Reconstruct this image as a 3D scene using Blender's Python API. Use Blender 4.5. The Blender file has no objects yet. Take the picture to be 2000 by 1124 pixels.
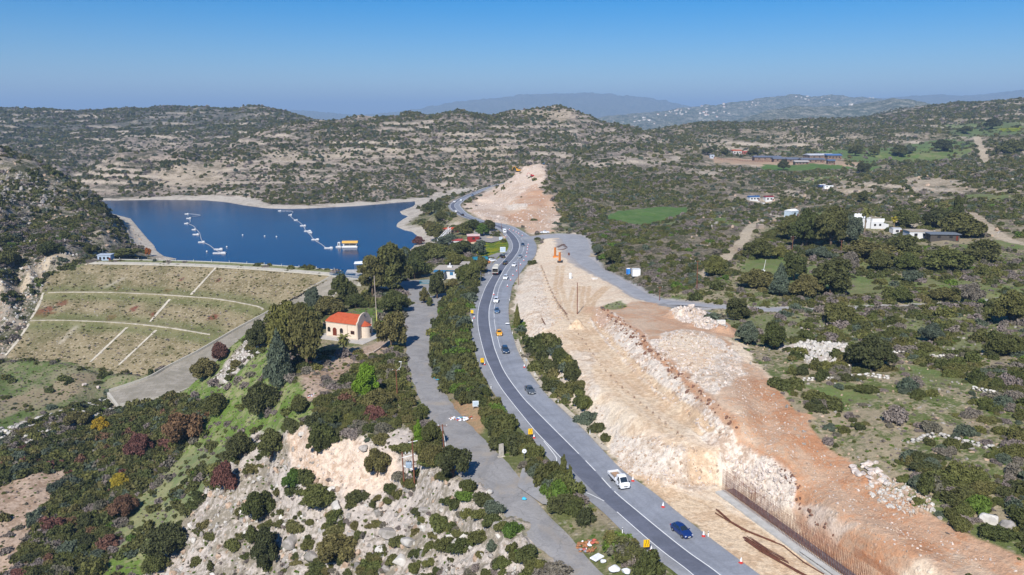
import bpy, bmesh, math, random, time
import numpy as np
from mathutils import Vector, Matrix, Euler
SC = bpy.context.scene
COL = SC.collection
rad = math.radians
random.seed(7)
# ------------------------------------------------------------------ camera, sky, sun, exposure
CAM_H = 66.0; FPX = 1555.0; TILT = math.atan(337/1555.0)
cam_d = bpy.data.cameras.new('camera'); cam = bpy.data.objects.new('camera', cam_d); COL.objects.link(cam)
cam.location = (0, 0, CAM_H); cam.rotation_euler = (math.pi/2 - TILT, 0, 0)
cam_d.sensor_width = 36; cam_d.lens = 36*FPX/2000; cam_d.clip_start = 1; cam_d.clip_end = 60000
SC.camera = cam
SUN_EL = 42; SUN_AZ = 16          # shadows run away from the camera, slightly to the right
W = bpy.data.worlds.new('World'); SC.world = W; W.use_nodes = True
nt = W.node_tree; bg = nt.nodes['Background']
sky = nt.nodes.new('ShaderNodeTexSky'); sky.sky_type = 'NISHITA'; sky.sun_disc = False
sky.sun_elevation = rad(SUN_EL); sky.sun_rotation = rad(180+SUN_AZ); sky.altitude = 300
sky.air_density = 1.0; sky.dust_density = 0.3; sky.ozone_density = 6
hs = nt.nodes.new('ShaderNodeHueSaturation'); hs.inputs['Saturation'].default_value = 1.6; hs.inputs['Value'].default_value = .9
mc = nt.nodes.new('ShaderNodeMix'); mc.data_type = 'RGBA'; mc.blend_type = 'MULTIPLY'; mc.inputs[0].default_value = 1; mc.inputs[7].default_value = (.93,.92,1.04,1)
nt.links.new(sky.outputs[0], hs.inputs['Color']); nt.links.new(hs.outputs[0], mc.inputs[6]); nt.links.new(mc.outputs[2], bg.inputs[0]); bg.inputs[1].default_value = 0.078
sun_d = bpy.data.lights.new('sun', 'SUN'); sun_d.energy = 4.3; sun_d.angle = rad(0.53); sun_d.color = (1, 0.955, 0.89)
sun = bpy.data.objects.new('sun', sun_d); COL.objects.link(sun)
ldir = Vector((math.sin(rad(SUN_AZ))*math.cos(rad(SUN_EL)), math.cos(rad(SUN_AZ))*math.cos(rad(SUN_EL)), -math.sin(rad(SUN_EL))))
sun.rotation_euler = ldir.to_track_quat('-Z', 'Y').to_euler(); sun.location = (0, -50, 150)
vs = SC.view_settings; vs.view_transform = 'Standard'; vs.look = 'None'; vs.gamma = 1; vs.exposure = 0.55
SC.render.engine = 'CYCLES'; SC.cycles.max_bounces = 5; SC.cycles.diffuse_bounces = 2; SC.cycles.glossy_bounces = 2
SC.cycles.transmission_bounces = 2; SC.cycles.transparent_max_bounces = 4; SC.cycles.volume_bounces = 0
SC.cycles.use_denoising = True
# ------------------------------------------------------------------ numpy noise
def _hash(ix, iy, seed):
    h = (ix.astype(np.int64)*374761393 + iy.astype(np.int64)*668265263 + seed*1442695041) & 0xffffffff
    h = ((h ^ (h >> 13))*1274126177) & 0xffffffff
    h = (h ^ (h >> 16)) & 0xffffffff
    return h.astype(np.float64)/4294967295.0
def vnoise(x, y, seed=0):
    ix = np.floor(x); iy = np.floor(y); fx = x-ix; fy = y-iy
    fx = fx*fx*fx*(fx*(fx*6-15)+10); fy = fy*fy*fy*(fy*(fy*6-15)+10)
    a = _hash(ix, iy, seed); b = _hash(ix+1, iy, seed); c = _hash(ix, iy+1, seed); d = _hash(ix+1, iy+1, seed)
    return (a+(b-a)*fx)*(1-fy) + (c+(d-c)*fx)*fy
def fbm(x, y, scale, octs=4, seed=0, gain=.5):
    x = x/scale; y = y/scale; s = 0; a = 1; t = 0
    for o in range(octs):
        s = s + a*vnoise(x*math.cos(o)-y*math.sin(o)+o*17.3, x*math.sin(o)+y*math.cos(o)-o*9.1, seed+o); t += a; a *= gain; x = x*2.03; y = y*2.03
    return s/t          # 0..1, mean .5
def sstep(a, b, x):
    t = np.clip((x-a)/(b-a), 0, 1); return t*t*(3-2*t)
# ------------------------------------------------------------------ pixels of the survey photograph to ground coordinates
SI, CO = math.sin(TILT), math.cos(TILT)
def pz(px, py, z):
    u = (px-1000)/FPX; v = (py-562)/FPX; t = (CAM_H-z)/(SI+v*CO); return (u*t, t*(CO-v*SI), z)
def pY(px, py, Y):
    u = (px-1000)/FPX; v = (py-562)/FPX; t = Y/(CO-v*SI); return (u*t, Y, CAM_H-t*(SI+v*CO))
def pYz(px, Y, z):
    a = math.atan((CAM_H-z)/Y); v = math.tan(a-TILT); t = Y/(CO-v*SI); return ((px-1000)/FPX*t, Y, z)
CP = []
def Z(*pts):
    for p in pts: CP.append(pz(*p))
def D(*pts):
    for p in pts: CP.append(pY(*p))
def H(*pts):
    for p in pts: CP.append(pYz(*p))
def line(fn, pts, step=28):
    for a, b in zip(pts[:-1], pts[1:]):
        n = max(1, int(math.hypot(a[0]-b[0], a[1]-b[1])/(step if a[1] < 850 else 13)))
        for k in range(n): fn(tuple(a[i]+(b[i]-a[i])*k/n for i in range(3)))
    fn(pts[-1])
LAKE_Z = -12.0
# highway cross sections: left x, left y, edge-line x, centre-line x, right x, right y  (all on z = 0)
HW = [(1700,1600,1740,1800,1925,1600),(1395,1200,1431,1491,1590,1200),(1325,1124,1355,1407.6,1486,1124),(1264,1080,1298,1346.5,1426,1080),(1224,1046,1257,1303,1381,1046),(1177,1000,1205,1247,1323,1000),
(1130,960,1160,1200,1274,960),(1094,920,1120,1163,1218,920),(1056,880,1082,1124,1178,880),(1019,840,1044,1084,1140,840),(985,800,1011,1044,1098,800),
(972.5,780,995,1024.5,1076,780),(959,760,980,1008.5,1058.5,760),(948,740,967.6,994,1043,740),(938,720,958,982,1030,720),(931,700,949,973.5,1018.6,700),
(925.5,680,943,966,1009,680),(920,660,938,961,1003,660),(917,640,934,957,997,640),(917,620,933,955,994,620),(919.5,600,935,956,993.5,600),
(924,580,941,961.5,997,580),(933,560,949,967,1001,560),(946,540,961,977,1012,540),(958,520,974,988.5,1026,520),(968,510,983,998.5,1037,510),(979,500,991,1006.5,1045,500),
(990,490,999,1012.5,1048,490),(993.5,480,1001,1014.6,1048,480),(990,470,998,1012,1043,470),(984,460,991.5,1005,1034,460.5),(978,453,984,996.5,1021,452),
(966.8,445.5,0,0,1002,442.5),(952.6,439.5,0,0,979.6,436.8),(936,435.5,0,0,957,433.0),(920,430.0,0,0,941,429.5),(901,423.5,0,0,926,424.0),(889,417,0,0,913,416.5),(879.5,410,0,0,904,408),
(875.5,404,0,0,899.5,400.5),(878,398.4,0,0,904,394.8),(889,391.4,0,0,916,385.8),(911,381,0,0,936,377.2),(932,373,0,0,950,370),(955,364.5,0,0,966,363.2),(985,357.2,0,0,992,356.6),(1010,352,0,0,1015,351.6)]
hwl = [pz(a[0],a[1],0) for a in HW]; hwr = [pz(a[4],a[5],0) for a in HW]
hwe = []; hwc = []
for a, l, r in zip(HW, hwl, hwr):
    w = a[4]-a[0]
    fe, fc = ((a[2]-a[0])/w, (a[3]-a[0])/w) if a[2] else (.16, .50)
    hwe.append(tuple(l[i]+(r[i]-l[i])*fe for i in range(3))); hwc.append(tuple(l[i]+(r[i]-l[i])*fc for i in range(3)))
def smooth_line(pts, n=6):
    P = [Vector(p) for p in pts]; out = []
    for i in range(len(P)-1):
        p0 = P[max(i-1,0)]; p1 = P[i]; p2 = P[i+1]; p3 = P[min(i+2,len(P)-1)]
        for k in range(n):
            t = k/n; out.append(tuple(.5*((2*p1)+(p2-p0)*t+(2*p0-5*p1+4*p2-p3)*t*t+(3*p1-p0-3*p2+p3)*t*t*t)))
    out.append(tuple(P[-1])); return out
hwl, hwr, hwe, hwc = [smooth_line(x) for x in (hwl, hwr, hwe, hwc)]
for a in HW[1:]: Z((a[0]-4, a[1]+.5, -.2), (a[4]+4, a[5], -.1))
# other roads: (px, py, z, half width m)
OLD = [(1260,1210,-2,3.6),(1166,1124,-2,3.8),(1110,1075,-1.8,3.8),(1053,1023,-1.5,3.4),(990,958,-1.2,4.6),(950,918,-1.0,6.0),(925,890,-1.1,5.6),(893,848,-1.4,4.2),(862,800,-1.7,3.4),(838,760,-2,3.2),(822,720,-2.3,3.1),(815,680,-2.6,3.4),(818,650,-2.8,4.2),(822,625,-3,5.5),(828,600,-3,5.5),(850,585,-3.2,4.5),(885,572,-3,3)]
PARK = [(790,640),(800,608),(792,580),(775,565),(740,563),(760,552),(800,548),(838,546),(848,556),(840,575),(850,590),(838,640)]
SIDE = [(1018,466,0.1,4),(1050,464,0.1,5),(1090,461,0.3,6),(1118,463,0.6,7),(1128,480,0.9,6),(1136,500,1.3,4.6),(1158,522,2,3.4),(1190,541,2.8,3.0),(1230,563,4,2.8),(1262,582,5,2.8),(1300,590,5.6,3.0),(1350,594,6.2,2.2),(1420,600,7,1.9),(1500,604,7.4,1.8),(1600,606,7.8,1.8),(1700,603,8.2,2.3),(1800,600,8.6,2.3),(1900,593,9,2.3),(2010,586,9.5,2.3),(2200,575,10,2.3)]
SPUR = [(1290,594,5.6,3),(1350,607,5.8,3),(1400,618,6.2,3),(1430,626,6.4,2.5)]
TRACKS = [[(1368,548,6,2.2),(1400,525,6.5,2.2),(1430,500,7,2.2),(1448,480,7.5,2.2),(1462,455,8.3,2.2),(1476,430,9,2),(1500,424,9.5,2.5),(1532,412,10,2.5)],
          [(1110,470,1,2),(1128,485,1.5,2),(1170,500,2.5,2),(1190,505,3,2)],
          [(1895,405,17,3),(1915,418,17,3),(1935,432,17,3),(1965,448,17,3),(2010,458,17,3)],
          [(1905,288,24,4),(1915,296,24,4),(1925,306,24,4),(1918,312,24,4)]]
def road_pts(lst, n=5):
    return smooth_line([pz(a[0],a[1],a[2]) for a in lst], n), np.interp(np.arange((len(lst)-1)*n+1)/n, range(len(lst)), [a[3] for a in lst])
# ---- ground survey: heights
# left valley and spur
line(Z, [(215,775,-31),(110,815,-32.5),(0,850,-33.5),(-150,900,-34)]); line(Z, [(235,805,-33),(120,850,-34.5),(0,890,-35.5),(-150,940,-36)])
Z((0,720,-30.5),(0,780,-32),(100,760,-31),(-150,700,-30),(-300,800,-32),(200,740,-31),(150,1124,-42),(0,1000,-39),(0,1124,-43),(-200,1100,-42),(60,1060,-41),(-200,1000,-38),(60,940,-37),(180,880,-36.5),(150,960,-38.5))
line(Z, [(240,815,-32),(300,790,-29),(360,760,-26),(420,722,-21),(470,680,-15),(520,640,-9),(590,615,-6)])
line(Z, [(300,850,-31),(380,800,-25),(450,740,-17),(490,700,-11)])
line(Z, [(200,1010,-40),(240,940,-36),(330,860,-29.5),(400,810,-24)])
line(Z, [(250,1060,-40),(300,980,-36),(380,900,-28),(450,820,-20),(500,750,-12)])
line(Z, [(420,960,-26),(470,900,-20),(510,850,-15),(540,790,-10)]); Z((560,740,-5),(520,720,-7.5),(600,700,-4),(560,680,-5))
Z((300,1124,-41),(380,1050,-33),(380,1124,-37),(450,1124,-33),(450,1020,-27.5),(520,980,-21.5),(520,1060,-26),(520,1124,-30))
line(Z, [(560,845,-8.0),(600,850,-6.0),(640,845,-5),(680,850,-4.5),(760,880,-4)]); line(Z, [(560,890,-12.5),(600,920,-12.8),(640,940,-12.8),(700,950,-11.5),(760,940,-9.2)])
Z((600,980,-16),(700,1000,-13.8),(800,980,-9.5),(600,1060,-21.5),(700,1070,-17),(600,1124,-24.5),(700,1124,-20),(800,1060,-12),(800,1124,-14.5),(900,1000,-5),(880,960,-4),(900,1060,-7),(900,1124,-9.5),(980,1060,-3.4),(980,1124,-5.5),(1050,1110,-3),(940,980,-2.4))
Z((600,800,-4.5),(700,800,-3.5),(650,740,-3.8),(760,800,-3),(800,880,-2.5),(860,900,-1.8),(740,740,-3),(600,740,-4),(700,700,-3.2),(760,680,-2.8),(680,680,-3.1),(640,690,-3.4),(700,650,-3.1),(760,620,-3.5),(740,590,-4),(680,600,-5.5),(640,600,-6.5))
Z((600,1500,-20),(1000,1500,-6),(200,1500,-36),(1000,1200,-7))
Z((900,780,-.9),(880,700,-1),(890,640,-1.2),(900,820,-.8),(1000,860,-.5),(1050,900,-.4),(870,600,-2),(1000,900,-.7),(1130,1020,-.8))
# dam surroundings
line(H, [(178,384,-3.5),(400,381,-4),(655,351,-4)]); Z((100,515,-2),(0,540,-4.5),(60,528,-3.5)); Z((85,573,-13),(57,628,-20),(10,697,-28),(40,560,-11),(0,620,-19))
Z((-150,560,-8),(-150,640,-20),(-300,600,-12))
Z((700,575,-13),(700,545,-9),(720,540,-4.5),(740,552,-4),(780,540,-4.5),(800,530,-5.5),(720,522,-10.5),(760,515,-10),(690,528,-12),(850,520,-3),(880,500,-3),(830,500,-6),(940,540,-1),(900,520,-1.8),(880,545,-2.3))
# right lake bank
Z((790,497,-11.5),(815,478,-11.5),(826,463,-11),(845,440,-6),(860,480,-5),(900,460,-2.5),(940,450,-.5),(950,480,-.6),(900,440,-2.5),(840,420,-7),(805,452,-11.8),(776,440,-11.8),(800,430,-10.5),(850,400,-6),(820,405,-10.5),(870,385,-6),(920,372,-3),(970,470,-.3),(940,510,-.8))
H((870,800,-10),(940,820,-7),(800,800,-11.5),(1100,900,-6))
# left near hill
H((0,570,42),(60,585,35),(120,570,24),(180,560,13),(250,540,0),(300,505,-9.5),(-150,580,52),(-300,560,58),(0,660,30),(100,650,12),(200,640,-10),(-150,680,40),(-300,700,50))
D((0,360,520),(60,400,490),(120,400,500),(180,430,475),(240,460,465),(280,490,450)); Z((0,480,4),(60,490,.5),(120,480,3),(200,490,-1),(250,500,-3),(320,507,-7),(0,430,13),(200,450,6)); 
H((250,650,-14),(180,720,-14),(100,730,-8),(0,760,10),(-200,800,25))
# far shore and hills behind the lake
line(Z, [(190,384,-11.2),(300,381,-11),(380,380,-11),(460,388,-11),(520,394,-11),(600,398,-11),(700,394,-11),(800,384,-10.5),(880,372,-9),(960,362,-6)])
line(Z, [(200,376,-9),(300,373,-9),(400,373,-9),(480,380,-9),(560,387,-9),(650,387,-9),(740,381,-8.5),(840,369,-7),(940,358,-4)])
D((300,340,860),(400,350,850),(500,360,830),(600,370,800),(700,370,790),(800,360,810),(900,345,860),(980,338,880),
  (240,295,930),(300,290,950),(360,292,950),(420,330,890),(450,300,960),(500,300,960),(560,285,1000),(620,300,960),(700,310,930),(800,310,930),(900,300,950),(1000,310,960),
  (150,345,930),(110,322,960),(60,330,980),(200,310,940),
  (480,270,1060),(560,255,1130),(620,262,1100),(700,265,1090),(800,262,1090),(900,260,1100),(1000,262,1110),(1060,270,1100),(1120,285,1080),
  (570,243,1220),(620,236,1260),(700,228,1290),(800,222,1310),(900,217,1330),(1000,215,1340),(1040,213,1340),(1060,208,1340),(1090,200,1330),(1120,208,1330),(1150,220,1320),(1200,238,1300),(1250,250,1250),(1170,260,1200),(1230,275,1080),(1090,235,1240),(1000,235,1220),(1150,300,1000),(1200,290,1020))
H((620,1500,20),(800,1550,20),(1000,1600,20),(1150,1600,10),(420,1080,10),(300,1080,-2),(180,1100,-5),(240,1150,0),(1260,1700,0),(1090,1550,25))
D((-100,300,1300),(50,300,1250),(150,290,1250),(250,280,1250),(350,275,1280),(450,262,1350),(520,245,1450),(100,262,1450),(250,255,1500),(350,245,1550),(450,235,1600),(540,238,1550),(0,250,1500),
  (-150,218,1800),(0,216,1780),(100,212,1780),(250,211,1790),(330,209,1800),(400,206.5,1800),(490,204,1800),(530,210,1780),(560,220,1740),(600,238,1650),(640,246,1600),(200,235,1600),(340,228,1680))
H((-200,2500,30),(200,2500,20),(500,2500,10),(800,2500,0),(1200,2600,-10),(700,2000,5))
# highway cutting hill and scrubland to the right
line(Z, [(985,438,1),(945,424,1),(928,412,1),(920,398,.6),(945,380,.5),(972,367,.3)])
D((940,400,620),(960,385,650),(975,365,690),(990,350,710),(1010,336,720),(1030,326,715),(1050,322,705),(1060,328,690),(980,400,600),(1000,380,625),(1030,350,670),(1040,380,610),(1020,410,560),(1060,400,580),(1060,430,520),(1000,425,545),(1100,410,570),(1100,330,730),(1130,303,900),(1090,340,700))
H((1000,900,2),(1060,900,10),(1100,950,12))
Z((1080,450,1.2),(1050,450,.8),(1130,440,2.5),(1110,455,.8))
D((1200,430,520),(1250,410,570),(1330,412,575),(1280,438,510),(1190,405,570),(1200,350,740),(1300,350,720),(1200,300,950),(1300,310,880),(1180,380,620),(1300,380,640))
Z((1180,470,3),(1200,510,3.5),(1250,480,5),(1300,540,6.5),(1300,450,8),(1280,560,6),(1240,530,4.5),(1350,480,8),(1400,440,10),(1350,570,6.8),(1500,500,8.5),(1450,545,7.5),(1600,520,9),(1500,460,9.5),(1550,580,8.2),(1700,560,9),(1800,540,10),(1900,560,10),(2000,540,11),(2200,560,12),(1700,480,11),(1850,470,13),(1600,440,12),(1660,445,13),(1700,430,14))
D((1400,400,600),(1500,400,590),(1600,400,560),(1560,370,650),(1480,350,730),(1400,330,800),(1650,360,640),(1700,345,680),(1800,350,620),(1900,360,560),(1780,370,560),(2000,360,520),(2000,420,420),(1900,420,430),(1800,410,470),(1700,390,550),(2200,380,480),
  (1400,318,900),(1500,312,920),(1600,314,900),(1650,318,870),(1450,300,1000),(1550,300,1000),(1700,300,980),(1800,295,1000),(1680,325,840),(1800,320,830),(1900,300,900),(2000,300,830),(2200,300,800),
  (1260,262,1250),(1300,250,1400),(1350,244,1450),(1400,240,1500),(1500,236,1560),(1600,236,1560),(1700,236,1560),(1780,232,1560),(1300,275,1180),(1400,270,1200),(1500,268,1220),(1600,268,1220),(1700,270,1180),(1800,262,1200),(1900,262,1150),(2000,262,1100),
  (1800,215,1750),(1860,206,1800),(1930,200,1800),(2000,196,1800),(2200,190,1800),(1900,235,1350),(2000,232,1300),(2200,235,1250))
H((1350,1900,30),(1600,2000,30),(1900,2400,60),(2200,2400,70))
# works area: floor, benches, cliffs
Z((1060,470,.4),(1080,500,1),(1040,540,1.5),(1100,540,2),(1160,545,2.5),(1020,600,2.2),(1100,600,3.3),(1150,590,3.5),(1060,640,3),(1030,650,1.0),(1120,660,4.1),(1080,700,3.2),(1180,720,4.4),(1230,790,5.0),(1200,825,4.0),(1300,845,5.5),(1150,770,3.4),(1020,560,.8),(1010,600,.6),(1100,730,2.8),(1040,500,.2))
line(Z, [(1040,680,.6),(1075,725,.8),(1115,765,.9),(1145,800,1),(1165,840,1),(1185,868,.8)]); line(Z, [(1115,700,3.2),(1155,755,3.4),(1190,810,3.6)])
line(Z, [(1165,630,3.8),(1195,680,4.3),(1250,740,4.8),(1310,798,5.2),(1370,852,5.5),(1408,888,5.2)])
line(Z, [(1175,603,5.8),(1225,650,7.4),(1290,705,8.8),(1345,750,9.4),(1400,800,9.6),(1432,845,8.2)])
line(Z, [(1200,852,3.6),(1250,855,4.9),(1310,865,5.6),(1350,872,5.6),(1395,885,5.2),(1406,893,5.0)])
line(Z, [(1205,893,1.0),(1240,925,1.0),(1290,950,1.0),(1350,955,.9),(1400,955,.7)])
line(Z, [(1410,938,.2),(1440,945,.2),(1500,985,.1),(1560,1030,0),(1640,1090,0),(1720,1150,0),(1900,1280,0)])
line(Z, [(1445,885,5.2),(1500,905,5.5),(1545,935,5.2),(1567,980,3.1),(1622,1028,3.4),(1690,1065,4.2),(1770,1112,4.4),(1960,1240,4.4)]); line(Z, [(1600,945,5.2),(1700,1008,5.4),(1800,1062,5.8),(1900,1125,6.0),(2020,1210,6.2)]); line(Z, [(1640,900,6.6),(1740,960,6.7),(1840,1010,6.9),(1940,1070,7.0),(2060,1140,7.2)])
Z((1290,985,.6),(1400,1030,.3),(1500,1100,.2),(1560,1124,.1),(1460,1060,.2),(1380,990,.5),(1620,1170,0))
Z((1220,605,6),(1270,615,7),(1300,640,8),(1350,660,9.6),(1400,650,9.2),(1420,690,9.8),(1380,720,10.2),(1340,690,9.8),(1440,730,9.4),(1350,625,8),(1460,670,8.8),(1480,720,9),(1480,800,8.4),(1500,850,7.2),(1560,900,6.2),(1450,640,7.8),(1520,640,8.2))
Z((1560,680,9.5),(1600,640,9),(1700,650,9.6),(1800,640,10),(1900,640,10.5),(2000,640,11),(1600,740,9.8),(1700,740,10.6),(1800,740,11.2),(1900,740,11.8),(2000,760,12.5),(1600,820,8.6),(1700,830,9.4),(1800,840,10),(1900,850,10.6),(2000,880,10.8),(1700,905,7.7),(1800,940,8.4),(1900,960,8.8),(2000,1000,8.6),(1950,1030,7.7),(1600,865,7.3),(2200,800,15),(2200,1000,14),(2200,1300,12),(2000,1400,11),(1800,1400,7),(1400,1400,0),(1600,1500,0),(2300,600,13))
# very far ground
for x in range(-400, 2500, 200): H((x, 3600, -5), (x, 7800, -20), (x, 30000, -60), (x, 16500, 20))
D((1200,232,4200),(1250,224,4600),(1300,222,4800),(1340,212,5000),(1400,208,5200),(1450,200,5400),(1500,190,5600),(1550,184,5700),(1600,188,5600),(1640,184,5700),(1700,188,5500),(1760,196,5200),(1800,205,5000),(1250,240,3900),(1350,232,4200),(1450,225,4500),(1560,215,4900),(1650,212,5000),(1560,202,5300),(1400,220,4700),
  (1480,222,2900),(1560,208,3000),(1620,212,3000),(1680,205,3000),(1740,196,3000),(1780,200,2900),(1500,234,2500),(1600,232,2500),(1700,226,2600),(1860,215,2700),
  (780,224,11000),(840,212,11000),(900,204,11200),(960,194,11500),(1020,187,11800),(1080,183.5,12000),(1150,183,12000),(1200,184.5,12000),(1250,190,12000),(1300,197,11500),(1340,210,11000),(1420,222,10500),(1700,195,10500),
  (560,219,12500),(600,219,12500),(640,224,12500),(680,228,12500),(1780,190,11500),(1830,186,12000),(1900,190,12000),(1950,183,12000),(2000,180,12000),(2200,184,12000),(1500,210,11000),(1600,205,11000))
for x in (500,600,700,760,900,1000,1100,1200,1300): H((x, 9300, -10))
CPn = np.array(CP)
def warp(x, y): return 1555*x/y, 420*np.log(y)
def build_rbf():
    s, r = warp(CPn[:,0], CPn[:,1]); key = np.stack([np.round(s), np.round(r)], 1)
    _, idx = np.unique(key, axis=0, return_index=True)
    s = s[idx]; r = r[idx]; z = CPn[idx,2]; sc = CPn[idx,1]
    zz = z/np.sqrt(sc)          # even out near and far amplitudes
    n = len(s); A = np.sqrt((s[:,None]-s[None])**2+(r[:,None]-r[None])**2)
    A = -A
    A[np.arange(n), np.arange(n)] -= 1.5      # slight smoothing
    P = np.stack([np.ones(n), s/1000, r/1000], 1)
    M = np.block([[A, P],[P.T, np.zeros((3,3))]])
    w = np.linalg.solve(M, np.concatenate([zz, np.zeros(3)]))
    return s, r, w
RS, RR, RW = build_rbf()
# terrain grid
RATMAX = 1.0
gu = np.concatenate([np.linspace(-RATMAX, -.70, 40, endpoint=False), np.arange(-.70, .70, .00125), np.linspace(.70, RATMAX, 41)])
gl = np.concatenate([np.arange(math.log(52), math.log(1500), .0026), np.arange(math.log(1500), math.log(7000), .005), np.linspace(math.log(7000), math.log(34000), 130)])
NU, NL = len(gu), len(gl)
def rbf_grid():
    su = np.linspace(-RATMAX, RATMAX, 1000)*1555; sl = np.concatenate([np.linspace(math.log(50), math.log(1500), 560), np.linspace(math.log(1500), math.log(35000), 200)[1:]])
    rl = sl*420; out = np.zeros((len(sl), len(su)), np.float32)
    RSf, RRf, RWf = RS.astype(np.float32), RR.astype(np.float32), RW[:-3].astype(np.float32)
    suf = su.astype(np.float32)
    for i in range(len(sl)):
        d = np.sqrt((suf[:,None]-RSf[None])**2 + (np.float32(rl[i])-RRf)[None]**2)
        out[i] = -(d@RWf) + RW[-3] + RW[-2]*su/1000 + RW[-1]*rl[i]/1000
    return su, sl, out
_su, _sl, _rz = rbf_grid()
for _k in range(4):
    _rz[1:-1,1:-1] = (_rz[1:-1,1:-1]*2+_rz[:-2,1:-1]+_rz[2:,1:-1]+_rz[1:-1,:-2]+_rz[1:-1,2:])/6
_nr = np.nonzero(_sl < math.log(165))[0]
for _k in range(7): _rz[_nr[0]:_nr[-1], 2:-2] = (_rz[_nr[0]:_nr[-1], 2:-2]*2+_rz[_nr[0]:_nr[-1], 1:-3]+_rz[_nr[0]:_nr[-1], 3:-1]+_rz[_nr[0]:_nr[-1], :-4]*.5+_rz[_nr[0]:_nr[-1], 4:]*.5)/5
def bil(A, xs, ys, x, y):
    ix = np.clip(np.searchsorted(xs, x)-1, 0, len(xs)-2); iy = np.clip(np.searchsorted(ys, y)-1, 0, len(ys)-2)
    fx = np.clip((x-xs[ix])/(xs[ix+1]-xs[ix]), 0, 1); fy = np.clip((y-ys[iy])/(ys[iy+1]-ys[iy]), 0, 1)
    return (A[iy,ix]*(1-fx)+A[iy,ix+1]*fx)*(1-fy) + (A[iy+1,ix]*(1-fx)+A[iy+1,ix+1]*fx)*fy
U, L = np.meshgrid(gu, gl); GY = np.exp(L); GX = U*GY
GX = GX.ravel(); GY = GY.ravel(); U = U.ravel(); L = L.ravel()
GZ = bil(_rz, _su, _sl, U*1555, L)*np.sqrt(GY)
class HField:
    def __init__(s, z): s.z = z.reshape(NL, NU)
    def __call__(s, x, y):
        x = np.asarray(x, float); y = np.maximum(np.asarray(y, float), 52.01); return bil(s.z, gu, gl, x/y, np.log(y))
HF = HField(GZ)
_ts = np.exp(np.linspace(math.log(60), math.log(28000), 5200))
def P(px, py, above=0.0, first=True):
    """ground point seen at a surveyed pixel"""
    u = (px-1000)/FPX; v = (py-562)/FPX
    x = u*_ts; y = (CO-v*SI)*_ts; z = CAM_H-(SI+v*CO)*_ts
    d = z - HF(x, y) - above; k = np.nonzero(d < 0)[0]
    k = k[0] if len(k) else len(_ts)-1
    if k == 0: t = _ts[0]
    else:
        a, b = d[k-1], d[k]; t = _ts[k-1]+(_ts[k]-_ts[k-1])*(a/(a-b) if a > b else 0)
    return Vector((u*t, (CO-v*SI)*t, CAM_H-(SI+v*CO)*t))
def inside(x, y, poly):
    r = np.zeros(x.shape, bool); n = len(poly)
    for i in range(n):
        x1, y1 = poly[i][:2]; x2, y2 = poly[(i+1)%n][:2]
        if y1 == y2: continue
        c = ((y1 > y) != (y2 > y)) & (x < (x2-x1)*(y-y1)/(y2-y1)+x1); r ^= c
    return r
def dist_line(x, y, pts, closed=False, vals=None):
    best = np.full(x.shape, 1e9); val = np.zeros(x.shape)
    pr = list(zip(range(len(pts)), list(range(1, len(pts)))+([0] if closed else [])))
    for i, j in pr:
        ax, ay = pts[i][:2]; bx, by = pts[j][:2]; dx, dy = bx-ax, by-ay; l2 = dx*dx+dy*dy+1e-9
        t = np.clip(((x-ax)*dx+(y-ay)*dy)/l2, 0, 1); d = np.hypot(x-ax-t*dx, y-ay-t*dy)
        m = d < best; best[m] = d[m]
        if vals is not None: val[m] = (vals[i]+(vals[j]-vals[i])*t)[m]
    return best, val
def bbox_sel(pts, pad):
    xs = [p[0] for p in pts]; ys = [p[1] for p in pts]
    return np.nonzero((GX > min(xs)-pad) & (GX < max(xs)+pad) & (GY > min(ys)-pad) & (GY < max(ys)+pad))[0]
# ------------------------------------------------------------------ terrain shaping
def K(r, g, b, k=.72):
    f = lambda c: ((c/255+.055)/1.055)**2.4 if c > 10 else c/255/12.92
    return (f(r)*k, f(g)*k, f(b)*k)
def poly(pts, z=None, ):      # pixel outline to ground outline
    return [tuple(P(*p[:2])) if len(p) == 2 else tuple(pz(*p)) for p in pts]
lake_poly = [pz(x,y,LAKE_Z)[:2] for x, y in [(345,506),(320,501),(306,491),(300,479),(288,467)]] + [pYz(x,Y,LAKE_Z)[:2] for x,Y in [(255,610),(190,670),(150,720)]] + \
 [pz(x,y,LAKE_Z)[:2] for x, y in [(190,391.5),(215,392),(300,390.5),(400,391.5),(440,395),(480,402),(520,407),(560,408.5),(600,407.5),(650,405),(700,402.5),(760,397.5),(811,393.5),(811,400),(806,404),(781,413.6),(785,419),(797,423),(784,431),(776,437),(775,443.6),(790,450),(805,453),(819,464),(815,474),(806,484),(796,492),(782,499),(762,505),(745,511)]] + \
 [pYz(x,Y,LAKE_Z)[:2] for x,Y in [(720,384),(655,372),(560,380),(400,403),(250,410)]]
# relief noise (world space), stronger on wild rocky ground
dist = np.hypot(GX, GY)
amp = np.interp(dist, [100, 400, 900, 2000, 6000, 16000], [.5, 1.1, 4, 12, 40, 110])
n1 = fbm(GX, GY, 60, 5, 3)-.5; n2 = fbm(GX, GY, 14, 4, 9)-.5
ridged = 1-np.abs(fbm(GX, GY, 260, 5, 21)*2-1)
wild = np.ones(len(GX))
dz = n1*np.interp(dist,[100,500,1000,1900,2500,8000],[.8,2.2,5,7,14,30]) + n2*np.interp(dist,[100,400,1500],[1.0,1.6,2.2]) + (ridged-.75)*np.interp(dist,[500,900,1500,2600,4000,12000],[0,9,16,20,50,60])
dz += (fbm(GX, GY, 900, 5, 33)-.5)*np.interp(dist,[2500,6000,14000],[0,60,110])
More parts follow.
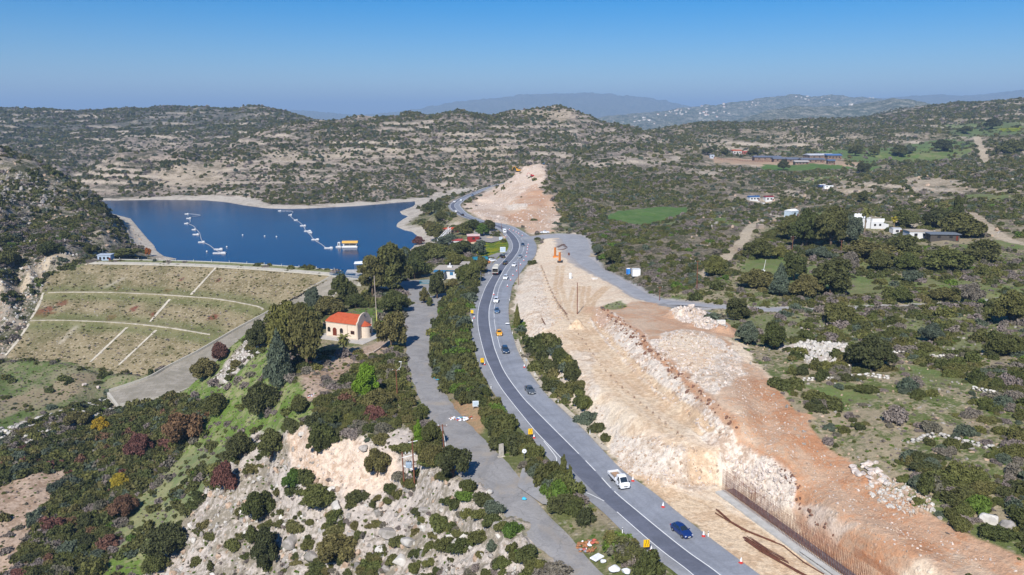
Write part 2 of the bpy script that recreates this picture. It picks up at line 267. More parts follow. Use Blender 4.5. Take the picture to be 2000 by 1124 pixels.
# sheltered flat zones keep their survey height
def soft_mask(pts, feather, sel=None):
    sel = bbox_sel(pts, feather*1.5) if sel is None else sel
    x, y = GX[sel], GY[sel]; ins = inside(x, y, pts); d, _ = dist_line(x, y, pts, True)
    m = np.where(ins, 1.0, 1-sstep(0, feather, d)); return sel, m, ins, d
works_poly = [(x,y) for x,y,_ in poly([(1005,560),(1040,500),(1060,470),(1120,458),(1180,540),(1280,590),(1320,610),(1400,640),(1450,690),(1500,760),(1580,900),(1700,1010),(1850,1110),(1990,1250),(1500,1250),(1330,990),(1190,880),(1090,720),(1010,640)])]
near_flat = [(x,y) for x,y,_ in poly([(560,650),(600,600),(700,580),(760,520),(850,540),(960,500),(1000,560),(900,620),(960,760),(1060,900),(1250,1123),(1000,1080),(900,930),(780,800),(640,760),(560,740)])]
for pl, k, f in ((works_poly, .75, 12), (near_flat, .8, 10)):
    sel, m, ins, d = soft_mask(pl, f); wild[sel] *= 1-k*m
GZ = GZ + dz*wild
_pk = pY(1090,214,1322); GZ += 0*np.exp(-(((GX-_pk[0])/55)**2+((GY-_pk[1])/70)**2)); _pk = pY(1030,222,1300); GZ += 4*np.exp(-(((GX-_pk[0])/120)**2+((GY-_pk[1])/80)**2))
# terraces: level rock ledges on the hillsides
ter = np.interp(dist, [250, 500, 900, 2200, 3000], [0, .35, .7, .6, 0])*sstep(.42, .6, fbm(GX, GY, 150, 3, 77))*wild
step = np.interp(dist, [300, 1000, 2000], [3, 6, 9]); q = (GZ + (fbm(GX,GY,90,3,5)-.5)*step*1.2)/step
GZ = GZ + ter*step*((np.floor(q)+sstep(.15, .5, q-np.floor(q)))-q)*.8
RISER = np.exp(-(((q-np.floor(q))-.33)/.15)**2)*np.interp(dist, [320, 520, 2300, 2600], [0, 1, 1, 0])*sstep(.46, .58, fbm(GX, GY, 70, 4, 88))*wild
HF = HField(GZ)
# lake basin
sel, m, ins, d = soft_mask(lake_poly, 60)
nz = fbm(GX[sel], GY[sel], 9, 3, 4)-.5
bank = LAKE_Z+.15+d*.13+nz*.7*np.minimum(d/6,1)
zz = GZ[sel]; w = sstep(5, 26, d)
zz = np.where(ins, LAKE_Z-np.minimum(d*.22+.05, 6), np.where(d > 28, zz, np.maximum(LAKE_Z+.06, bank*(1-w)+np.maximum(zz, LAKE_Z+.8)*w)))
GZ[sel] = zz; HF = HField(GZ)
# everything else near the lake stays above the water
def flatten(pts, hw, zs, feather, sink=.0):
    global HF
    sel = bbox_sel(pts, max(hw)+feather); x, y = GX[sel], GY[sel]
    d, zr = dist_line(x, y, pts, False, zs); _, wv = dist_line(x, y, pts, False, hw)
    t = sstep(0, feather, d-wv); GZ[sel] = (zr-sink)*(1-t)+GZ[sel]*t
    HF = HField(GZ)
roads = {}
def prep(name, lst, feather=7, sink=.15):
    pts, hw = road_pts(lst); roads[name] = (pts, hw)
    flatten(pts, hw, [p[2] for p in pts], feather, sink)
prep('side', SIDE, 6); prep('spur', SPUR, 3); prep('old', OLD, 6)
for i, t in enumerate(TRACKS):
    pts, hw = road_pts(t); z = HF([p[0] for p in pts],[p[1] for p in pts]); pts = [(p[0],p[1],zz) for p, zz in zip(pts, z)]
    roads['track%d'%i] = (pts, hw); flatten(pts, hw, list(z), 3, 0)
# parking terrace
park = [pz(x,y,-3.2)[:2] for x,y in PARK]
sel, m, ins, d = soft_mask(park, 5); GZ[sel] = GZ[sel]*(1-m)+(-3.35)*m
# church terrace
ch_terr = [pz(x,y,-3.1)[:2] for x,y in [(625,640),(700,620),(770,640),(800,675),(742,680),(700,698),(640,690)]]
sel, m, ins, d = soft_mask(ch_terr, 5); GZ[sel] = GZ[sel]*(1-m)+(-3.25)*m
# highway bed
hw_poly = [p[:2] for p in hwl]+[p[:2] for p in reversed(hwr)]
sel, m, ins, d = soft_mask(hw_poly, 9); GZ[sel] = GZ[sel]*(1-m)+(-.14)*m
# dam
DK = .4
cA = Vector(pz(178,514,-3)); cB = Vector(pz(652,537,-3))
crest_n = 40
ax = (cB-cA).to_2d().normalized(); down = Vector((ax.y, -ax.x))          # towards the camera
if down.y > 0: down = -down
crest = []
for k in range(crest_n+1):
    f = k/crest_n; p = cA.lerp(cB, f); bow = math.sin(f*math.pi)*6.0
    crest.append(Vector((p.x-down.x*bow, p.y-down.y*bow, -3)))
def dam_face(px, py):       # pixel onto the downstream face plane
    best = None
    u = (px-1000)/FPX; v = (py-562)/FPX
    for t in np.linspace(250, 450, 1200):
        x, y, z = u*t, (CO-v*SI)*t, CAM_H-(SI+v*CO)*t
        s = (Vector((x,y))-cA.to_2d()).dot(ax)/(cB-cA).to_2d().length; bow = math.sin(min(max(s,0),1)*math.pi)*6
        dd = (Vector((x,y))-cA.to_2d()).dot(down)+bow
        if z < -3-DK*dd: return Vector((x,y,z)), s, dd
    return Vector((x,y,z)), s, dd
def dam_z(x, y):
    s = ((x-cA.x)*ax.x+(y-cA.y)*ax.y)/(cB-cA).to_2d().length; bow = np.sin(np.clip(s,0,1)*math.pi)*6
    return -3-DK*np.maximum((x-cA.x)*down.x+(y-cA.y)*down.y+bow, 0)
dam_out = [dam_face(x,y)[0] for x,y in [(178,514),(300,514),(420,517),(540,525),(652,537),(640,548),(560,591),(470,641),(385,690),(330,718),(288,741),(230,728),(120,706),(8,700),(57,630),(78,574),(92,540)]]
dam_poly = [tuple(p[:2]) for p in dam_out]
sel, m, ins, d = soft_mask(dam_poly, 10); GZ[sel] = np.where(ins, dam_z(GX[sel],GY[sel])-1.2*sstep(0,4,d)-.1, GZ[sel]*(1-m)+(dam_z(GX[sel],GY[sel])-.05)*m)
# crest bed and upstream slope
cw = [(c.x-down.x*4, c.y-down.y*4) for c in crest]
sel = bbox_sel(cw, 30); x, y = GX[sel], GY[sel]
dd = -((x-cA.x)*down.x+(y-cA.y)*down.y+np.sin(np.clip(((x-cA.x)*ax.x+(y-cA.y)*ax.y)/(cB-cA).to_2d().length,0,1)*math.pi)*6)
s = ((x-cA.x)*ax.x+(y-cA.y)*ax.y)/(cB-cA).to_2d().length
mm = (dd > -1) & (dd < 30) & (s > -.02) & (s < 1.0)
zc = np.where(dd < 8, -3.4, -3.4-(dd-8)*.6); GZ[sel] = np.where(mm, np.maximum(zc, -19), GZ[sel])
_w = [pz(1380,962,-.05), pz(1402,975,-.05), pz(1500,1045,-.05), pz(1600,1118,-.05), pz(1700,1190,-.05)]; flatten(_w, [3.6]*5, [-.02]*5, 3, 0)
# spillway chute bed
CH_L = [(652,540,-3.4),(600,569,-8.5),(560,592,-12.2),(520,614,-15.2),(470,641,-18.6),(430,664,-21.2),(385,690,-24),(330,718,-27),(288,741,-29),(213,766,-31.5)]
CH_R = [(706,552,-3.4),(690,575,-8.5),(660,598,-12.2),(624,622,-15.2),(580,650,-18.6),(540,672,-21.2),(485,695,-24),(430,728,-27.5),(352,772,-30),(236,797,-33)]
chl = [pz(*a) for a in CH_L]; chr_ = [pz(*a) for a in CH_R]
ch_poly = [p[:2] for p in chl]+[p[:2] for p in reversed(chr_)]
chm = [tuple((Vector(a)+Vector(b))/2) for a, b in zip(chl, chr_)]; chw = [math.hypot(a[0]-b[0],a[1]-b[1])/2 for a,b in zip(chl,chr_)]
flatten(chm, chw, [p[2] for p in chm], 7, 1.6)
# rubble and rock micro relief
def mound(px, py, rx, ry, h, z=None, seed=0, rough=.5):
    c = P(px, py); sel = np.nonzero((abs(GX-c.x) < rx*1.6) & (abs(GY-c.y) < ry*1.6))[0]
    x, y = GX[sel], GY[sel]; r = np.hypot((x-c.x)/rx, (y-c.y)/ry)+(fbm(x,y,4,3,seed)-.5)*.6
    GZ[sel] += h*(1-sstep(0,1,r))*(1+(fbm(x,y,1.6,3,seed+5)-.5)*rough*2)
HF = HField(GZ)
CLR = {}
DENS = dict(scrub=.86, far=.92, hillB=.86, hillA=1.0, hillD=.9, blue=0, slope=.12, mauve=.77, rock=.715, pale=.03, dirt=.12, sand=0, works=0, rubble=0, cliff=0, red=0, redd=0, lawn=.07, field=0, grass=.14, gravel=0, shore=0, verge=.62, yellow=.05, track=0, leaf=1.6, heath=1.2, ledge=.25)
def cls(name, a, b, frac, stones=.0, rough=0): CLR[name] = (K(*a), K(*b), frac, stones, rough, DENS[name])
cls('scrub', (172,158,130), (112,122,72), .46, .35)
cls('far', (172,156,136), (98,96,70), .52, .4)
cls('heath', (146,134,114), (92,90,66), .5, .5)
cls('hillB', (176,160,144), (92,90,72), .5, .45)
cls('hillA', (140,132,122), (84,88,74), .55, .35)
cls('hillD', (172,160,142), (96,96,70), .50, .6)
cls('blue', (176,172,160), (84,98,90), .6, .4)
cls('slope', (114,138,64), (168,166,120), .42, .25)
cls('mauve', (138,130,124), (112,116,82), .45, .3)
cls('rock', (206,194,182), (158,148,130), .45, .7, .55)
cls('pale', (236,214,192), (214,186,160), .4, .25, .5)
cls('dirt', (198,174,152), (172,146,122), .45, .15)
cls('sand', (242,216,182), (228,196,160), .5, .18)
cls('works', (250,230,202), (244,218,188), .45, .3, .1)
cls('rubble', (240,226,208), (220,198,174), .42, .6, .3)
cls('cliff', (244,230,212), (210,184,160), .38, .6, .42)
cls('red', (212,170,136), (222,194,166), .5, .5, .1)
cls('redd', (202,148,110), (214,174,142), .55, .3, .06)
cls('lawn', (104,120,68), (150,144,112), .52, .2)
cls('field', (92,122,60), (110,132,76), .5, 0.05)
cls('grass', (104,128,62), (140,140,96), .45, .15)
cls('gravel', (176,172,170), (190,186,184), .5, .1)
cls('shore', (212,202,186), (184,172,156), .4, .3)
cls('verge', (150,140,112), (110,116,70), .5, .3)
cls('yellow', (150,150,34), (98,122,44), .45, .05)
cls('track', (206,190,164), (180,162,136), .4, .2)
cls('ledge', (206,192,172), (178,164,144), .4, .6)
cls('leaf', (112,112,70), (86,92,52), .5, .1)
N = len(GX)
CA = np.zeros((N,3)); CB = np.zeros((N,3)); CPAR = np.zeros((N,3)); RG = np.zeros(N); DN = np.zeros(N)
def paint(sel, m, name):
    a, b, f, s, r, dn = CLR[name]; m = m[:,None]
    CA[sel] = CA[sel]*(1-m)+np.array(a)*m; CB[sel] = CB[sel]*(1-m)+np.array(b)*m
    CPAR[sel] = CPAR[sel]*(1-m)+np.array((f, s, 0))*m; RG[sel] = RG[sel]*(1-m[:,0])+r*m[:,0]; DN[sel] = DN[sel]*(1-m[:,0])+dn*m[:,0]
allv = np.arange(N); one = np.ones(N)
paint(allv, one, 'scrub')
paint(allv, sstep(380, 560, dist+(fbm(GX,GY,60,3,50)-.5)*150)*sstep(-40, 60, GX), 'far')
paint(allv, sstep(540, 640, dist)*(1-sstep(60,160,GX-.08*GY)), 'hillB')
paint(allv, sstep(1180, 1330, GY+GX*.15)*(1-sstep(-260,-120,GX)), 'hillA')
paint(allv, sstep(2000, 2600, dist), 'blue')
NX = (fbm(GX, GY, 5, 4, 61)-.5); NY = (fbm(GX, GY, 5, 4, 71)-.5)
NX2 = (fbm(GX, GY, 40, 4, 62)-.5); NY2 = (fbm(GX, GY, 40, 4, 72)-.5)
def reg(pts, name, soft=1.5, jit=4, strength=1.0, world=False, jit2=0):
    pl = pts if world else [tuple(P(*p)[:2]) for p in pts]
    s = bbox_sel(pl, soft+jit+jit2); x = GX[s]+NX[s]*jit*2+NX2[s]*jit2*2; y = GY[s]+NY[s]*jit*2+NY2[s]*jit2*2
    ins = inside(x, y, pl); d, _ = dist_line(x, y, pl, True)
    paint(s, np.where(ins, 1, 1-sstep(0, soft, d))*strength, name); return s, ins
def lreg(pts, w, name, soft=1, jit=1):
    s = bbox_sel(pts, max(w)+soft+jit); d, wv = dist_line(GX[s]+NX[s]*jit*2, GY[s]+NY[s]*jit*2, pts, False, w)
    paint(s, 1-sstep(0, soft, d-wv), name)
# bare rock ledges along the terrace steps
paint(allv, RISER*.85, 'ledge')
# left side
reg([(-200,200),(0,290),(70,310),(130,350),(190,385),(250,430),(300,462),(318,500),(200,512),(100,515),(0,560),(-200,640)], 'hillD', 6, 6)
reg([(-60,545),(90,520),(85,575),(55,640),(10,700),(-60,720)], 'hillD', 3, 3)
reg([(-60,700),(120,708),(290,740),(220,765),(215,790),(110,815),(0,850),(-60,870)], 'lawn', 3, 3)
reg([(60,765),(200,735),(100,790),(-40,820),(-40,790)], 'dirt', 3, 5, .45)
reg([(-40,860),(0,851),(110,816),(215,770),(235,808),(120,852),(0,895),(-60,910)], 'hillD', 2, 2)
reg([(-100,900),(0,890),(120,860),(240,810),(300,790),(420,722),(480,680),(540,640),(600,600),(650,620),(600,700),(560,760),(420,900),(260,1060),(200,1124),(-100,1124)], 'leaf', 3, 3)
reg([(330,770),(470,655),(520,650),(530,700),(560,740),(640,770),(640,800),(560,830),(520,850),(470,900),(400,960),(330,1040),(280,1124),(220,1124),(240,1040),(300,960),(380,860),(430,790)], 'slope', 3, 4)
reg([(500,690),(540,730),(560,760),(520,850),(470,900),(400,960),(330,1020),(290,1080),(270,1123),(205,1123),(240,1040),(300,950),(370,870),(430,790),(450,740)], 'slope', 2, 3)
reg([(280,940),(380,880),(430,900),(420,960),(330,1020),(230,1080),(240,1000)], 'mauve', 4, 5, .35)
reg([(480,665),(520,640),(505,690),(440,750),(420,740)], 'rock', 2, 3)
reg([(-60,985),(30,945),(125,915),(128,940),(70,985),(40,1050),(18,1123),(-60,1123)], 'dirt', 3, 5)
reg([(420,930),(500,850),(560,835),(640,830),(700,845),(780,840),(830,880),(900,930),(960,1000),(1030,1060),(1080,1123),(290,1123),(340,1040)], 'rock', 3, 4)
reg([(380,1060),(500,960),(560,900),(700,960),(900,1000),(960,1080),(980,1123),(330,1123)], 'rock', 2, 3)
reg([(620,790),(700,780),(760,800),(780,840),(700,848),(640,835)], 'leaf', 2, 3, .8)
reg([(566,848),(590,846),(605,880),(640,870),(680,865),(720,880),(760,905),(780,930),(740,955),(700,962),(650,945),(600,925),(570,890)], 'pale', 1.5, 1.5)
reg([(480,800),(560,780),(620,790),(600,820),(520,830)], 'slope', 3, 3)
reg([(590,735),(640,700),(700,685),(745,668),(760,672),(745,690),(700,712),(660,745),(630,780),(600,775)], 'dirt', 1.5, 1.5)
reg([(640,640),(690,600),(740,600),(740,640)], 'grass', 2, 2)
reg([(840,650),(930,600),(960,640),(950,760),(1000,820),(1080,900),(1060,930),(950,900),(900,850),(860,790),(840,720)], 'verge', 2, 2)
reg([(866,800),(900,780),(945,790),(950,810),(930,850),(905,845),(880,825)], 'redd', 2, 2, .55)
reg([(1090,960),(1150,1000),(1250,1100),(1270,1123),(1180,1123),(1050,1000)], 'verge', 1, 2)
reg([(560,560),(650,540),(760,510),(850,470),(900,440),(940,500),(960,540),(900,580),(800,600),(700,600),(600,600)], 'verge', 3, 3)
reg([(820,470),(880,430),(870,390),(800,410),(790,440)], 'verge', 4, 6, .8)
reg([(905,470),(985,462),(980,480),(940,492),(900,485)], 'sand', 1.5, 2)
reg([(935,478),(990,466),(994,486),(985,505),(940,505),(925,492)], 'yellow', 1.5, 2)
reg([(790,600),(860,590),(850,610),(800,640)], 'dirt', 2, 2, .6)
# lake shore: the drawdown band
s = bbox_sel(lake_poly, 40); d, _ = dist_line(GX[s], GY[s], lake_poly, True)
band = 12+NX2[s]*26+NX[s]*8
wsh = (1-sstep(-2, 4, d-band))*(GZ[s] < LAKE_Z+3.2)*((GY[s] > 430)|(GX[s] < -1000))
paint(s, wsh, 'shore')
reg([(812,394),(845,381),(880,373),(930,366),(985,359),(985,364),(940,372),(900,380),(860,390),(830,398)], 'shore', 3, 4, .9)
# works on the right
reg([(1066,466),(1120,455),(1140,500),(1180,535),(1250,585),(1290,598),(1340,612),(1400,625),(1440,650),(1460,700),(1500,740),(1560,840),(1600,900),(1680,960),(1760,1010),(1850,1060),(1990,1110),(2100,1123),(1480,1123),(1200,890),(1165,830),(1070,700),(1020,650),(1005,590),(1030,530)], 'works', 1.5, 2.5)
reg([(1270,590),(1330,610),(1390,640),(1430,680),(1440,730),(1420,800),(1380,790),(1330,730),(1250,650),(1190,605)], 'red', 1.5, 3)
reg([(1425,690),(1470,720),(1530,790),(1600,880),(1680,950),(1760,1000),(1850,1055),(1990,1110),(2100,1123),(1720,1123),(1640,1050),(1570,960),(1500,880),(1430,830)], 'red', 2, 4)
reg([(1465,735),(1530,800),(1600,895),(1590,930),(1530,880),(1450,800),(1440,760)], 'redd', 2, 4, .55)
reg([(1560,960),(1620,930),(1700,990),(1800,1050),(1850,1110),(1750,1110),(1640,1030)], 'redd', 2, 5, .6)
reg([(1255,610),(1320,615),(1380,650),(1340,660),(1290,640)], 'redd', 2, 4, .5)
reg([(1270,680),(1300,650),(1350,645),(1400,660),(1445,700),(1450,735),(1400,770),(1350,750),(1300,710)], 'rubble', 1, 2)
reg([(1290,672),(1330,652),(1380,665),(1405,690),(1385,715),(1345,728),(1310,705)], 'works', 1, 2)
reg([(1165,605),(1200,612),(1240,645),(1300,695),(1345,735),(1400,785),(1432,830),(1425,880),(1390,870),(1340,820),(1280,765),(1230,720),(1195,680),(1160,630)], 'cliff', 1, 1.5)
for tr, w_ in (([(1120,560),(1110,600),(1130,640),(1170,690),(1220,740),(1280,790),(1340,830),(1370,850)], .45), ([(1140,560),(1135,600),(1155,640),(1195,690),(1245,745),(1300,790),(1355,835)], .45), ([(1090,520),(1085,560),(1095,600)], .6), ([(1100,650),(1150,700),(1200,760),(1260,820),(1300,845)], .5), ([(1180,560),(1150,590),(1125,640),(1140,680)], .7)):
    g_ = [tuple(P(*q)[:2]) for q in tr]; lreg(g_, [w_]*len(g_), 'sand', .5, .4); lreg([(x_+2.1, y_) for x_, y_ in g_], [w_]*len(g_), 'sand', .5, .4)
for tr in ([(1500,790),(1560,860),(1640,930),(1740,1000),(1850,1060),(1980,1120)], [(1470,740),(1520,810),(1600,900),(1700,985),(1820,1075)], [(1280,620),(1340,640),(1400,650)]):
    g_ = [tuple(P(*q)[:2]) for q in tr]; lreg(g_, [.8]*len(g_), 'redd', .8, .7); lreg([(x_+2.6, y_) for x_, y_ in g_], [.6]*len(g_), 'redd', .8, .7)
lreg([tuple(P(*q)[:2]) for q in [(1175,600),(1205,622),(1240,648),(1275,685),(1310,715),(1345,742),(1385,780),(1420,815),(1440,845)]], [.45]*9, 'redd', .8, 1.4)
lreg([tuple(P(*q)[:2]) for q in [(1445,872),(1490,890),(1530,915),(1555,945),(1562,985),(1600,1030),(1640,1060)]], [.6]*7, 'redd', .7, 1.0)
reg([(1140,600),(1165,600),(1200,620),(1180,640)], 'redd', 1, 2, .6)
reg([(1200,855),(1260,860),(1320,872),(1400,890),(1405,950),(1350,960),(1290,950),(1225,920),(1198,885)], 'rubble', 1, 1.5)
reg([(1345,870),(1400,885),(1405,950),(1350,950)], 'sand', 1, 1.2, .7)
reg([(1410,870),(1450,880),(1510,905),(1550,940),(1550,980),(1500,990),(1450,950),(1405,915)], 'cliff', 1, 1.2)
reg([(1550,985),(1600,980),(1660,1040),(1640,1060),(1600,1050),(1560,1010)], 'rubble', 1, 2, .7)
reg([(1560,1000),(1610,1040),(1690,1090),(1760,1123),(1680,1123),(1600,1070)], 'redd', 1, 2, .7)
reg([(1200,905),(1290,960),(1400,985),(1470,1030),(1620,1123),(1490,1123),(1380,1040),(1270,960)], 'sand', 1, 1.5)
reg([(1060,700),(1110,720),(1150,740),(1260,830),(1340,860),(1330,800),(1200,690),(1120,600),(1060,640)], 'sand', 2, 4, .6)
reg([(1010,540),(1050,510),(1075,640),(1030,665),(1005,600)], 'rubble', 1, 2, .7)
reg([(1185,595),(1215,588),(1225,598),(1200,604),(1180,603)], 'grass', 1, 1.5, .8)
reg([(1160,690),(1060,700),(1110,770),(1165,850),(1205,850),(1160,780)], 'rubble', 1, 2, .6)
# highway cut hill
reg([(905,402),(930,392),(960,372),(990,352),(1012,334),(1032,324),(1064,322),(1064,345),(1050,370),(1080,400),(1095,425),(1068,455),(1040,458),(1020,440),(960,436),(925,418)], 'pale', 2, 3)
reg([(1000,395),(1050,372),(1075,385),(1098,402),(1092,415),(1068,430),(1065,455),(1035,452),(1000,440),(980,415)], 'red', 3, 6, .75)
reg([(1010,385),(1045,360),(1060,380),(1070,400),(1030,405)], 'redd', 3, 5, .5)
reg([(985,418),(1035,412),(1060,420),(1050,432),(1000,432)], 'redd', 2, 5, .5)
reg([(990,400),(1025,398),(1030,410),(995,412)], 'rubble', 2, 3)
# fields and clearings to the right
reg([(1090,330),(1200,330),(1400,360),(1480,430),(1440,490),(1360,560),(1280,580),(1190,525),(1130,455),(1100,420)], 'heath', 5, 8)
reg([(1180,424),(1210,412),(1290,404),(1340,405),(1342,414),(1310,428),(1280,440),(1240,438),(1195,432)], 'field', 1, 2)
reg([(1275,434),(1330,422),(1345,428),(1310,440)], 'grass', 2, 3, .6)
reg([(1455,500),(1500,498),(1540,510),(1600,525),(1700,540),(1850,545),(2000,560),(2000,585),(1850,585),(1700,570),(1660,580),(1560,560),(1450,530)], 'grass', 2, 4, .85)
reg([(1385,306),(1480,312),(1560,318),(1640,315),(1680,318),(1660,325),(1560,325),(1470,322),(1400,318)], 'red', 3, 6, .6)
reg([(1500,322),(1640,324),(1720,326),(1700,334),(1600,332),(1480,332)], 'field', 3, 8)
reg([(1500,294),(1600,296),(1700,290),(1780,282),(1860,272),(1900,282),(1850,312),(1800,318),(1700,322),(1660,312),(1600,300)], 'field', 4, 10, .85)
reg([(1850,245),(1990,235),(2000,262),(1900,268),(1860,262)], 'field', 6, 20, .7)
reg([(1950,252),(1995,250),(1990,257),(1955,258)], 'yellow', 3, 6)
reg([(1390,640),(1450,625),(1700,625),(1990,610),(1990,680),(1700,690),(1550,680),(1450,670)], 'grass', 3, 5, .55)
for a in ([(1560,425),(1600,415),(1640,428),(1600,436)], [(1385,430),(1420,425),(1440,440),(1400,446)], [(1740,560),(1840,556),(1960,566),(1960,580),(1840,578)], [(1640,520),(1700,516),(1720,528),(1660,532)], [(1860,480),(1960,470),(1990,485),(1900,494)], [(1560,350),(1640,345),(1660,352),(1580,358)], [(1700,300),(1820,292),(1900,290),(1880,310),(1740,318)], [(1850,385),(1930,380),(1990,388),(1900,396)], [(1560,760),(1640,750),(1700,775),(1640,800)], [(1750,720),(1850,730),(1900,745),(1800,750)]): reg(a, 'grass', 3, 6, .85)
reg([(1540,680),(1580,665),(1640,672),(1680,690),(1640,720),(1580,715)], 'rock', 2, 4)
reg([(1640,355),(1700,360),(1700,375),(1640,375)], 'track', 3, 6, .7); reg([(1760,345),(1850,350),(1880,360),(1800,365)], 'track', 3, 6, .8); reg([(1850,362),(1990,368),(1990,376),(1860,372)], 'track', 2, 4, .7)
reg([(1380,300),(1400,292),(1480,300),(1440,306)], 'far', 4, 10, .8)
for a in ([(1540,285),(1600,280),(1640,290),(1590,294)], [(1480,268),(1600,262),(1680,268),(1580,276)], [(1310,285),(1400,280),(1440,288),(1350,293)], [(1250,300),(1320,296),(1330,304),(1260,308)]): reg(a, 'track', 3, 12, .6)
for a in ([(700,300),(780,290),(860,296),(800,306)], [(620,300),(700,296),(690,308),(600,312)], [(350,318),(450,312),(470,330),(380,340),(330,330)], [(520,296),(590,292),(600,312),(540,318)], [(300,335),(420,338),(440,362),(330,366)], [(880,290),(980,285),(1000,300),(900,306)], [(980,225),(1060,216),(1120,222),(1080,240)]): reg(a, 'track', 4, 22, .55)
for a in ([(1560,250),(1700,245),(1750,262),(1600,268)], [(1300,250),(1380,242),(1440,250),(1340,262)]): reg(a, 'far', 8, 30, .8)
lreg(roads['side'][0], roads['side'][1]+.8, 'gravel', 1.5, 1.5)
reg([(1085,468),(1140,462),(1140,500),(1165,530),(1150,535),(1100,500)], 'gravel', 2, 2, .8)
for k in roads:
    if k.startswith('track'): lreg(roads[k][0], roads[k][1], 'track', 1, 1.2)
lreg([tuple(p) for p in crest], [2.0]*len(crest), 'track', 1, .5)
lreg([pz(0,541,-4)[:2], pz(60,526,-3.4)[:2], pz(100,512,-3.2)[:2], pz(180,510,-3)[:2], pz(260,508,-3)[:2]], [2.2]*5, 'track', 1.5, 1)
# micro relief from the roughness of each ground type
near = (dist < 520)
sel = np.nonzero(near & (RG > .02))[0]
x, y = GX[sel], GY[sel]
b = np.abs(fbm(x, y, 3.2, 4, 91)*2-1); c = fbm(x, y, 1.1, 3, 95)-.5
hwd, _ = dist_line(x, y, [p[:2] for p in hwr[::4]]+[], False)
GZ[sel] += RG[sel]*((.45-b)*1.9 + c*1.1)*sstep(0, 4, hwd)*(~inside(x, y, hw_poly))
HF = HField(GZ)
mound(1350,618,8,6,2.2,seed=1); mound(1325,610,6,5,1.5,seed=4); mound(1378,634,6,5,1.5,seed=9)
mound(1416,648,5,4,1.5,seed=2,rough=.3); mound(1128,640,3.2,2.6,3.2,seed=3,rough=.25)
mound(1690,935,5,4,.5,seed=7)
HF = HField(GZ)
reg([(1310,606),(1350,597),(1395,625),(1400,640),(1360,638),(1320,622)], 'rubble', .6, 1)
reg([(1390,640),(1415,630),(1440,645),(1430,660),(1400,655)], 'redd', .6, 1)
# foreground terrain as one mesh out to the horizon
def grid_mesh(name, co, nu, nl):
    me = bpy.data.meshes.new(name); me.vertices.add(len(co)); me.vertices.foreach_set('co', co.astype(np.float32).ravel())
    i = np.arange((nl-1)*nu).reshape(nl-1, nu)[:, :-1].ravel()
    q = np.stack([i, i+1, i+nu+1, i+nu], 1).astype(np.int32); nq = len(q)
    me.loops.add(nq*4); me.loops.foreach_set('vertex_index', q.ravel()); me.polygons.add(nq)
    me.polygons.foreach_set('loop_start', np.arange(nq, dtype=np.int32)*4)
    me.polygons.foreach_set('use_smooth', np.ones(nq, bool)); me.update(calc_edges=True); return me
def add_attr(me, name, arr):
    a = me.attributes.new(name, 'FLOAT_COLOR', 'POINT'); v = np.ones((len(arr), 4), np.float32); v[:, :3] = arr; a.data.foreach_set('color', v.ravel())
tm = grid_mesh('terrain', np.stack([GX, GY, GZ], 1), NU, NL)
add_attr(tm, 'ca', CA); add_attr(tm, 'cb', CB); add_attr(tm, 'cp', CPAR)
# ---- material helpers
class NT:
    def __init__(s, name):
        s.m = bpy.data.materials.new(name); s.m.use_nodes = True; s.t = s.m.node_tree; s.b = s.t.nodes['Principled BSDF']; s.out = s.t.nodes['Material Output']
    def n(s, typ, **kw):
        x = s.t.nodes.new(typ)
        for k, v in kw.items():
            if k.startswith('i_'): x.inputs[int(k[2:])].default_value = v
            else: setattr(x, k, v)
        return x
    def l(s, a, b): s.t.links.new(a, b)
    def pos(s):
        g = s.n('ShaderNodeNewGeometry'); return g.outputs['Position']
    def noise(s, scale, detail=4, rough=.55, vec=None, dist=0):
        x = s.n('ShaderNodeTexNoise'); x.inputs['Scale'].default_value = scale; x.inputs['Detail'].default_value = detail; x.inputs['Roughness'].default_value = rough; x.inputs['Distortion'].default_value = dist
        s.l(vec if vec is not None else s.pos(), x.inputs['Vector']); return x.outputs['Fac']
    def ramp(s, fac, lo, hi, a=0., b=1.):
        x = s.n('ShaderNodeMapRange'); x.interpolation_type = 'SMOOTHSTEP'
        for i, v in ((1, lo), (2, hi), (3, a), (4, b)):
            if hasattr(v, 'links'): s.l(v, x.inputs[i])
            else: x.inputs[i].default_value = v
        s.l(fac, x.inputs[0]); return x.outputs[0]
    def math(s, op, a, b=0., c=None):
        x = s.n('ShaderNodeMath', operation=op)
        for i, v in enumerate((a, b) if c is None else (a, b, c)):
            if hasattr(v, 'links'): s.l(v, x.inputs[i])
            else: x.inputs[i].default_value = v
        return x.outputs[0]
    def mix(s, fac, a, b, mode='MIX'):
        x = s.n('ShaderNodeMix', data_type='RGBA', blend_type=mode); x.clamp_factor = True
        for i, v in ((0, fac), (6, a), (7, b)):
            if hasattr(v, 'links'): s.l(v, x.inputs[i])
            else: x.inputs[i].default_value = v if i == 0 else (tuple(v)+(1,) if len(v) == 3 else v)
        return x.outputs[2]
    def base(s, col, rough=.9, spec=.15, metal=0):
        if hasattr(col, 'links'): s.l(col, s.b.inputs['Base Color'])
        else: s.b.inputs['Base Color'].default_value = tuple(col)+(1,)
        s.b.inputs['Roughness'].default_value = rough; s.b.inputs['Specular IOR Level'].default_value = spec; s.b.inputs['Metallic'].default_value = metal
    def bump(s, h, strength=.5, dist=.2):
        x = s.n('ShaderNodeBump'); x.inputs['Strength'].default_value = strength; x.inputs['Distance'].default_value = dist
        s.l(h, x.inputs['Height']); s.l(x.outputs[0], s.b.inputs['Normal'])
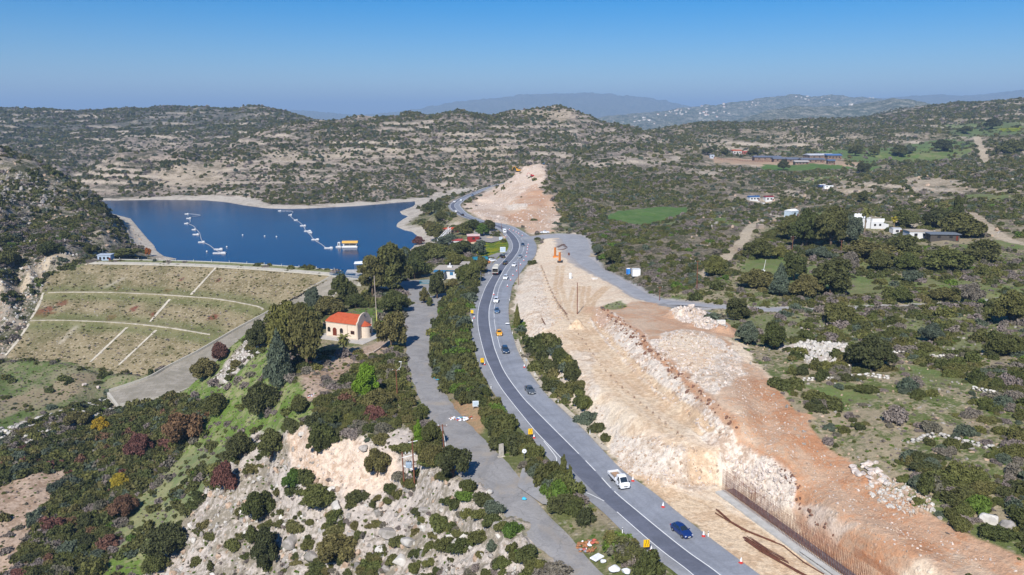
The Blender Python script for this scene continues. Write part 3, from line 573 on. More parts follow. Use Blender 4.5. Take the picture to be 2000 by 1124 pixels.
def terrain_mat():
    t = NT('ground'); at = lambda n: t.n('ShaderNodeAttribute', attribute_name=n)
    ca, cb, cp = at('ca'), at('cb'), at('cp'); sp = t.n('ShaderNodeSeparateColor'); t.l(cp.outputs['Color'], sp.inputs[0])
    p = t.pos()
    big = t.noise(.035, 4, .6, p); mid = t.noise(.16, 5, .6, p); fine = t.noise(.9, 5, .65, p); tiny = t.noise(3.2, 3, .6, p)
    mx = t.math('MULTIPLY_ADD', big, .30, t.math('MULTIPLY_ADD', mid, .38, t.math('MULTIPLY', fine, .32)))
    thr = t.math('MULTIPLY_ADD', sp.outputs[0], .24, .38)       # threshold around .5
    f = t.ramp(mx, t.math('SUBTRACT', thr, .045), t.math('ADD', thr, .045), 1., 0.)
    c = t.mix(f, ca.outputs['Color'], cb.outputs['Color'])
    vor = t.n('ShaderNodeTexVoronoi'); vor.inputs['Scale'].default_value = .85; vor.inputs['Randomness'].default_value = 1
    t.l(p, vor.inputs['Vector'])
    # pale stones where the ground has them
    st = t.ramp(vor.outputs['Distance'], .16, .34, 1., 0.); gate = t.ramp(t.noise(.22, 3, .6, p), .50, .60)
    st = t.math('MULTIPLY', t.math('MULTIPLY', st, gate), sp.outputs[1])
    c = t.mix(st, c, K(222,210,196))
    shade = t.ramp(tiny, .3, .7, .88, 1.1); sh2 = t.ramp(fine, .3, .7, .86, 1.12)
    cc = t.n('ShaderNodeCombineColor'); v = t.math('MULTIPLY', shade, sh2)
    for i in range(3): t.l(v, cc.inputs[i])
    c = t.mix(1., c, cc.outputs[0], 'MULTIPLY')
    t.base(c, .95, .08)
    h = t.math('MULTIPLY_ADD', fine, .8, t.math('MULTIPLY_ADD', tiny, .25, t.math('MULTIPLY', st, .6)))
    t.bump(h, .55, .8); return t.m
ground = bpy.data.objects.new('ground', tm); COL.objects.link(ground); tm.materials.append(terrain_mat()); ground['kind'] = 'structure'
# ------------------------------------------------------------------ generic builders
def setp(o, label=None, cat=None, group=None, kind=None):
    if label: o['label'] = label
    if cat: o['category'] = cat
    if group: o['group'] = group
    if kind: o['kind'] = kind
    return o
def link(name, me, mats, parent=None, loc=None, rz=None):
    o = bpy.data.objects.new(name, me); COL.objects.link(o)
    if mats is not None:
        for m in (mats if isinstance(mats, (list, tuple)) else [mats]): me.materials.append(m)
    if parent: o.parent = parent
    if loc is not None: o.location = loc
    if rz is not None: o.rotation_euler = (0, 0, rz)
    return o
def empty(name, loc, rz=0, label=None, cat=None, group=None):
    o = bpy.data.objects.new(name, None); COL.objects.link(o); o.location = loc; o.rotation_euler = (0, 0, rz); o.empty_display_size = .5
    return setp(o, label, cat, group)
def pydata(name, v, f, smooth=False):
    me = bpy.data.meshes.new(name); me.from_pydata([tuple(a) for a in v], [], f); me.update()
    if smooth: me.polygons.foreach_set('use_smooth', [True]*len(me.polygons))
    return me
class MB:
    """collects simple shapes into one mesh"""
    def __init__(s): s.v = []; s.f = []; s.mi = []
    def add(s, v, f, mi=0):
        n = len(s.v); s.v += [tuple(a) for a in v]; s.f += [tuple(i+n for i in q) for q in f]; s.mi += [mi]*len(f); return s
    def box(s, c, d, rz=0, mi=0, top=None, tilt=0):
        x, y, z = c; a, b, h = d[0]/2, d[1]/2, d[2]/2; ta, tb = (a*top[0], b*top[1]) if top else (a, b)
        vs = [(-a,-b,-h),(a,-b,-h),(a,b,-h),(-a,b,-h),(-ta,-tb,h),(ta,-tb,h),(ta,tb,h),(-ta,tb,h)]
        M = Matrix.Rotation(rz, 3, 'Z') @ Matrix.Rotation(tilt, 3, 'X')
        vs = [tuple(M @ Vector(q) + Vector(c)) for q in vs]
        return s.add(vs, [(0,3,2,1),(4,5,6,7),(0,1,5,4),(1,2,6,5),(2,3,7,6),(3,0,4,7)], mi)
    def bar(s, p, q, r0, r1=None, n=6, mi=0):
        p, q = Vector(p), Vector(q); r1 = r0 if r1 is None else r1; d = (q-p).normalized(); a = d.orthogonal().normalized(); b = d.cross(a); vs = []
        for c, r in ((p, r0), (q, r1)):
            for k in range(n):
                t = 2*math.pi*k/n; vs.append(c+a*(r*math.cos(t))+b*(r*math.sin(t)))
        f = [(k, (k+1)%n, n+(k+1)%n, n+k) for k in range(n)]+[tuple(reversed(range(n))), tuple(range(n, 2*n))]
        return s.add(vs, f, mi)
    def lathe(s, c, prof, n=12, mi=0):
        vs = []; f = []
        for r, z in prof:
            for k in range(n): t = 2*math.pi*k/n; vs.append((c[0]+r*math.cos(t), c[1]+r*math.sin(t), c[2]+z))
        for i in range(len(prof)-1):
            for k in range(n): f.append((i*n+k, i*n+(k+1)%n, (i+1)*n+(k+1)%n, (i+1)*n+k))
        f.append(tuple(reversed(range(n)))); f.append(tuple(range((len(prof)-1)*n, len(prof)*n)))
        return s.add(vs, f, mi)
    def prism(s, pts, axis, a, b, mi=0):
        """outline in a plane, pushed from a to b along axis ('x','y','z')"""
        n = len(pts); vs = []
        for w in (a, b):
            for p, q in pts: vs.append({'x': (w,p,q), 'y': (p,w,q), 'z': (p,q,w)}[axis])
        f = [(k, (k+1)%n, n+(k+1)%n, n+k) for k in range(n)]+[tuple(reversed(range(n))), tuple(range(n, 2*n))]
        return s.add(vs, f, mi)
    def rock(s, c, r, seed, mi=0, sub=2):
        rnd = random.Random(seed); bm = bmesh.new(); bmesh.ops.create_icosphere(bm, subdivisions=sub, radius=1)
        pl = [(Vector((rnd.gauss(0,1), rnd.gauss(0,1), rnd.gauss(0,1))).normalized(), rnd.uniform(.45,.85)) for _ in range(9)]
        for v in bm.verts:
            p = v.co.copy()
            for n_, d_ in pl:
                e = p.dot(n_)-d_
                if e > 0: p -= n_*e
            v.co = Vector((p.x*r[0], p.y*r[1], p.z*r[2]))+Vector(c)
        bm.normal_update(); vs = [tuple(v.co) for v in bm.verts]; f = [tuple(v.index for v in q.verts) for q in bm.faces]; bm.free(); return s.add(vs, f, mi)
    def build(s, name, mats, parent=None, loc=None, rz=None, smooth=False, bevel=0):
        me = pydata(name, s.v, s.f, smooth); o = link(name, me, mats, parent, loc, rz)
        if len(me.materials) > 1: me.polygons.foreach_set('material_index', s.mi)
        bm = bmesh.new(); bm.from_mesh(me); bmesh.ops.recalc_face_normals(bm, faces=bm.faces); 
        if bevel: bmesh.ops.bevel(bm, geom=[e for e in bm.edges], offset=bevel, segments=1, affect='EDGES', clamp_overlap=True)
        bm.to_mesh(me); bm.free(); me.update(); return o
_M = {}
def mat(name, col, rough=.7, spec=.3, metal=0, var=.12, scale=2.0, bump=0):
    if name in _M: return _M[name]
    t = NT(name); tc = t.n('ShaderNodeTexCoord').outputs['Object']
    n = t.noise(scale, 4, .6, tc); oi = t.n('ShaderNodeObjectInfo').outputs['Random']
    a = tuple(c*(1-var) for c in col); b = tuple(min(1, c*(1+var)) for c in col)
    c = t.mix(t.ramp(n, .3, .7), a, b); t.base(c, rough, spec, metal)
    if bump: t.bump(t.noise(scale*4, 3, .6, tc), bump, .03)
    _M[name] = t.m; return t.m
def glassm():
    if 'car_glass' in _M: return _M['car_glass']
    t = NT('car_glass'); t.base((.02,.03,.04), .06, .9); _M['car_glass'] = t.m; return t.m
# ------------------------------------------------------------------ water
wt = NT('water'); tc = wt.pos()
n = wt.noise(.9, 4, .6, tc); n2_ = wt.noise(.045, 3, .5, tc)
wt.base(wt.mix(wt.ramp(n2_, .35, .7), K(3,50,98,.58), K(6,62,110,.58)), .16, .15)
wt.bump(n, .18, .25)
xs = [p[0] for p in lake_poly]; ys = [p[1] for p in lake_poly]
wp = [(min(xs)-25, min(ys)-6), (max(xs)+18, min(ys)-6), (max(xs)+18, max(ys)+25), (min(xs)-25, max(ys)+25)]
# the sheet follows the shoreline a few metres under the bank
cx, cy = sum(xs)/len(xs), sum(ys)/len(ys)
bm = bmesh.new(); vv = []
for i, p in enumerate(lake_poly):
    a = Vector(lake_poly[i-1]); b = Vector(p); c = Vector(lake_poly[(i+1)%len(lake_poly)]); nrm = Vector(((c-a).y, -(c-a).x)).normalized()
    q = b+nrm*2.5
    if inside(np.array([q.x]), np.array([q.y]), lake_poly)[0]: q = b-nrm*2.5
    vv.append(bm.verts.new((q.x, q.y, LAKE_Z)))
fc = bm.faces.new(vv); bmesh.ops.triangulate(bm, faces=[fc]); bm.normal_update()
for f in bm.faces:
    if f.normal.z < 0: f.normal_flip()
me = bpy.data.meshes.new('lake_water'); bm.to_mesh(me); bm.free()
setp(link('lake_water', me, wt.m), kind='structure')
# ------------------------------------------------------------------ roads
def lerp3(a, b, f): return tuple(a[i]+(b[i]-a[i])*f for i in range(3))
def sheet(name, rows, mats, attr=None, kind='structure', z=0, skirt=.3):
    """rows: list of lists of points, all the same length"""
    n = len(rows[0]); v = []; f = []
    for r in rows:
        for p in r: v.append((p[0], p[1], p[2]+z))
    for i in range(len(rows)-1):
        for k in range(n-1): f.append((i*n+k, i*n+k+1, (i+1)*n+k+1, (i+1)*n+k))
    me = pydata(name, v, f)
    bm = bmesh.new(); bm.from_mesh(me)
    bmesh.ops.recalc_face_normals(bm, faces=bm.faces)
    if sum(q.normal.z for q in bm.faces) < 0: bmesh.ops.reverse_faces(bm, faces=bm.faces)
    bm.to_mesh(me); bm.free()
    if attr is not None: add_attr(me, 'col', np.array(attr))
    o = link(name, me, mats); 
    if kind: o['kind'] = kind
    return o
def asphalt_mat(name, col=None, crack=.5):
    t = NT(name); p = t.pos()
    if col is None: at = t.n('ShaderNodeAttribute', attribute_name='col'); base = at.outputs['Color']
    else: base = col
    a = t.noise(.12, 6, .7, p, 1.5); b = t.noise(2.5, 4, .6, p)
    v = t.math('MULTIPLY', t.ramp(a, .3, .7, .84, 1.13), t.ramp(b, .3, .7, .93, 1.07))
    cc = t.n('ShaderNodeCombineColor'); [t.l(v, cc.inputs[i]) for i in range(3)]
    c = t.mix(1., base, cc.outputs[0], 'MULTIPLY')
    if crack: c = t.mix(t.ramp(t.noise(.09, 5, .65, p, 1.), .5, .7, 0., .55), c, K(190,174,152))
    if crack:
        vo = t.n('ShaderNodeTexVoronoi', feature='DISTANCE_TO_EDGE'); vo.inputs['Scale'].default_value = .12
        wv = t.n('ShaderNodeVectorMath', operation='ADD'); t.l(p, wv.inputs[0]); nn = t.n('ShaderNodeTexNoise'); nn.inputs['Scale'].default_value = .5; t.l(p, nn.inputs['Vector'])
        sc = t.n('ShaderNodeVectorMath', operation='SCALE'); t.l(nn.outputs['Color'], sc.inputs[0]); sc.inputs[3].default_value = 3; t.l(sc.outputs[0], wv.inputs[1]); t.l(wv.outputs[0], vo.inputs['Vector'])
        c = t.mix(t.math('MULTIPLY', t.ramp(vo.outputs['Distance'], .004, .018, 1., 0.), crack), c, (.07,.065,.06))
    t.base(c, .85, .2); t.bump(b, .2, .02); return t.m
ASP_L = np.array(K(160,164,172)); ASP_D = np.array(K(116,120,133)); ASP_S = np.array(K(162,163,166)); ASP_T = np.array(K(150,152,157)); STRIP = np.array(K(206,192,170))
rows = []; att = []
for i in range(len(hwl)):
    l, r, e, c = hwl[i], hwr[i], hwe[i], hwc[i]; w = math.dist(l[:2], r[:2]); fe = math.dist(l[:2], e[:2])/w; fc_ = math.dist(l[:2], c[:2])/w
    cols = sorted([0, fe-.02, fe, fe+.02, fe+(fc_-fe)*.25, fe+(fc_-fe)*.5, fe+(fc_-fe)*.75, fc_-.02, fc_, fc_+.02]+[fc_+(1-fc_)*q for q in (.12,.2,.3,.42,.5,.62,.8,.96,1)])
    rr = []; nz = .02*math.sin(i*.7)
    for q in cols:
        rr.append(lerp3(l, r, q))
        if q < fe: cc = ASP_S
        elif q < fc_-.001: cc = ASP_D*(1.0+.10*math.sin((q-fe)/(fc_-fe)*math.pi*4))
        else:
            g = (q-fc_)/(1-fc_); cc = ASP_L*(1-.11*math.exp(-((g-.16)/.07)**2)-.11*math.exp(-((g-.42)/.07)**2)) if g < .96 else ASP_S
        att.append(cc*(1+nz))
    rows.append(rr)
hwy_mat = asphalt_mat('highway_asphalt', None, 0)
sheet('highway', rows, hwy_mat, att)
white = mat('road_paint', K(236,236,232,.9), .7, .2, var=.08, scale=1.5)
def ribbon(mb, pts, w, z, side=0.0, dash=None):
    P_ = [Vector(p) for p in pts]; acc = 0; quads = []
    L_ = []; R_ = []
    for i, p in enumerate(P_):
        d = (P_[min(i+1,len(P_)-1)]-P_[max(i-1,0)]); d.z = 0; d.normalize(); n = Vector((d.y, -d.x, 0))
        c = p+n*side; L_.append(c-n*w/2+Vector((0,0,z))); R_.append(c+n*w/2+Vector((0,0,z)))
    for i in range(len(P_)-1):
        seg = (P_[i+1]-P_[i]).length; acc += seg
        if dash and (acc % dash[1]) > dash[0]: continue
        mb.add([L_[i], R_[i], R_[i+1], L_[i+1]], [(0,1,2,3)])
mb = MB()
iA = 4*6+3; iB = 6*6+4       # junction gap in the near edge line
ribbon(mb, hwe[:iA+4], .16, .004); ribbon(mb, hwe[iB+4:], .16, .004)
ribbon(mb, hwc[:37], .17, .004); ribbon(mb, hwc[37:47], .16, .004, dash=(5.2, 7.5)); ribbon(mb, hwc[47:], .17, .004)
ribbon(mb, smooth_line([pz(x,y,0) for x,y in [(1062,862),(1075,878),(1086,893),(1087,900),(1083,908),(1076,914)]],4), .15, .004)
ribbon(mb, smooth_line([pz(x,y,0) for x,y in [(1134,961),(1146,963),(1160,969),(1180,979)]],4), .15, .004)
# second line towards the works side and the edge lines of the far bends
off = [lerp3(c, r, .26) for c, r in zip(hwc, hwr)]; ribbon(mb, off[16*6:31*6], .12, .004, dash=(11,12))
ribbon(mb, [lerp3(l, r, .93) for l, r in zip(hwl, hwr)][30*6:], .15, .004); 
markings = mb.build('road_markings', white); markings['kind'] = 'structure'
# concrete verge channel on the works side
mb = MB(); sub = hwr[8*6:17*6]
rowz = []
for i, p in enumerate(sub):
    c = Vector(hwc[8*6+i]); d = (Vector(p)-c); d.z = 0; d.normalize(); rowz.append([tuple(Vector(p)+d*.02+Vector((0,0,.02))), tuple(Vector(p)+d*.5+Vector((0,0,-.03))), tuple(Vector(p)+d*1.4+Vector((0,0,.1)))])
sheet('roadside_channel', rowz, mat('channel_concrete', K(206,194,174), .9, .1, var=.15, scale=1), kind='structure')
sheet_old = asphalt_mat('old_asphalt', K(166,163,160), .22)
def road_sheet(name, key, m, z=.0, lift=.0, n=6, wob=.0):
    pts, hw = roads[key]; rows = []
    for i, p in enumerate(pts):
        a = Vector(pts[max(i-1,0)]); b = Vector(pts[min(i+1,len(pts)-1)]); d = (b-a); d.z = 0; d.normalize(); nn = Vector((d.y,-d.x,0)); w = hw[i]
        jl = wob*(random.random()-.5); jr = wob*(random.random()-.5)
        rows.append([tuple(Vector(p)+nn*(w*(k/n*2-1)+(jl if k == 0 else jr if k == n else 0))+Vector((0,0,lift-(.12 if k in (0,n) else 0)))) for k in range(n+1)])
    return sheet(name, rows, m)
road_sheet('old_road', 'old', sheet_old, wob=.7)
road_sheet('side_road', 'side', asphalt_mat('gravel_road', K(176,176,178), 0), lift=-.02, wob=.6)
road_sheet('side_road_spur', 'spur', asphalt_mat('spur_asphalt', K(160,158,156), .4), lift=.015, wob=.4)
# parking surface
bm = bmesh.new(); fc = bm.faces.new([bm.verts.new((x,y,-3.2)) for x,y in park]); bm.normal_update()
if fc.normal.z < 0: fc.normal_flip()
me = bpy.data.meshes.new('parking_area'); bm.to_mesh(me); bm.free(); setp(link('parking_area', me, sheet_old), kind='structure')
# junction mouth between highway and old road
jm = [(1112,938),(1092,915),(1060,905),(1020,915),(1010,950),(1060,985),(1110,985),(1140,972)]
jz = [-.03,-.03,-.25,-.75,-1.0,-1.0,-.6,-.1]
bm = bmesh.new(); fc = bm.faces.new([bm.verts.new(pz(x,y,z+.03)) for (x,y),z in zip(jm,jz)]); bm.normal_update()
bmesh.ops.triangulate(bm, faces=[fc])
for f in bm.faces:
    if f.normal.z < 0: f.normal_flip()
me = bpy.data.meshes.new('junction_surface'); bm.to_mesh(me); bm.free(); setp(link('junction_surface', me, asphalt_mat('junction_asphalt', K(166,165,165), .3)), kind='structure')
lay = [(955,545),(957,530),(962,512),(975,500),(985,494),(972,494),(955,500),(940,510),(938,525),(942,545)]
bm = bmesh.new(); fc = bm.faces.new([bm.verts.new(pz(x,y,-.012)) for x,y in lay]); bm.normal_update()
if fc.normal.z < 0: fc.normal_flip()
me = bpy.data.meshes.new('lay_by'); bm.to_mesh(me); bm.free(); setp(link('lay_by', me, asphalt_mat('layby_asphalt', K(160,158,155), .3)), kind='structure')
lay = [(952,441),(938,437),(928,444),(925,458),(930,470),(960,474),(985,468),(978,456),(966,448)]
bm = bmesh.new(); fc = bm.faces.new([bm.verts.new(pz(x,y,-.012)) for x,y in lay]); bm.normal_update()
if fc.normal.z < 0: fc.normal_flip()
me = bpy.data.meshes.new('roadside_parking'); bm.to_mesh(me); bm.free(); setp(link('roadside_parking', me, _M.get('x') or asphalt_mat('forecourt_asphalt', K(172,166,160), .3)), kind='structure')
# ------------------------------------------------------------------ dam, spillway, bridge
dg = NT('dam_grass'); p = dg.pos()
a = dg.noise(.12, 5, .6, p); b = dg.noise(.9, 5, .65, p); rd = dg.noise(.045, 3, .5, p); gr = dg.noise(.06, 3, .5, p)
c = dg.mix(dg.ramp(a, .4, .6), K(160,146,114), K(134,122,90)); c = dg.mix(dg.ramp(b, .5, .68), c, K(192,178,150)); 
sg = dg.n('ShaderNodeSeparateXYZ'); dg.l(p, sg.inputs[0])
c = dg.mix(dg.math('MULTIPLY', dg.ramp(gr, .5, .62), .4), c, K(116,116,78)); 
at = dg.n('ShaderNodeAttribute', attribute_name='col'); sp_ = dg.n('ShaderNodeSeparateColor'); dg.l(at.outputs['Color'], sp_.inputs[0])
c = dg.mix(dg.math('MULTIPLY', sp_.outputs[0], dg.ramp(b, .3, .6, .5, 1.)), c, K(132,84,66)); c = dg.mix(dg.math('MULTIPLY', sp_.outputs[1], .75), c, K(106,116,68))
c = dg.mix(sp_.outputs[2], c, K(206,196,176))
dg.base(c, .95, .05); dg.bump(b, .6, .5)
dam_root = empty('dam', cA.lerp(cB, .5), 0, 'curved earth dam with dry grass face crossed by pale berm lines, holding back the lake', 'dam')
def local(v, root): return tuple(Vector(v)-root.location)
# face grid clipped to its outline: columns along the crest, rows down the slope
xs = [p[0] for p in dam_poly]; ys = [p[1] for p in dam_poly]
gx = np.arange(min(xs)-1, max(xs)+1, .8); gy = np.arange(min(ys)-1, max(ys)+1, .8); MX, MY = np.meshgrid(gx, gy); sx, sy = MX.ravel(), MY.ravel()
dz_ = dam_z(sx, sy)+(fbm(sx, sy, 3, 3, 12)-.5)*.25
def dpx(pts): return [tuple(dam_face(*q)[0]) for q in pts]
bermlines = [[(95,574),(160,573),(224,574),(300,577),(360,581),(430,587),(500,600),(515,608)], [(60,629),(110,628),(180,630),(250,634),(310,640),(360,647),(412,656)]]
chan = [[(424,521),(373,577)],[(337,580),(293,630)],[(254,635),(176,709)],[(305,646),(232,714)],[(86,573),(74,600),(60,625)],[(58,632),(34,668),(10,696)]]
faint = [[(148,640),(118,670)],[(210,560),(240,545)]]
zc = np.zeros((len(sx),3))
for l in bermlines:
    d, _ = dist_line(sx, sy, dpx(l)); dz_ += .5*np.exp(-(d/1.6)**2); zc[:,1] = np.maximum(zc[:,1], .8*np.exp(-((d-3)/2.8)**2)*(1 if 1 else 0))
reds = [(80,540,18,7),(100,532,10,5),(120,592,10,4),(85,612,22,6),(215,623,8,3),(300,616,6,3),(328,568,7,3),(355,546,5,2.5),(428,548,6,3),(415,622,9,3.5),(260,604,8,3),(388,520,6,2),(10,668,14,6),(230,565,6,2.5)]
for rx_, ry_, ra, rb in reds:
    c0 = dam_face(rx_, ry_)[0]; k = 4.3; r = np.hypot((sx-c0.x)/(ra/k), (sy-c0.y)/(rb/k*3))+(fbm(sx,sy,2,3,8)-.5)*1.4; zc[:,0] = np.maximum(zc[:,0], 1-sstep(.6,1.1,r))
for l in faint:
    d, _ = dist_line(sx, sy, dpx(l)); zc[:,2] = np.maximum(zc[:,2], .5*np.exp(-(d/1.2)**2))
ins = inside(sx, sy, dam_poly); idx = -np.ones(len(sx), int); keep = np.nonzero(ins)[0]; idx[keep] = np.arange(len(keep))
G = idx.reshape(MX.shape); f = []
for i in range(G.shape[0]-1):
    a = G[i,:-1]; b_ = G[i,1:]; c_ = G[i+1,1:]; d_ = G[i+1,:-1]; ok = (a>=0)&(b_>=0)&(c_>=0)&(d_>=0)
    f += list(zip(a[ok].tolist(), b_[ok].tolist(), c_[ok].tolist(), d_[ok].tolist()))
vv = np.stack([sx[keep], sy[keep], dz_[keep]+.06],1)-np.array(dam_root.location)
me = pydata('grass_face', vv.tolist(), f, True); add_attr(me, 'col', zc[keep]); link('grass_face', me, dg.m, dam_root)
pale = mat('berm_concrete', K(212,202,182), .9, .1, var=.2, scale=.6)
for nm, ls, w in (('berm_kerb', bermlines, 1.0), ('drain_channel', chan, 1.1)):
    for l in ls:
        pts = dpx(l); mb = MB(); pts = smooth_line(pts, 6); pts = [local((q[0], q[1], float(dam_z(np.array([q[0]]), np.array([q[1]]))[0])+(.58 if nm == 'berm_kerb' else .2)), dam_root) for q in pts]
        P_ = [Vector(q) for q in pts]
        for i in range(len(P_)-1):
            d = (P_[i+1]-P_[i]).normalized(); n_ = Vector((d.y,-d.x,0)).normalized()*w/2*(.8+.4*random.random()); u = Vector((0,0,-.7))
            a, b2 = P_[i], P_[i+1]; mb.add([a-n_, a+n_, b2+n_, b2-n_, a-n_+u, a+n_+u, b2+n_+u, b2-n_+u], [(0,1,2,3),(0,3,7,4),(1,5,6,2)])
        mb.build(nm, pale, dam_root)
# crest road, grass strip and guard rail
cr = MB(); gs = MB(); rail = MB()
def crest_off(c, o, z): return Vector((c.x+down.x*o, c.y+down.y*o, z))
for i in range(crest_n):
    a, b2 = crest[i], crest[i+1]
    q = [crest_off(a,1.6,-3.35), crest_off(a,1.6,-2.9), crest_off(a,-3.2,-2.85), crest_off(a,-3.2,-3.4), crest_off(b2,1.6,-3.35), crest_off(b2,1.6,-2.9), crest_off(b2,-3.2,-2.85), crest_off(b2,-3.2,-3.4)]
    cr.add([local(v, dam_root) for v in q], [(1,2,6,5),(0,1,5,4),(2,3,7,6)])
    q = [crest_off(a,-3.2,-2.86), crest_off(a,-7.2,-2.6), crest_off(b2,-7.2,-2.6), crest_off(b2,-3.2,-2.86), crest_off(a,-9,-3.6), crest_off(b2,-9,-3.6)]
    gs.add([local(v, dam_root) for v in q], [(0,1,2,3),(1,4,5,2)])
    for o, z0, z1 in ((-7.4, -2.75, -2.3),):
        q = [crest_off(a,o,z0), crest_off(a,o,z1), crest_off(a,o-.25,z1), crest_off(a,o-.25,z0), crest_off(b2,o,z0), crest_off(b2,o,z1), crest_off(b2,o-.25,z1), crest_off(b2,o-.25,z0)]
        rail.add([local(v, dam_root) for v in q], [(0,1,5,4),(1,2,6,5),(2,3,7,6)])
cr.build('crest_road', mat('crest_track', K(216,208,190), .9, .1, var=.12, scale=.4), dam_root)
gs.build('crest_verge', mat('verge_grass', K(140,142,100), .95, .05, var=.25, scale=.8), dam_root)
rail.build('parapet', mat('parapet_concrete', K(206,204,196), .9, .1), dam_root)
for i in range(3, crest_n, 3):
    mb = MB(); q = local(crest_off(crest[i], -6.6, -2.75), dam_root); mb.bar(q, (q[0],q[1],q[2]+1.3), .09, .09, 5); mb.box((q[0],q[1],q[2]+1.35),(.22,.22,.1)); mb.build('crest_post', mat('white_post', K(232,232,228), .6), dam_root)
# spillway
cm = NT('chute_concrete'); p = cm.pos(); a = cm.noise(.25, 5, .6, p); b = cm.noise(1.6, 5, .65, p)
wv = cm.n('ShaderNodeTexBrick'); wv.inputs['Scale'].default_value = .14; wv.inputs['Mortar Size'].default_value = .006; wv.inputs['Color1'].default_value = K(176,168,154)+(1,); wv.inputs['Color2'].default_value = K(164,156,142)+(1,); wv.inputs['Mortar'].default_value = K(120,112,100)+(1,); cm.l(p, wv.inputs['Vector'])
c = cm.mix(cm.ramp(a, .35, .65), wv.outputs[0], K(150,143,128)); c = cm.mix(cm.ramp(b, .55, .75), c, K(128,120,104)); cm.base(c, .9, .15); cm.bump(b, .3, .05)
sp_root = empty('spillway', chm[0], 0, 'long concrete spillway chute running down beside the grassy dam to a blunt end', 'spillway')
L3 = smooth_line(chl, 5); R3 = smooth_line(chr_, 5); mb = MB(); wl = MB(); wr = MB()
for i in range(len(L3)-1):
    a, b2, c2, d2 = [Vector(v) for v in (L3[i], R3[i], R3[i+1], L3[i+1])]
    mb.add([local(v, sp_root) for v in (a,b2,c2,d2)], [(0,1,2,3)])
    for wb, s0, s1, hh, o in ((wl, a, d2, .9, -1), (wr, b2, c2, 1.6, 1)):
        d = (s1-s0).normalized(); n_ = Vector((d.y,-d.x,0)).normalized()*.5
        if (n_.dot(b2-a)) < 0: n_ = -n_
        n_ = n_*o; u = Vector((0,0,hh)); dn = Vector((0,0,-1.8))
        q = [s0+dn, s0+u, s0+n_+u, s0+n_+dn, s1+dn, s1+u, s1+n_+u, s1+n_+dn]; wb.add([local(v, sp_root) for v in q], [(0,1,5,4),(1,2,6,5),(2,3,7,6)])
mb.build('chute_slab', cm.m, sp_root); wl.build('side_wall', mat('chute_edge', K(200,194,180), .9, .1), sp_root); wr.build('side_wall', mat('chute_edge', K(200,194,180)), sp_root)
mb = MB(); a = Vector(chl[-1]); b2 = Vector(chr_[-1]); e = (a-Vector(chl[-2])).normalized()*.8; dn = Vector((0,0,-3.5))
q = [a, b2, b2+e, a+e, a+dn, b2+dn, b2+e+dn, a+e+dn]; mb.add([local(v, sp_root) for v in q], [(0,1,2,3),(0,1,5,4),(1,2,6,5),(2,3,7,6),(3,0,4,7)]); mb.build('end_lip', mat('chute_edge', K(200,194,180)), sp_root)
# footbridge over the spillway mouth
bA = Vector(pz(650,536,-2.9)); bB = Vector(pz(770,551,-3.0)); br = empty('road_bridge', bA, math.atan2(bB.y-bA.y, bB.x-bA.x), 'narrow concrete bridge with blue railings crossing the spillway mouth', 'bridge')
BL = (bB-bA).length
mb = MB(); mb.box((BL/2, 0, -.3), (BL, 4.2, .5)); mb.box((BL/2, -1.7, -.85), (BL, .5, .6)); mb.box((BL/2, 1.7, -.85), (BL, .5, .6)); mb.build('deck', mat('bridge_concrete', K(206,202,190), .9, .1), br)
for xx in (BL*.42,):
    mb = MB()
    mb.box((xx, 0, -7.3), (1.6, 3.6, 12.4), top=(.8,.9)); mb.box((xx, 0, -1.35), (2.2, 4.0, .5)); mb.build('pier', mat('pier_concrete', K(190,186,176), .9, .1, var=.2, scale=.5), br)
blue = mat('blue_paint', K(24,98,150), .5, .4)
for yy in (-2.0, 2.0):
    mb = MB()
    for z in (.35, .7, 1.1): mb.bar((0,yy,z),(BL,yy,z),.05,.05,4)
    nn_ = int(BL/1.0)
    for k in range(nn_+1): mb.bar((k*BL/nn_,yy,-.05),(k*BL/nn_,yy,1.12),.04,.04,4)
    for k in range(nn_*5): mb.bar((k*BL/nn_/5,yy,.1),(k*BL/nn_/5,yy,1.08),.018,.018,3)
    mb.build('railing', blue, br)
mb = MB(); mb.bar((4,1.6,0),(4,1.6,2.6),.08,.08,6); mb.bar((3.2,1.6,2.0),(4.8,1.6,2.9),.06,.06,5); mb.bar((4,1.0,2.2),(4,2.2,2.2),.3,.3,8); mb.build('gate_winch', blue, br)
# ------------------------------------------------------------------ vegetation
def leaf_mat(name, cols, rough=.75):
    """cols: list of albedo colours, one is picked per plant; clumps vary inside the crown"""
    t = NT(name); oi = t.n('ShaderNodeObjectInfo'); r = t.n('ShaderNodeValToRGB'); r.color_ramp.interpolation = 'LINEAR'
    e = r.color_ramp.elements
    while len(e) < len(cols): e.new(.5)
    for i, c in enumerate(cols): e[i].position = i/(len(cols)-1) if len(cols) > 1 else 0; e[i].color = tuple(c)+(1,)
    t.l(oi.outputs['Random'], r.inputs[0])
    tc = t.n('ShaderNodeTexCoord').outputs['Object']; n = t.noise(2.6, 3, .6, tc); n2 = t.noise(9, 2, .6, tc)
    v = t.math('MULTIPLY', t.ramp(n, .3, .7, .72, 1.3), t.ramp(n2, .3, .7, .82, 1.2)); cc = t.n('ShaderNodeCombineColor')
    t.l(t.math('MULTIPLY', v, 1.03), cc.inputs[0]); t.l(v, cc.inputs[1]); t.l(t.math('MULTIPLY', v, .92), cc.inputs[2])
    c = t.mix(1., r.outputs[0], cc.outputs[0], 'MULTIPLY'); t.base(c, rough, .2)
    return t.m
k2 = lambda *a: K(*a, .82)
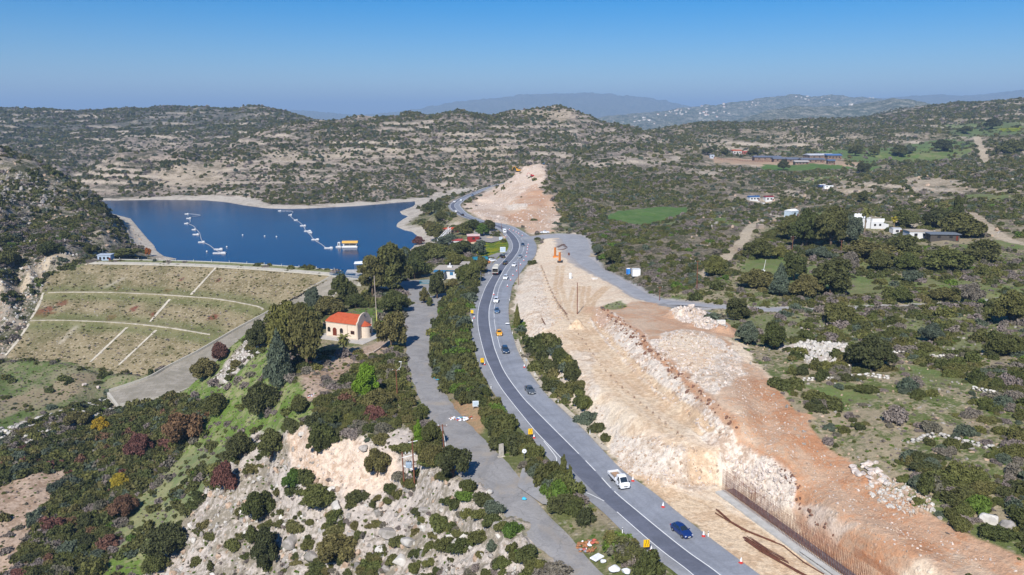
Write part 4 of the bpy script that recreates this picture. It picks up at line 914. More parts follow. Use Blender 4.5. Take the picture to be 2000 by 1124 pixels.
LM = {
 'dark': leaf_mat('leaves_dark', [k2(82,88,50), k2(72,80,44), k2(92,94,54), k2(68,74,48), k2(98,98,56), k2(78,86,50)]),
 'olive': leaf_mat('leaves_olive', [k2(112,112,62), k2(98,102,58), k2(88,96,52), k2(108,104,66)]),
 'green': leaf_mat('leaves_green', [k2(84,110,44), k2(96,118,50), k2(76,100,44)]),
 'grey': leaf_mat('leaves_grey', [k2(124,116,114), k2(132,122,120), k2(108,106,92), k2(138,128,126)]),
 'slate': leaf_mat('leaves_slate', [k2(84,96,82), k2(92,102,86), k2(78,88,76)]),
 'red': leaf_mat('leaves_red', [k2(116,78,72), k2(104,76,68), k2(118,94,70), k2(110,70,74)]),
 'yellow': leaf_mat('leaves_yellow', [k2(186,150,42), k2(150,142,54)]),
 'orange': leaf_mat('leaves_orange', [k2(176,116,58), k2(168,92,58)]),
 'bright': leaf_mat('leaves_bright', [k2(106,136,42), k2(94,124,38)]),
 'brownish': leaf_mat('leaves_brownish', [k2(110,104,66), k2(104,100,62), k2(98,98,56)]),
}
bark = mat('bark', K(124,106,88), .9, .1, var=.3, scale=3)
def quads(pos, nrm, size, rng):
    n = len(pos); r = rng.normal(size=(n,3)); a = np.cross(nrm, r); a /= np.linalg.norm(a, axis=1, keepdims=True)+1e-9; b = np.cross(nrm, a)
    s = size[:,None]*rng.uniform(.6,1.3,(n,1)); s2 = s*rng.uniform(.55,1,(n,1))
    bend = nrm*s*.25
    v = np.stack([pos-a*s-b*s2*.35-bend, pos+a*s*.2-b*s2, pos+a*s+b*s2*.35-bend, pos-a*s*.2+b*s2], 1).reshape(-1,3)
    f = np.arange(n*4).reshape(n,4); return v, f
def foliage_mesh(name, lobes, nleaf, lsize, seed, core=.78, outw=.55, csub=2, m=None):
    """lobes: (centre, radii)"""
    rng = np.random.default_rng(seed); A = np.array([l[1][0]*l[1][1]+l[1][0]*l[1][2] for l in lobes]); A = A/A.sum(); P_ = []; N_ = []
    for (c, r), w in zip(lobes, A):
        k = int(nleaf*w)+1; d = rng.normal(size=(k,3)); d /= np.linalg.norm(d, axis=1, keepdims=True); d[:,2] = np.where(d[:,2] < -.55, -d[:,2], d[:,2])
        rr = rng.uniform(.80,1.10,(k,1))*(1+.12*np.sin(d[:,:1]*7+seed)*np.cos(d[:,1:2]*6)); P_.append(np.array(c)+d*np.array(r)*rr); N_.append(d)
    P_ = np.concatenate(P_); N_ = np.concatenate(N_); keep = np.ones(len(P_), bool)
    for c, r in lobes:
        q = (P_-np.array(c))/np.array(r); keep &= (q**2).sum(1) > .62
    P_ = P_[keep]; N_ = N_[keep]; N_ = N_*outw+rng.normal(size=N_.shape)*.5; N_ /= np.linalg.norm(N_, axis=1, keepdims=True)
    v, f = quads(P_, N_, np.full(len(P_), lsize), rng); v = v.tolist(); f = f.tolist()
    if core:
        for c, r in lobes:
            bm = bmesh.new(); bmesh.ops.create_icosphere(bm, subdivisions=csub, radius=1); n0 = len(v)
            for q in bm.verts:
                k = core*(1+rng.uniform(-.14,.14)); v.append([c[0]+q.co.x*r[0]*k, c[1]+q.co.y*r[1]*k, c[2]+q.co.z*r[2]*k])
            f += [[w.index+n0 for w in g.verts] for g in bm.faces]; bm.free()
    me = bpy.data.meshes.new(name); me.from_pydata(v, [], f); me.update()
    if m: me.materials.append(m)
    return me
def shrub_lobes(rng, n, h=.75, spread=.55):
    L_ = [((0,0,h*.42),(.62,.62,h*.55))]
    for k in range(n):
        a = rng.uniform(0,2*math.pi); d = rng.uniform(.35,1.35)*spread; r = rng.uniform(.18,.46)*(1.15-.35*d)
        L_.append(((math.cos(a)*d, math.sin(a)*d, rng.uniform(.25,.62)*h),(r,r,r*rng.uniform(.75,1.05)*h/.75)))
    return L_
_mc = {}
def shrub_mesh(kind, lod, var, shape='dome'):
    key = (kind, lod, var, shape)
    if key in _mc: return _mc[key]
    rng = np.random.default_rng(hash((var, shape)) % 9999 if False else var*13+len(shape))
    nl, ls, cs = {0: (1500,.085,2), 1: (420,.15,1), 2: (90,.30,1)}[lod]
    lb = shrub_lobes(rng, {0: 8, 1: 6, 2: 4}[lod], {'dome': .85, 'low': .66, 'tall': 1.25}[shape], {'dome': .58, 'low': .62, 'tall': .5}[shape])
    cr = .74
    if kind == 'grey': nl = int(nl*.75); cr = .66
    _mc[key] = foliage_mesh('shrub_%s' % kind, lb, nl, ls, var*7+3, cr, .55, cs, LM[kind]); return _mc[key]
# --- scatter
HDN = HField(DN)
class Plants: pass
rngS = np.random.default_rng(11)
def band(y0, y1, step, rmean, amin=-.78, amax=.78):
    ny = int((y1-y0)/step); pts = []
    for j in range(ny):
        y = y0+j*step; w = y*(amax-amin); n = max(1, int(w/step)); x = y*amin+(np.arange(n)+rngS.uniform(0,1,n))*step; yy = y+rngS.uniform(0,step,n); pts.append(np.stack([x, yy], 1))
    return np.concatenate(pts)
c_all = []
for y0, y1, st in ((90, 260, 1.5), (260, 460, 2.2), (460, 900, 3.1), (900, 1500, 4.1), (1500, 2300, 5.8)):
    c = band(y0, y1, st, 0); x, y = c[:,0], c[:,1]; dn = HDN(x, y); patch = fbm(x, y, 34, 3, 201); patch2 = fbm(x, y, 9, 2, 205)
    big = np.where(y > 560, sstep(.36, .52, fbm(x, y, 170, 3, 209)+.25*(patch-.5)), 1.0); fill = np.where((dn > .70)&(dn < .74)&(y < 320), .62, 1.0); pr = fill*dn*(.45+.55*big)*np.where(dn > 1.4, 1, np.where(y < 460, np.clip(.5+(patch-.42)*3.6, .22, 1.35), np.clip(.45+(patch-.42)*3.4, .22, 1.3)))*np.clip(.7+(patch2-.4)*2, .4, 1.25)
    ok = rngS.uniform(0,1,len(x)) < pr; c = c[ok]; c_all.append(np.column_stack([c, np.full(len(c), st), HDN(c[:,0], c[:,1])]))
SCP = np.concatenate(c_all); sx, sy = SCP[:,0], SCP[:,1]; sz = HF(sx, sy)
excl = np.zeros(len(sx), bool)
def near_line(pts, w):
    d, _ = dist_line(sx, sy, pts, False); return d < w
for k in roads:
    d, wv = dist_line(sx, sy, roads[k][0], False, roads[k][1]); excl |= d < wv+(1.2 if not k.startswith('track') else .3)
excl |= inside(sx, sy, hw_poly) | inside(sx, sy, lake_poly) | inside(sx, sy, dam_poly) | inside(sx, sy, ch_poly) | inside(sx, sy, park) | inside(sx, sy, ch_terr)
for pl in (hwl[::3], hwr[::3]): excl |= near_line(pl, 2.0)
excl |= (sz < LAKE_Z+.6) & (sy > 380) & (sy < 900)
slope = np.abs(HF(sx+1.2, sy)-HF(sx-1.2, sy))/2.4+np.abs(HF(sx, sy+1.2)-HF(sx, sy-1.2))/2.4
excl |= (slope > 2.0) & (sy < 500)
BLOCKS = []      # buildings: pixel outline on the ground
for pl in [[(625,600),(740,600),(745,690),(620,690)],[(835,520),(915,520),(920,560),(835,560)],[(1375,302),(1640,302),(1650,325),(1375,325)],[(1655,425),(1725,425),(1725,450),(1655,450)],[(1768,448),(1865,448),(1865,470),(1768,470)],[(1210,515),(1255,515),(1260,548),(1210,548)],[(1645,890),(1760,890),(1770,1000),(1645,970)],[(890,455),(965,450),(965,480),(890,480)],[(1075,955),(1095,920),(1120,935),(1110,975)],
           [(1455,378),(1520,378),(1520,398),(1455,398)],[(1540,408),(1565,408),(1565,430),(1540,430)],[(1605,360),(1640,360),(1640,372),(1605,372)],[(180,492),(222,492),(222,512),(180,512)],[(1900,1000),(2000,1000),(2000,1050),(1900,1050)],[(905,770),(945,775),(945,850),(870,830)]]:
    excl |= inside(sx, sy, [tuple(P(*q)[:2]) for q in pl])
SCP = SCP[~excl]; sx, sy = SCP[:,0], SCP[:,1]; sz = HF(sx, sy); n = len(sx)
u1 = rngS.uniform(0,1,n); u2 = rngS.uniform(0,1,n); u3 = rngS.uniform(0,1,n); kn = fbm(sx, sy, 26, 3, 300); dd = np.hypot(sx, sy); dn = SCP[:,3]
rad_ = np.where(dd < 460, .5+2.1*u1**1.9, np.where(dd < 900, .9+1.9*u1**1.7, np.where(dd < 1500, 1.2+2.3*u1**2, 1.7+2.8*u1**1.8)))
rad_ = np.where(dn > 1.4, 1.0+2.0*u1**1.2, rad_)
rad_ = np.where((dn > .70)&(dn < .74)&(dd < 460), .3+2.4*u1**3.0, rad_)
verge_m = (dn > .58)&(dn < .65)&(dd < 560); rad_ = np.where(verge_m, 1.2+1.9*u1, rad_)
# hedges along the highway get tall dense bushes
hedges = [[(838,650),(862,592),(892,565),(925,545),(930,575),(912,620),(912,660),(925,710),(945,760),(962,790),(950,800),(912,790),(870,790),(845,725)],
          [(948,800),(965,795),(1010,850),(1040,885),(1050,905),(1030,915),(985,880),(950,840)],
          [(1022,930),(1050,915),(1078,925),(1108,965),(1146,1008),(1184,1048),(1220,1088),(1256,1130),(1360,1190),(1240,1190),(1192,1130),(1135,1080),(1082,1030),(1030,972)],
          [(1025,660),(1075,665),(1130,745),(1165,800),(1190,870),(1180,870),(1150,815),(1090,740),(1035,690)], [(1003,610),(1020,640),(1025,665),(1010,650)],
          [(700,690),(760,700),(790,720),(800,770),(840,820),(870,880),(905,930),(900,980),(860,930),(840,890),(790,850),(760,790),(700,780),(690,730)],
          [(860,960),(930,970),(1000,1010),(1090,1090),(1120,1124),(1000,1124),(900,1020)]]
HEDGE = []
for hi, pl in enumerate(hedges):
    g = [tuple(P(*q)[:2]) for q in pl]; xs = [q[0] for q in g]; ys = [q[1] for q in g]; st = (2.5, 2.2, 2.1, 2.5, 2.0, 2.6, 2.8)[hi]
    X, Y = np.meshgrid(np.arange(min(xs), max(xs), st), np.arange(min(ys), max(ys), st)); x = X.ravel()+rngS.uniform(-1,1,X.size)*st*.4; y = Y.ravel()+rngS.uniform(-1,1,X.size)*st*.4
    ok = inside(x, y, g)&~inside(x, y, hw_poly); 
    for k in ('old','side'):
        d, wv = dist_line(x, y, roads[k][0], False, roads[k][1]); ok &= d > wv+(1.0 if hi != 2 else 1.3)
    for q_ in ((1262,1080,4.5),(1036,857,3.0),(942,715,3.0),(922,618,3.5),(929,799,2.5),(979,893,3.0),(1024,901,2.5)):
        c_ = P(*q_[:2]); ok &= np.hypot(x-c_.x, y-c_.y+1.2) > q_[2]
    x, y = x[ok], y[ok]; ok = ~inside(sx, sy, g); SCP = SCP[ok]; sx, sy, sz, u1, u2, u3, kn, dd, dn, rad_ = [q[ok] for q in (sx, sy, sz, u1, u2, u3, kn, dd, dn, rad_)]
    for a, b in zip(x, y): HEDGE.append((a, b, rngS.uniform(1.9,3.0) if hi in (1,2) else rngS.uniform(1.7,2.8), hi))
# large plants get smaller companions so that outlines stay irregular
_b = np.nonzero((rad_ > 1.35)&(dd < 700))[0]; _b = np.repeat(_b, 2); _a = rngS.uniform(0,6.28,len(_b)); _r = rad_[_b]*rngS.uniform(.75,1.25,len(_b))
_nx, _ny = sx[_b]+np.cos(_a)*_r, sy[_b]+np.sin(_a)*_r; _ok = ~inside(_nx, _ny, hw_poly)&(HDN(_nx, _ny) > .3)
for _k in roads:
    _d, _w = dist_line(_nx, _ny, roads[_k][0], False, roads[_k][1]); _ok &= _d > _w+.5
_b, _nx, _ny = _b[_ok], _nx[_ok], _ny[_ok]
_cat = lambda a, b: np.concatenate([a, b])
sx, sy = _cat(sx, _nx), _cat(sy, _ny); sz = HF(sx, sy); u1 = _cat(u1, rngS.uniform(0,1,len(_b))); u2 = _cat(u2, np.where(rngS.uniform(0,1,len(_b)) < .5, u2[_b], rngS.uniform(0,1,len(_b)))); u3 = _cat(u3, rngS.uniform(0,1,len(_b)))
kn = _cat(kn, kn[_b]); dd = _cat(dd, dd[_b]); dn = _cat(dn, dn[_b]); rad_ = _cat(rad_, rad_[_b]*rngS.uniform(.35,.7,len(_b)))
KN = ['dark','olive','green','grey','slate','red','brownish']
def kind_of_plant(i):
    x, y, u = sx[i], sy[i], u2[i]; d = dn[i]
    if .70 < d < .78 and y < 320: return ('grey' if u < .62 else 'slate' if u < .7 else 'olive' if u < .82 else 'dark') if rad_[i] < 1.0 else ('dark' if u < .5 else 'brownish' if u < .7 else 'olive')
    if .1 < d < .2 and y < 320 and x < 0: return 'grey' if u < .8 else 'olive'
    if 1.2 < d < 1.28 and x > 0 and y > 300: return 'grey' if u < .34 else 'olive' if u < .6 else 'brownish' if u < .72 else 'slate' if u < .78 else 'dark'
    if d > 1.4 and x < 20: return 'red' if u < .05 else 'brownish' if u < .16 else 'olive' if u < .3 else 'grey' if u < .36 else 'slate' if u < .44 else 'dark'
    if y < 460:
        g = .34 if kn[i] > .5 else .16
        if rad_[i] < .95: g += .22
        return 'grey' if u < g else 'olive' if u < g+.26 else 'slate' if u < g+.33 else 'brownish' if u < g+.37 else 'green' if u < g+.39 else 'dark'
    return 'grey' if u < .16 else 'olive' if u < .36 else 'slate' if u < .46 else 'brownish' if u < .56 else 'dark'
kinds = [kind_of_plant(i) for i in range(len(sx))]
allp = [(sx[i], sy[i], float(sz[i]), float(rad_[i]), float(.75+.6*u3[i]), kinds[i], -1) for i in range(len(sx))]
for a, b, r, hi in HEDGE:
    u = rngS.uniform(); kd = ('dark' if u < .55 else 'olive' if u < .75 else 'green' if u < .84 else 'slate') if hi != 5 else ('dark' if u < .4 else 'olive' if u < .7 else 'grey' if u < .82 else 'brownish')
    if hi >= 4: r *= .78
    allp.append((a, b, float(HF(a, b)), r, rngS.uniform(1.1,1.7) if hi < 4 else rngS.uniform(.9,1.3), kd, hi))
def proj(x, y, z):
    yy = y*CO-(z-CAM_H)*SI; v = (-(z-CAM_H)*CO-y*SI); return 1000+FPX*x/yy, 562+FPX*v/yy, yy
vis = []
for i, p in enumerate(allp):
    px, py, t = proj(p[0], p[1], p[2]+p[3]*.5)
    vis.append(p[3]/t if (-5 < px < 2005 and py < 1140) else 0)
order = sorted(range(len(allp)), key=lambda i: -vis[i]); IND = order[:285]; indset = set(IND)
# landmark words for labels
LMK = [((680,650),'the red-roofed church'),((765,650),'the round tree beside the church'),((820,700),'the old road past the church'),((830,560),'the car park'),((975,875),'the standing concrete slab'),((928,792),'the white board on posts'),((1024,885),'the round road sign'),((900,822),'the roadside litter heap'),((1036,840),'the second yellow road sign'),((942,705),'the yellow road sign on the bend'),((1262,1060),'the nearest yellow road sign'),((1210,940),'the white flatbed truck'),((1331,1040),'the dark blue car'),((1035,760),'the grey car on the straight'),((987,685),'the dark car on the bend'),((800,900),'the transformer between two poles'),((868,880),'the tall wooden pole by the old road'),((680,900),'the pale cliff'),((540,960),'the grey boulders'),((760,1040),'the big leaning boulders'),((330,960),'the grassy spur slope'),((270,880),'the crimson bush'),((100,830),'the stone revetment'),((60,980),'the bare valley track'),((260,780),'the foot of the spillway'),((400,700),'the spillway chute'),((540,740),'the grey conifer'),((640,745),'the dirt clearing'),((120,450),'the rocky left hill'),((200,500),'the dam guard hut'),((1440,610),'the carob tree on the side road'),((1620,560),'the large dark grove tree'),((1700,700),'the wide dark bush on the terraces'),((1700,920),'the white boulder pile'),((1945,1020),'the two big boulders'),((1600,700),'the rocky outcrop'),((1350,615),'the white rubble heap'),((1370,690),'the quarried rubble bank'),((1500,800),'the red earth slope'),((1560,640),'the green terrace'),((1970,620),'the round tree at the right edge'),((1850,860),'the lower right scrub'),((1930,760),'the upper right scrub'),((1800,700),'the middle right scrub'),((1400,480),'the pale track'),((1100,760),'the sandy works floor'),((1160,850),'the end of the works floor'),((1130,1010),'the junction hedge'),((1200,1080),'the dumped rubbish'),((950,1000),'the old road bend'),((880,700),'the hedge below the highway')]
CN = dict(dark='dark green', olive='olive green', green='fresh green', grey='grey-brown', slate='grey-green', red='reddish', yellow='yellow', brownish='brownish', bright='bright green', orange='orange')
usedlab = {}
def side_words(px, py, q):
    dx, dy = px-q[0], py-q[1]
    if abs(dx) > abs(dy)*1.2: return 'left of' if dx < 0 else 'right of'
    return 'beyond' if dy < 0 else 'in front of'
def plant_label(noun, px, py, kd, size):
    ds = sorted(LMK, key=lambda q: math.hypot(px-q[0][0], (py-q[0][1])*1.3)); q1, q2 = ds[0], ds[1]
    base = '%s %s %s %s %s' % (size, CN[kd], noun, side_words(px, py, q1[0]), q1[1])
    cands = [base, base+', on the side of '+q2[1], '%s %s %s between %s and %s' % (size, CN[kd], noun, q1[1], q2[1])]
    for w in ('nearer', 'farther', 'leftmost', 'rightmost', 'second', 'third', 'fourth', 'fifth', 'sixth', 'seventh', 'eighth'): cands.append('%s %s %s %s %s %s' % (w, size, CN[kd], noun, side_words(px, py, q1[0]), q1[1]))
    for c in cands:
        c = ' '.join(c.split()[:16])
        if c not in usedlab: usedlab[c] = 1; return c
    return base
def clampw(s): return ' '.join(s.split()[:16])
for i in sorted(IND, key=lambda i: allp[i][1]):
    x, y, z, r, hs, kd, hi = allp[i]; px, py, t = proj(x, y, z)
    lod = 0 if t < 320 else 1; shp = 'dome' if r > .9 else 'low'
    me = shrub_mesh(kd, lod, i % 5, shp); o = link('shrub', me, None, None, (x, y, z-.12*r), random.uniform(0, 6.28)); o.scale = (r*random.uniform(.75,1.25), r*random.uniform(.75,1.25), r*hs)
    size = 'small' if r < 1.2 else 'wide' if hs < 1.0 and r > 1.6 else 'tall' if hs > 1.35 else 'large' if r > 1.9 else 'rounded'
    setp(o, plant_label('shrub', px, py, kd, size), 'shrub', ['hedge bushes between the old road and the highway','hedge bushes above the junction','hedge bushes at the junction','bushes on the bank above the works','bushes by the highway bend','bushes on the church spur','bushes beside the lower old road'][hi] if hi >= 0 else 'scattered shrubs on the slopes')
# everything smaller: one scattered mass per foliage colour and size class
def gn_scatter(name, pts, meshes, kind='stuff'):
    if not len(pts): return
    pc = bpy.data.collections.new(name+'_sources')
    for k, m in enumerate(meshes): oo = bpy.data.objects.new('%s_source_%02d' % (name, k), m); pc.objects.link(oo)
    arr = np.array([(p[0], p[1], p[2]) for p in pts], np.float32); me = bpy.data.meshes.new(name); me.vertices.add(len(arr)); me.vertices.foreach_set('co', arr.ravel())
    rg = np.random.default_rng(len(arr)); sc = np.array([(p[3]*rg.uniform(.7,1.3), p[3]*rg.uniform(.7,1.3), p[3]*p[4]) for p in pts], np.float32)
    a = me.attributes.new('scl', 'FLOAT_VECTOR', 'POINT'); a.data.foreach_set('vector', sc.ravel())
    ro = np.zeros((len(arr),3), np.float32); ro[:,2] = rg.uniform(0,6.28,len(arr)); ro[:,0] = rg.normal(0,.08,len(arr)); ro[:,1] = rg.normal(0,.08,len(arr))
    if len(pts[0]) > 7: ro[:,0] = rg.uniform(0,6.28,len(arr)); ro[:,1] = rg.uniform(0,6.28,len(arr))
    a = me.attributes.new('rot', 'FLOAT_VECTOR', 'POINT'); a.data.foreach_set('vector', ro.ravel())
    a = me.attributes.new('pid', 'INT', 'POINT'); a.data.foreach_set('value', rg.integers(0, len(meshes), len(arr)).astype(np.int32))
    me.update(); o = link(name, me, None); o['kind'] = kind
    g = bpy.data.node_groups.new(name, 'GeometryNodeTree'); g.interface.new_socket('Geometry', in_out='INPUT', socket_type='NodeSocketGeometry'); g.interface.new_socket('Geometry', in_out='OUTPUT', socket_type='NodeSocketGeometry')
    gi = g.nodes.new('NodeGroupInput'); go = g.nodes.new('NodeGroupOutput'); ip = g.nodes.new('GeometryNodeInstanceOnPoints'); ci = g.nodes.new('GeometryNodeCollectionInfo')
    ci.inputs['Collection'].default_value = pc; ci.inputs['Separate Children'].default_value = True; ci.inputs['Reset Children'].default_value = True
    def na(nm, ty): x = g.nodes.new('GeometryNodeInputNamedAttribute'); x.data_type = ty; x.inputs[0].default_value = nm; return x.outputs[0]
    e2r = g.nodes.new('FunctionNodeEulerToRotation'); g.links.new(na('rot','FLOAT_VECTOR'), e2r.inputs[0])
    g.links.new(gi.outputs[0], ip.inputs['Points']); g.links.new(ci.outputs[0], ip.inputs['Instance']); ip.inputs['Pick Instance'].default_value = True
    g.links.new(na('pid','INT'), ip.inputs['Instance Index']); g.links.new(e2r.outputs[0], ip.inputs['Rotation']); g.links.new(na('scl','FLOAT_VECTOR'), ip.inputs['Scale']); g.links.new(ip.outputs[0], go.inputs[0])
    md = o.modifiers.new('scatter', 'NODES'); md.node_group = g; return o
rest = [allp[i] for i in order[285:]]
rest = [(p[0], p[1], p[2]-.15*p[3], p[3], p[4], p[5], p[6]) for p in rest]
groups = {}
for p in rest:
    d = math.hypot(p[0], p[1]); lod = 0 if d < 190 else 1 if d < 520 else 2
    groups.setdefault((p[5], lod), []).append(p)
for (kd, lod), pts in groups.items():
    gn_scatter('scrub_undergrowth', pts, [shrub_mesh(kd, lod, v, s) for v in range(4) for s in (('dome','low') if lod < 2 else ('dome',))])
print('plants', len(allp), {k: len(v) for k, v in groups.items()})
# low grass and herb tufts on the near ground
c = band(92, 330, 1.05, 0); x, y = c[:,0], c[:,1]; dn2 = HDN(x, y); gsel = (rngS.uniform(0,1,len(x)) < np.where((dn2 > .05)&(dn2 < .16), .35, np.where((dn2 > .3)&(dn2 < .9), .22, .02)))&(dn2 > .04)
gsel &= ~(inside(x, y, hw_poly)|inside(x, y, ch_poly)|inside(x, y, park)|inside(x, y, ch_terr))
for k in roads:
    d, wv = dist_line(x, y, roads[k][0], False, roads[k][1]); gsel &= d > wv+.2
x, y = x[gsel], y[gsel]; z = HF(x, y); tp = [(a, b, float(cc)-.02, random.uniform(.22,.5), random.uniform(.6,1.1), '', 0) for a, b, cc in zip(x, y, z)]
cut = [[], [], []]
for p in tp: cut[0 if random.random() < .45 else 1 if random.random() < .6 else 2].append(p)
for k, kd in enumerate(('grey','olive','green')): gn_scatter('herb_tufts', cut[k], [shrub_mesh(kd, 2, v, 'low') for v in range(4)])
# ------------------------------------------------------------------ trees
def tree_lobes(rng, kind):
    L_ = []
    if kind in ('broad','tall','wide','open'):
        n = {'broad': 15, 'tall': 14, 'wide': 14, 'open': 16}[kind]; z0, z1 = {'broad': (.45,1.35), 'tall': (.45,1.75), 'wide': (.35,1.0), 'open': (.6,1.6)}[kind]
        for k in range(n):
            a = k*2.4+rng.uniform(-.4,.4); f = (k+.5)/n; z = z0+(z1-z0)*f; w = math.sin(math.pi*min(.97,(.22+.75*f)))**.6*.72; d = w*rng.uniform(.45,1.15)
            r = rng.uniform(.18,.42) if kind != 'open' else rng.uniform(.2,.34); L_.append(((math.cos(a)*d, math.sin(a)*d, z),(r,r,r*rng.uniform(.7,.95))))
        L_.append(((0,0,(z0+z1)/2),(.52,.52,(z1-z0)*.42)))
    elif kind == 'conifer':
        for k in range(16):
            f = k/15; a = k*2.4; d = (1-f)**.8*.5; r = .40*(1-f)**.7+.10; L_.append(((math.cos(a)*d, math.sin(a)*d, .25+1.35*f),(r,r,.20+.08*(1-f))))
    elif kind == 'cypress':
        for k in range(9):
            f = k/8; a = k*2.4; r = .75*math.sin(math.pi*(.16+.76*f))**.7; L_.append(((math.cos(a)*.18, math.sin(a)*.18, .12+1.45*f),(r*.8,r*.8,.2)))
    return L_
_tc = {}
def tree_meshes(kind, fol, var):
    if (kind, fol, var) in _tc: return _tc[(kind, fol, var)]
    rng = np.random.default_rng(var*31+len(kind)); lb = tree_lobes(rng, kind)
    cm_ = foliage_mesh('crown_'+kind, lb, 5200, {'cypress': .07}.get(kind, .058), var+50, {'open': .6, 'broad': .74}.get(kind, .76), .5, 1, LM[fol])
    mb = MB(); top = 1.25 if kind != 'wide' else .7; lean = rng.uniform(-.06,.06)
    mb.bar((0,0,-.06),(lean*.5,0,top*.45),.07,.05,8); mb.bar((lean*.5,0,top*.45),(lean,.02,top),.05,.018,7)
    if kind not in ('conifer','cypress'):
        for (c, r) in lb[:9]: mb.bar((lean*.4,0,rng.uniform(.22,.5)*top), (c[0]*.85,c[1]*.85,c[2]), .03, .009, 5)
    tmesh = pydata('trunk_'+kind, mb.v, mb.f, True); tmesh.materials.append(bark)
    _tc[(kind, fol, var)] = (tmesh, cm_); return _tc[(kind, fol, var)]
HT = {'broad': 1.62, 'tall': 2.0, 'wide': 1.3, 'open': 1.85, 'conifer': 1.75, 'cypress': 1.75}
def tree(px, py, wpx, hpx, kind, fol, label, group=None, name='tree', cat='tree', lift=0):
    b = P(px, py); yy = b.y*CO-(b.z-CAM_H)*SI; s = FPX/yy; r = wpx/s/2; h = hpx/s/math.cos(TILT+.08)
    tmesh, cmesh = tree_meshes(kind, fol, (int(px)*7+int(py)) % 3)
    root = empty(name, (b.x, b.y, b.z-.1), (px*1.7) % 6.28, label, cat, group)
    sc = (r, r, h/HT[kind])
    for nm, m in (('trunk', tmesh), ('crown', cmesh)):
        o = link(nm, m, None, root); o.scale = sc
    return root
tree(600,718,92,122,'broad','brownish','tall olive-brown tree with a bare forked trunk left of the church')
tree(560,694,84,104,'broad','olive','light olive tree behind the tall brown one, next to the spillway')
tree(600,655,60,62,'broad','olive','olive tree touching the left end of the church roof')
tree(546,752,66,104,'conifer','slate','grey conifer on the edge of the green spur slope','' or None,'conifer_tree')
tree(507,684,56,58,'wide','dark','dark bushy tree at the rim above the spillway chute')
tree(765,682,70,74,'broad','brownish','round dense tree just right of the church apse')
tree(668,594,52,60,'broad','dark','dark tree in front of the bridge pier'); tree(612,606,38,44,'broad','slate','small grey-green tree beside the upper spillway')
tree(642,612,64,34,'wide','brownish','low wide brown tree behind the church roof'); tree(695,602,50,28,'wide','dark','low dark tree between the pier and the grey light mast')
tree(770,612,66,46,'broad','dark','dark green carob tree on the near side of the car park')
tree(728,580,66,80,'open','brownish','thin brown tree behind the mast at the end of the bridge')
tree(764,572,88,98,'broad','dark','biggest dark tree between the bridge and the car park'); tree(810,545,52,48,'wide','dark','dark green tree on the far side of the car park')
tree(790,545,34,58,'open','slate','grey leafless-looking tree behind the car park'); tree(828,594,22,32,'tall','olive','small olive tree on the island of the old road'); tree(840,600,13,20,'tall','olive','smallest tree on the old road island')
tree(854,584,42,54,'broad','dark','dark tree in front of the white restaurant left end'); tree(884,570,30,26,'broad','brownish','brown tree in front of the restaurant chimney'); tree(905,560,36,44,'broad','olive','olive tree right of the restaurant')
tree(925,553,36,46,'broad','olive','olive tree between the restaurant and the lay-by'); tree(940,535,30,36,'broad','brownish','brown tree beside the blue awning')
tree(860,508,60,30,'wide','olive','wide olive tree behind the restaurant roof'); tree(820,515,46,34,'wide','dark','dark tree above the marina'); tree(792,512,34,30,'broad','dark','dark tree next to the orange shoreline bush')
tree(762,506,26,17,'wide','orange','orange autumn bush on the lake shore by the marina',None,'autumn_shrub','shrub'); tree(818,478,24,16,'wide','red','red bush on the lake shore under the huts',None,'autumn_shrub','shrub')
for i, (x, y, w, h, fl, lb) in enumerate([(850,470,40,30,'dark','dark tree left of the small white hut'),(862,432,36,20,'dark','dark tree above the timber stairs'),(925,450,44,20,'dark','dark tree screening the highway above the red hut'),(942,462,30,24,'green','bright green tree beside the red hut'),(905,458,44,22,'dark','dark tree behind the red hut'),(850,415,44,20,'dark','dark tree at the head of the small bay'),(876,480,50,22,'slate','grey-green tree in front of the small white hut'),(905,498,60,28,'dark','dark tree left of the yellow flowers'),(840,500,50,26,'dark','dark tree between the bay and the restaurant'),(935,500,36,30,'slate','grey-green tree at the end of the yellow flowers'),(955,452,30,22,'dark','dark tree at the roadside parking'),(888,520,44,26,'olive','olive tree behind the restaurant chimney'),(840,455,30,22,'brownish','brown tree on the lake bank below the stairs')]):
    tree(x, y, w, h, 'broad' if h > 22 else 'wide', fl, lb, 'trees on the lake bank')
tree(718,782,52,72,'tall','bright','bright green conifer beside the dirt clearing',None,'conifer_tree'); tree(817,868,24,48,'cypress','bright','slim light green cypress near the transformer poles',None,'cypress_tree')
tree(742,640,20,14,'wide','bright','bright green bush at the tip of the church scrub',None,'shrub','shrub')
tree(516,808,76,64,'wide','dark','large dark dome tree on the upper green slope'); tree(585,808,46,36,'wide','dark','dark bush tree below the dirt clearing')
tree(470,896,62,52,'wide','dark','dark tree on the spur left of the pale cliff'); tree(532,896,60,58,'broad','dark','dark upright tree at the left rim of the pale cliff'); tree(620,888,44,50,'broad','dark','dark tree on top of the pale cliff')
tree(505,1018,62,60,'wide','dark','dark tree low on the rocky spur below the crimson bush'); tree(522,1116,60,88,'tall','dark','tall dark tree at the bottom edge on the rocky spur'); tree(574,955,40,42,'broad','green','green tree at the foot of the pale cliff')
tree(620,985,70,40,'wide','olive','wide olive bush below the pale cliff'); tree(656,1095,86,50,'wide','brownish','wide olive bush among the lowest boulders'); tree(737,930,52,54,'wide','brownish','brown-green bush right on the pale cliff')
tree(843,868,46,46,'wide','dark','dark bush between the cypress and the old road'); tree(885,932,70,62,'wide','dark','dark tree at the bend of the old road'); tree(845,905,50,40,'wide','brownish','brown tree beside the tall wooden pole')
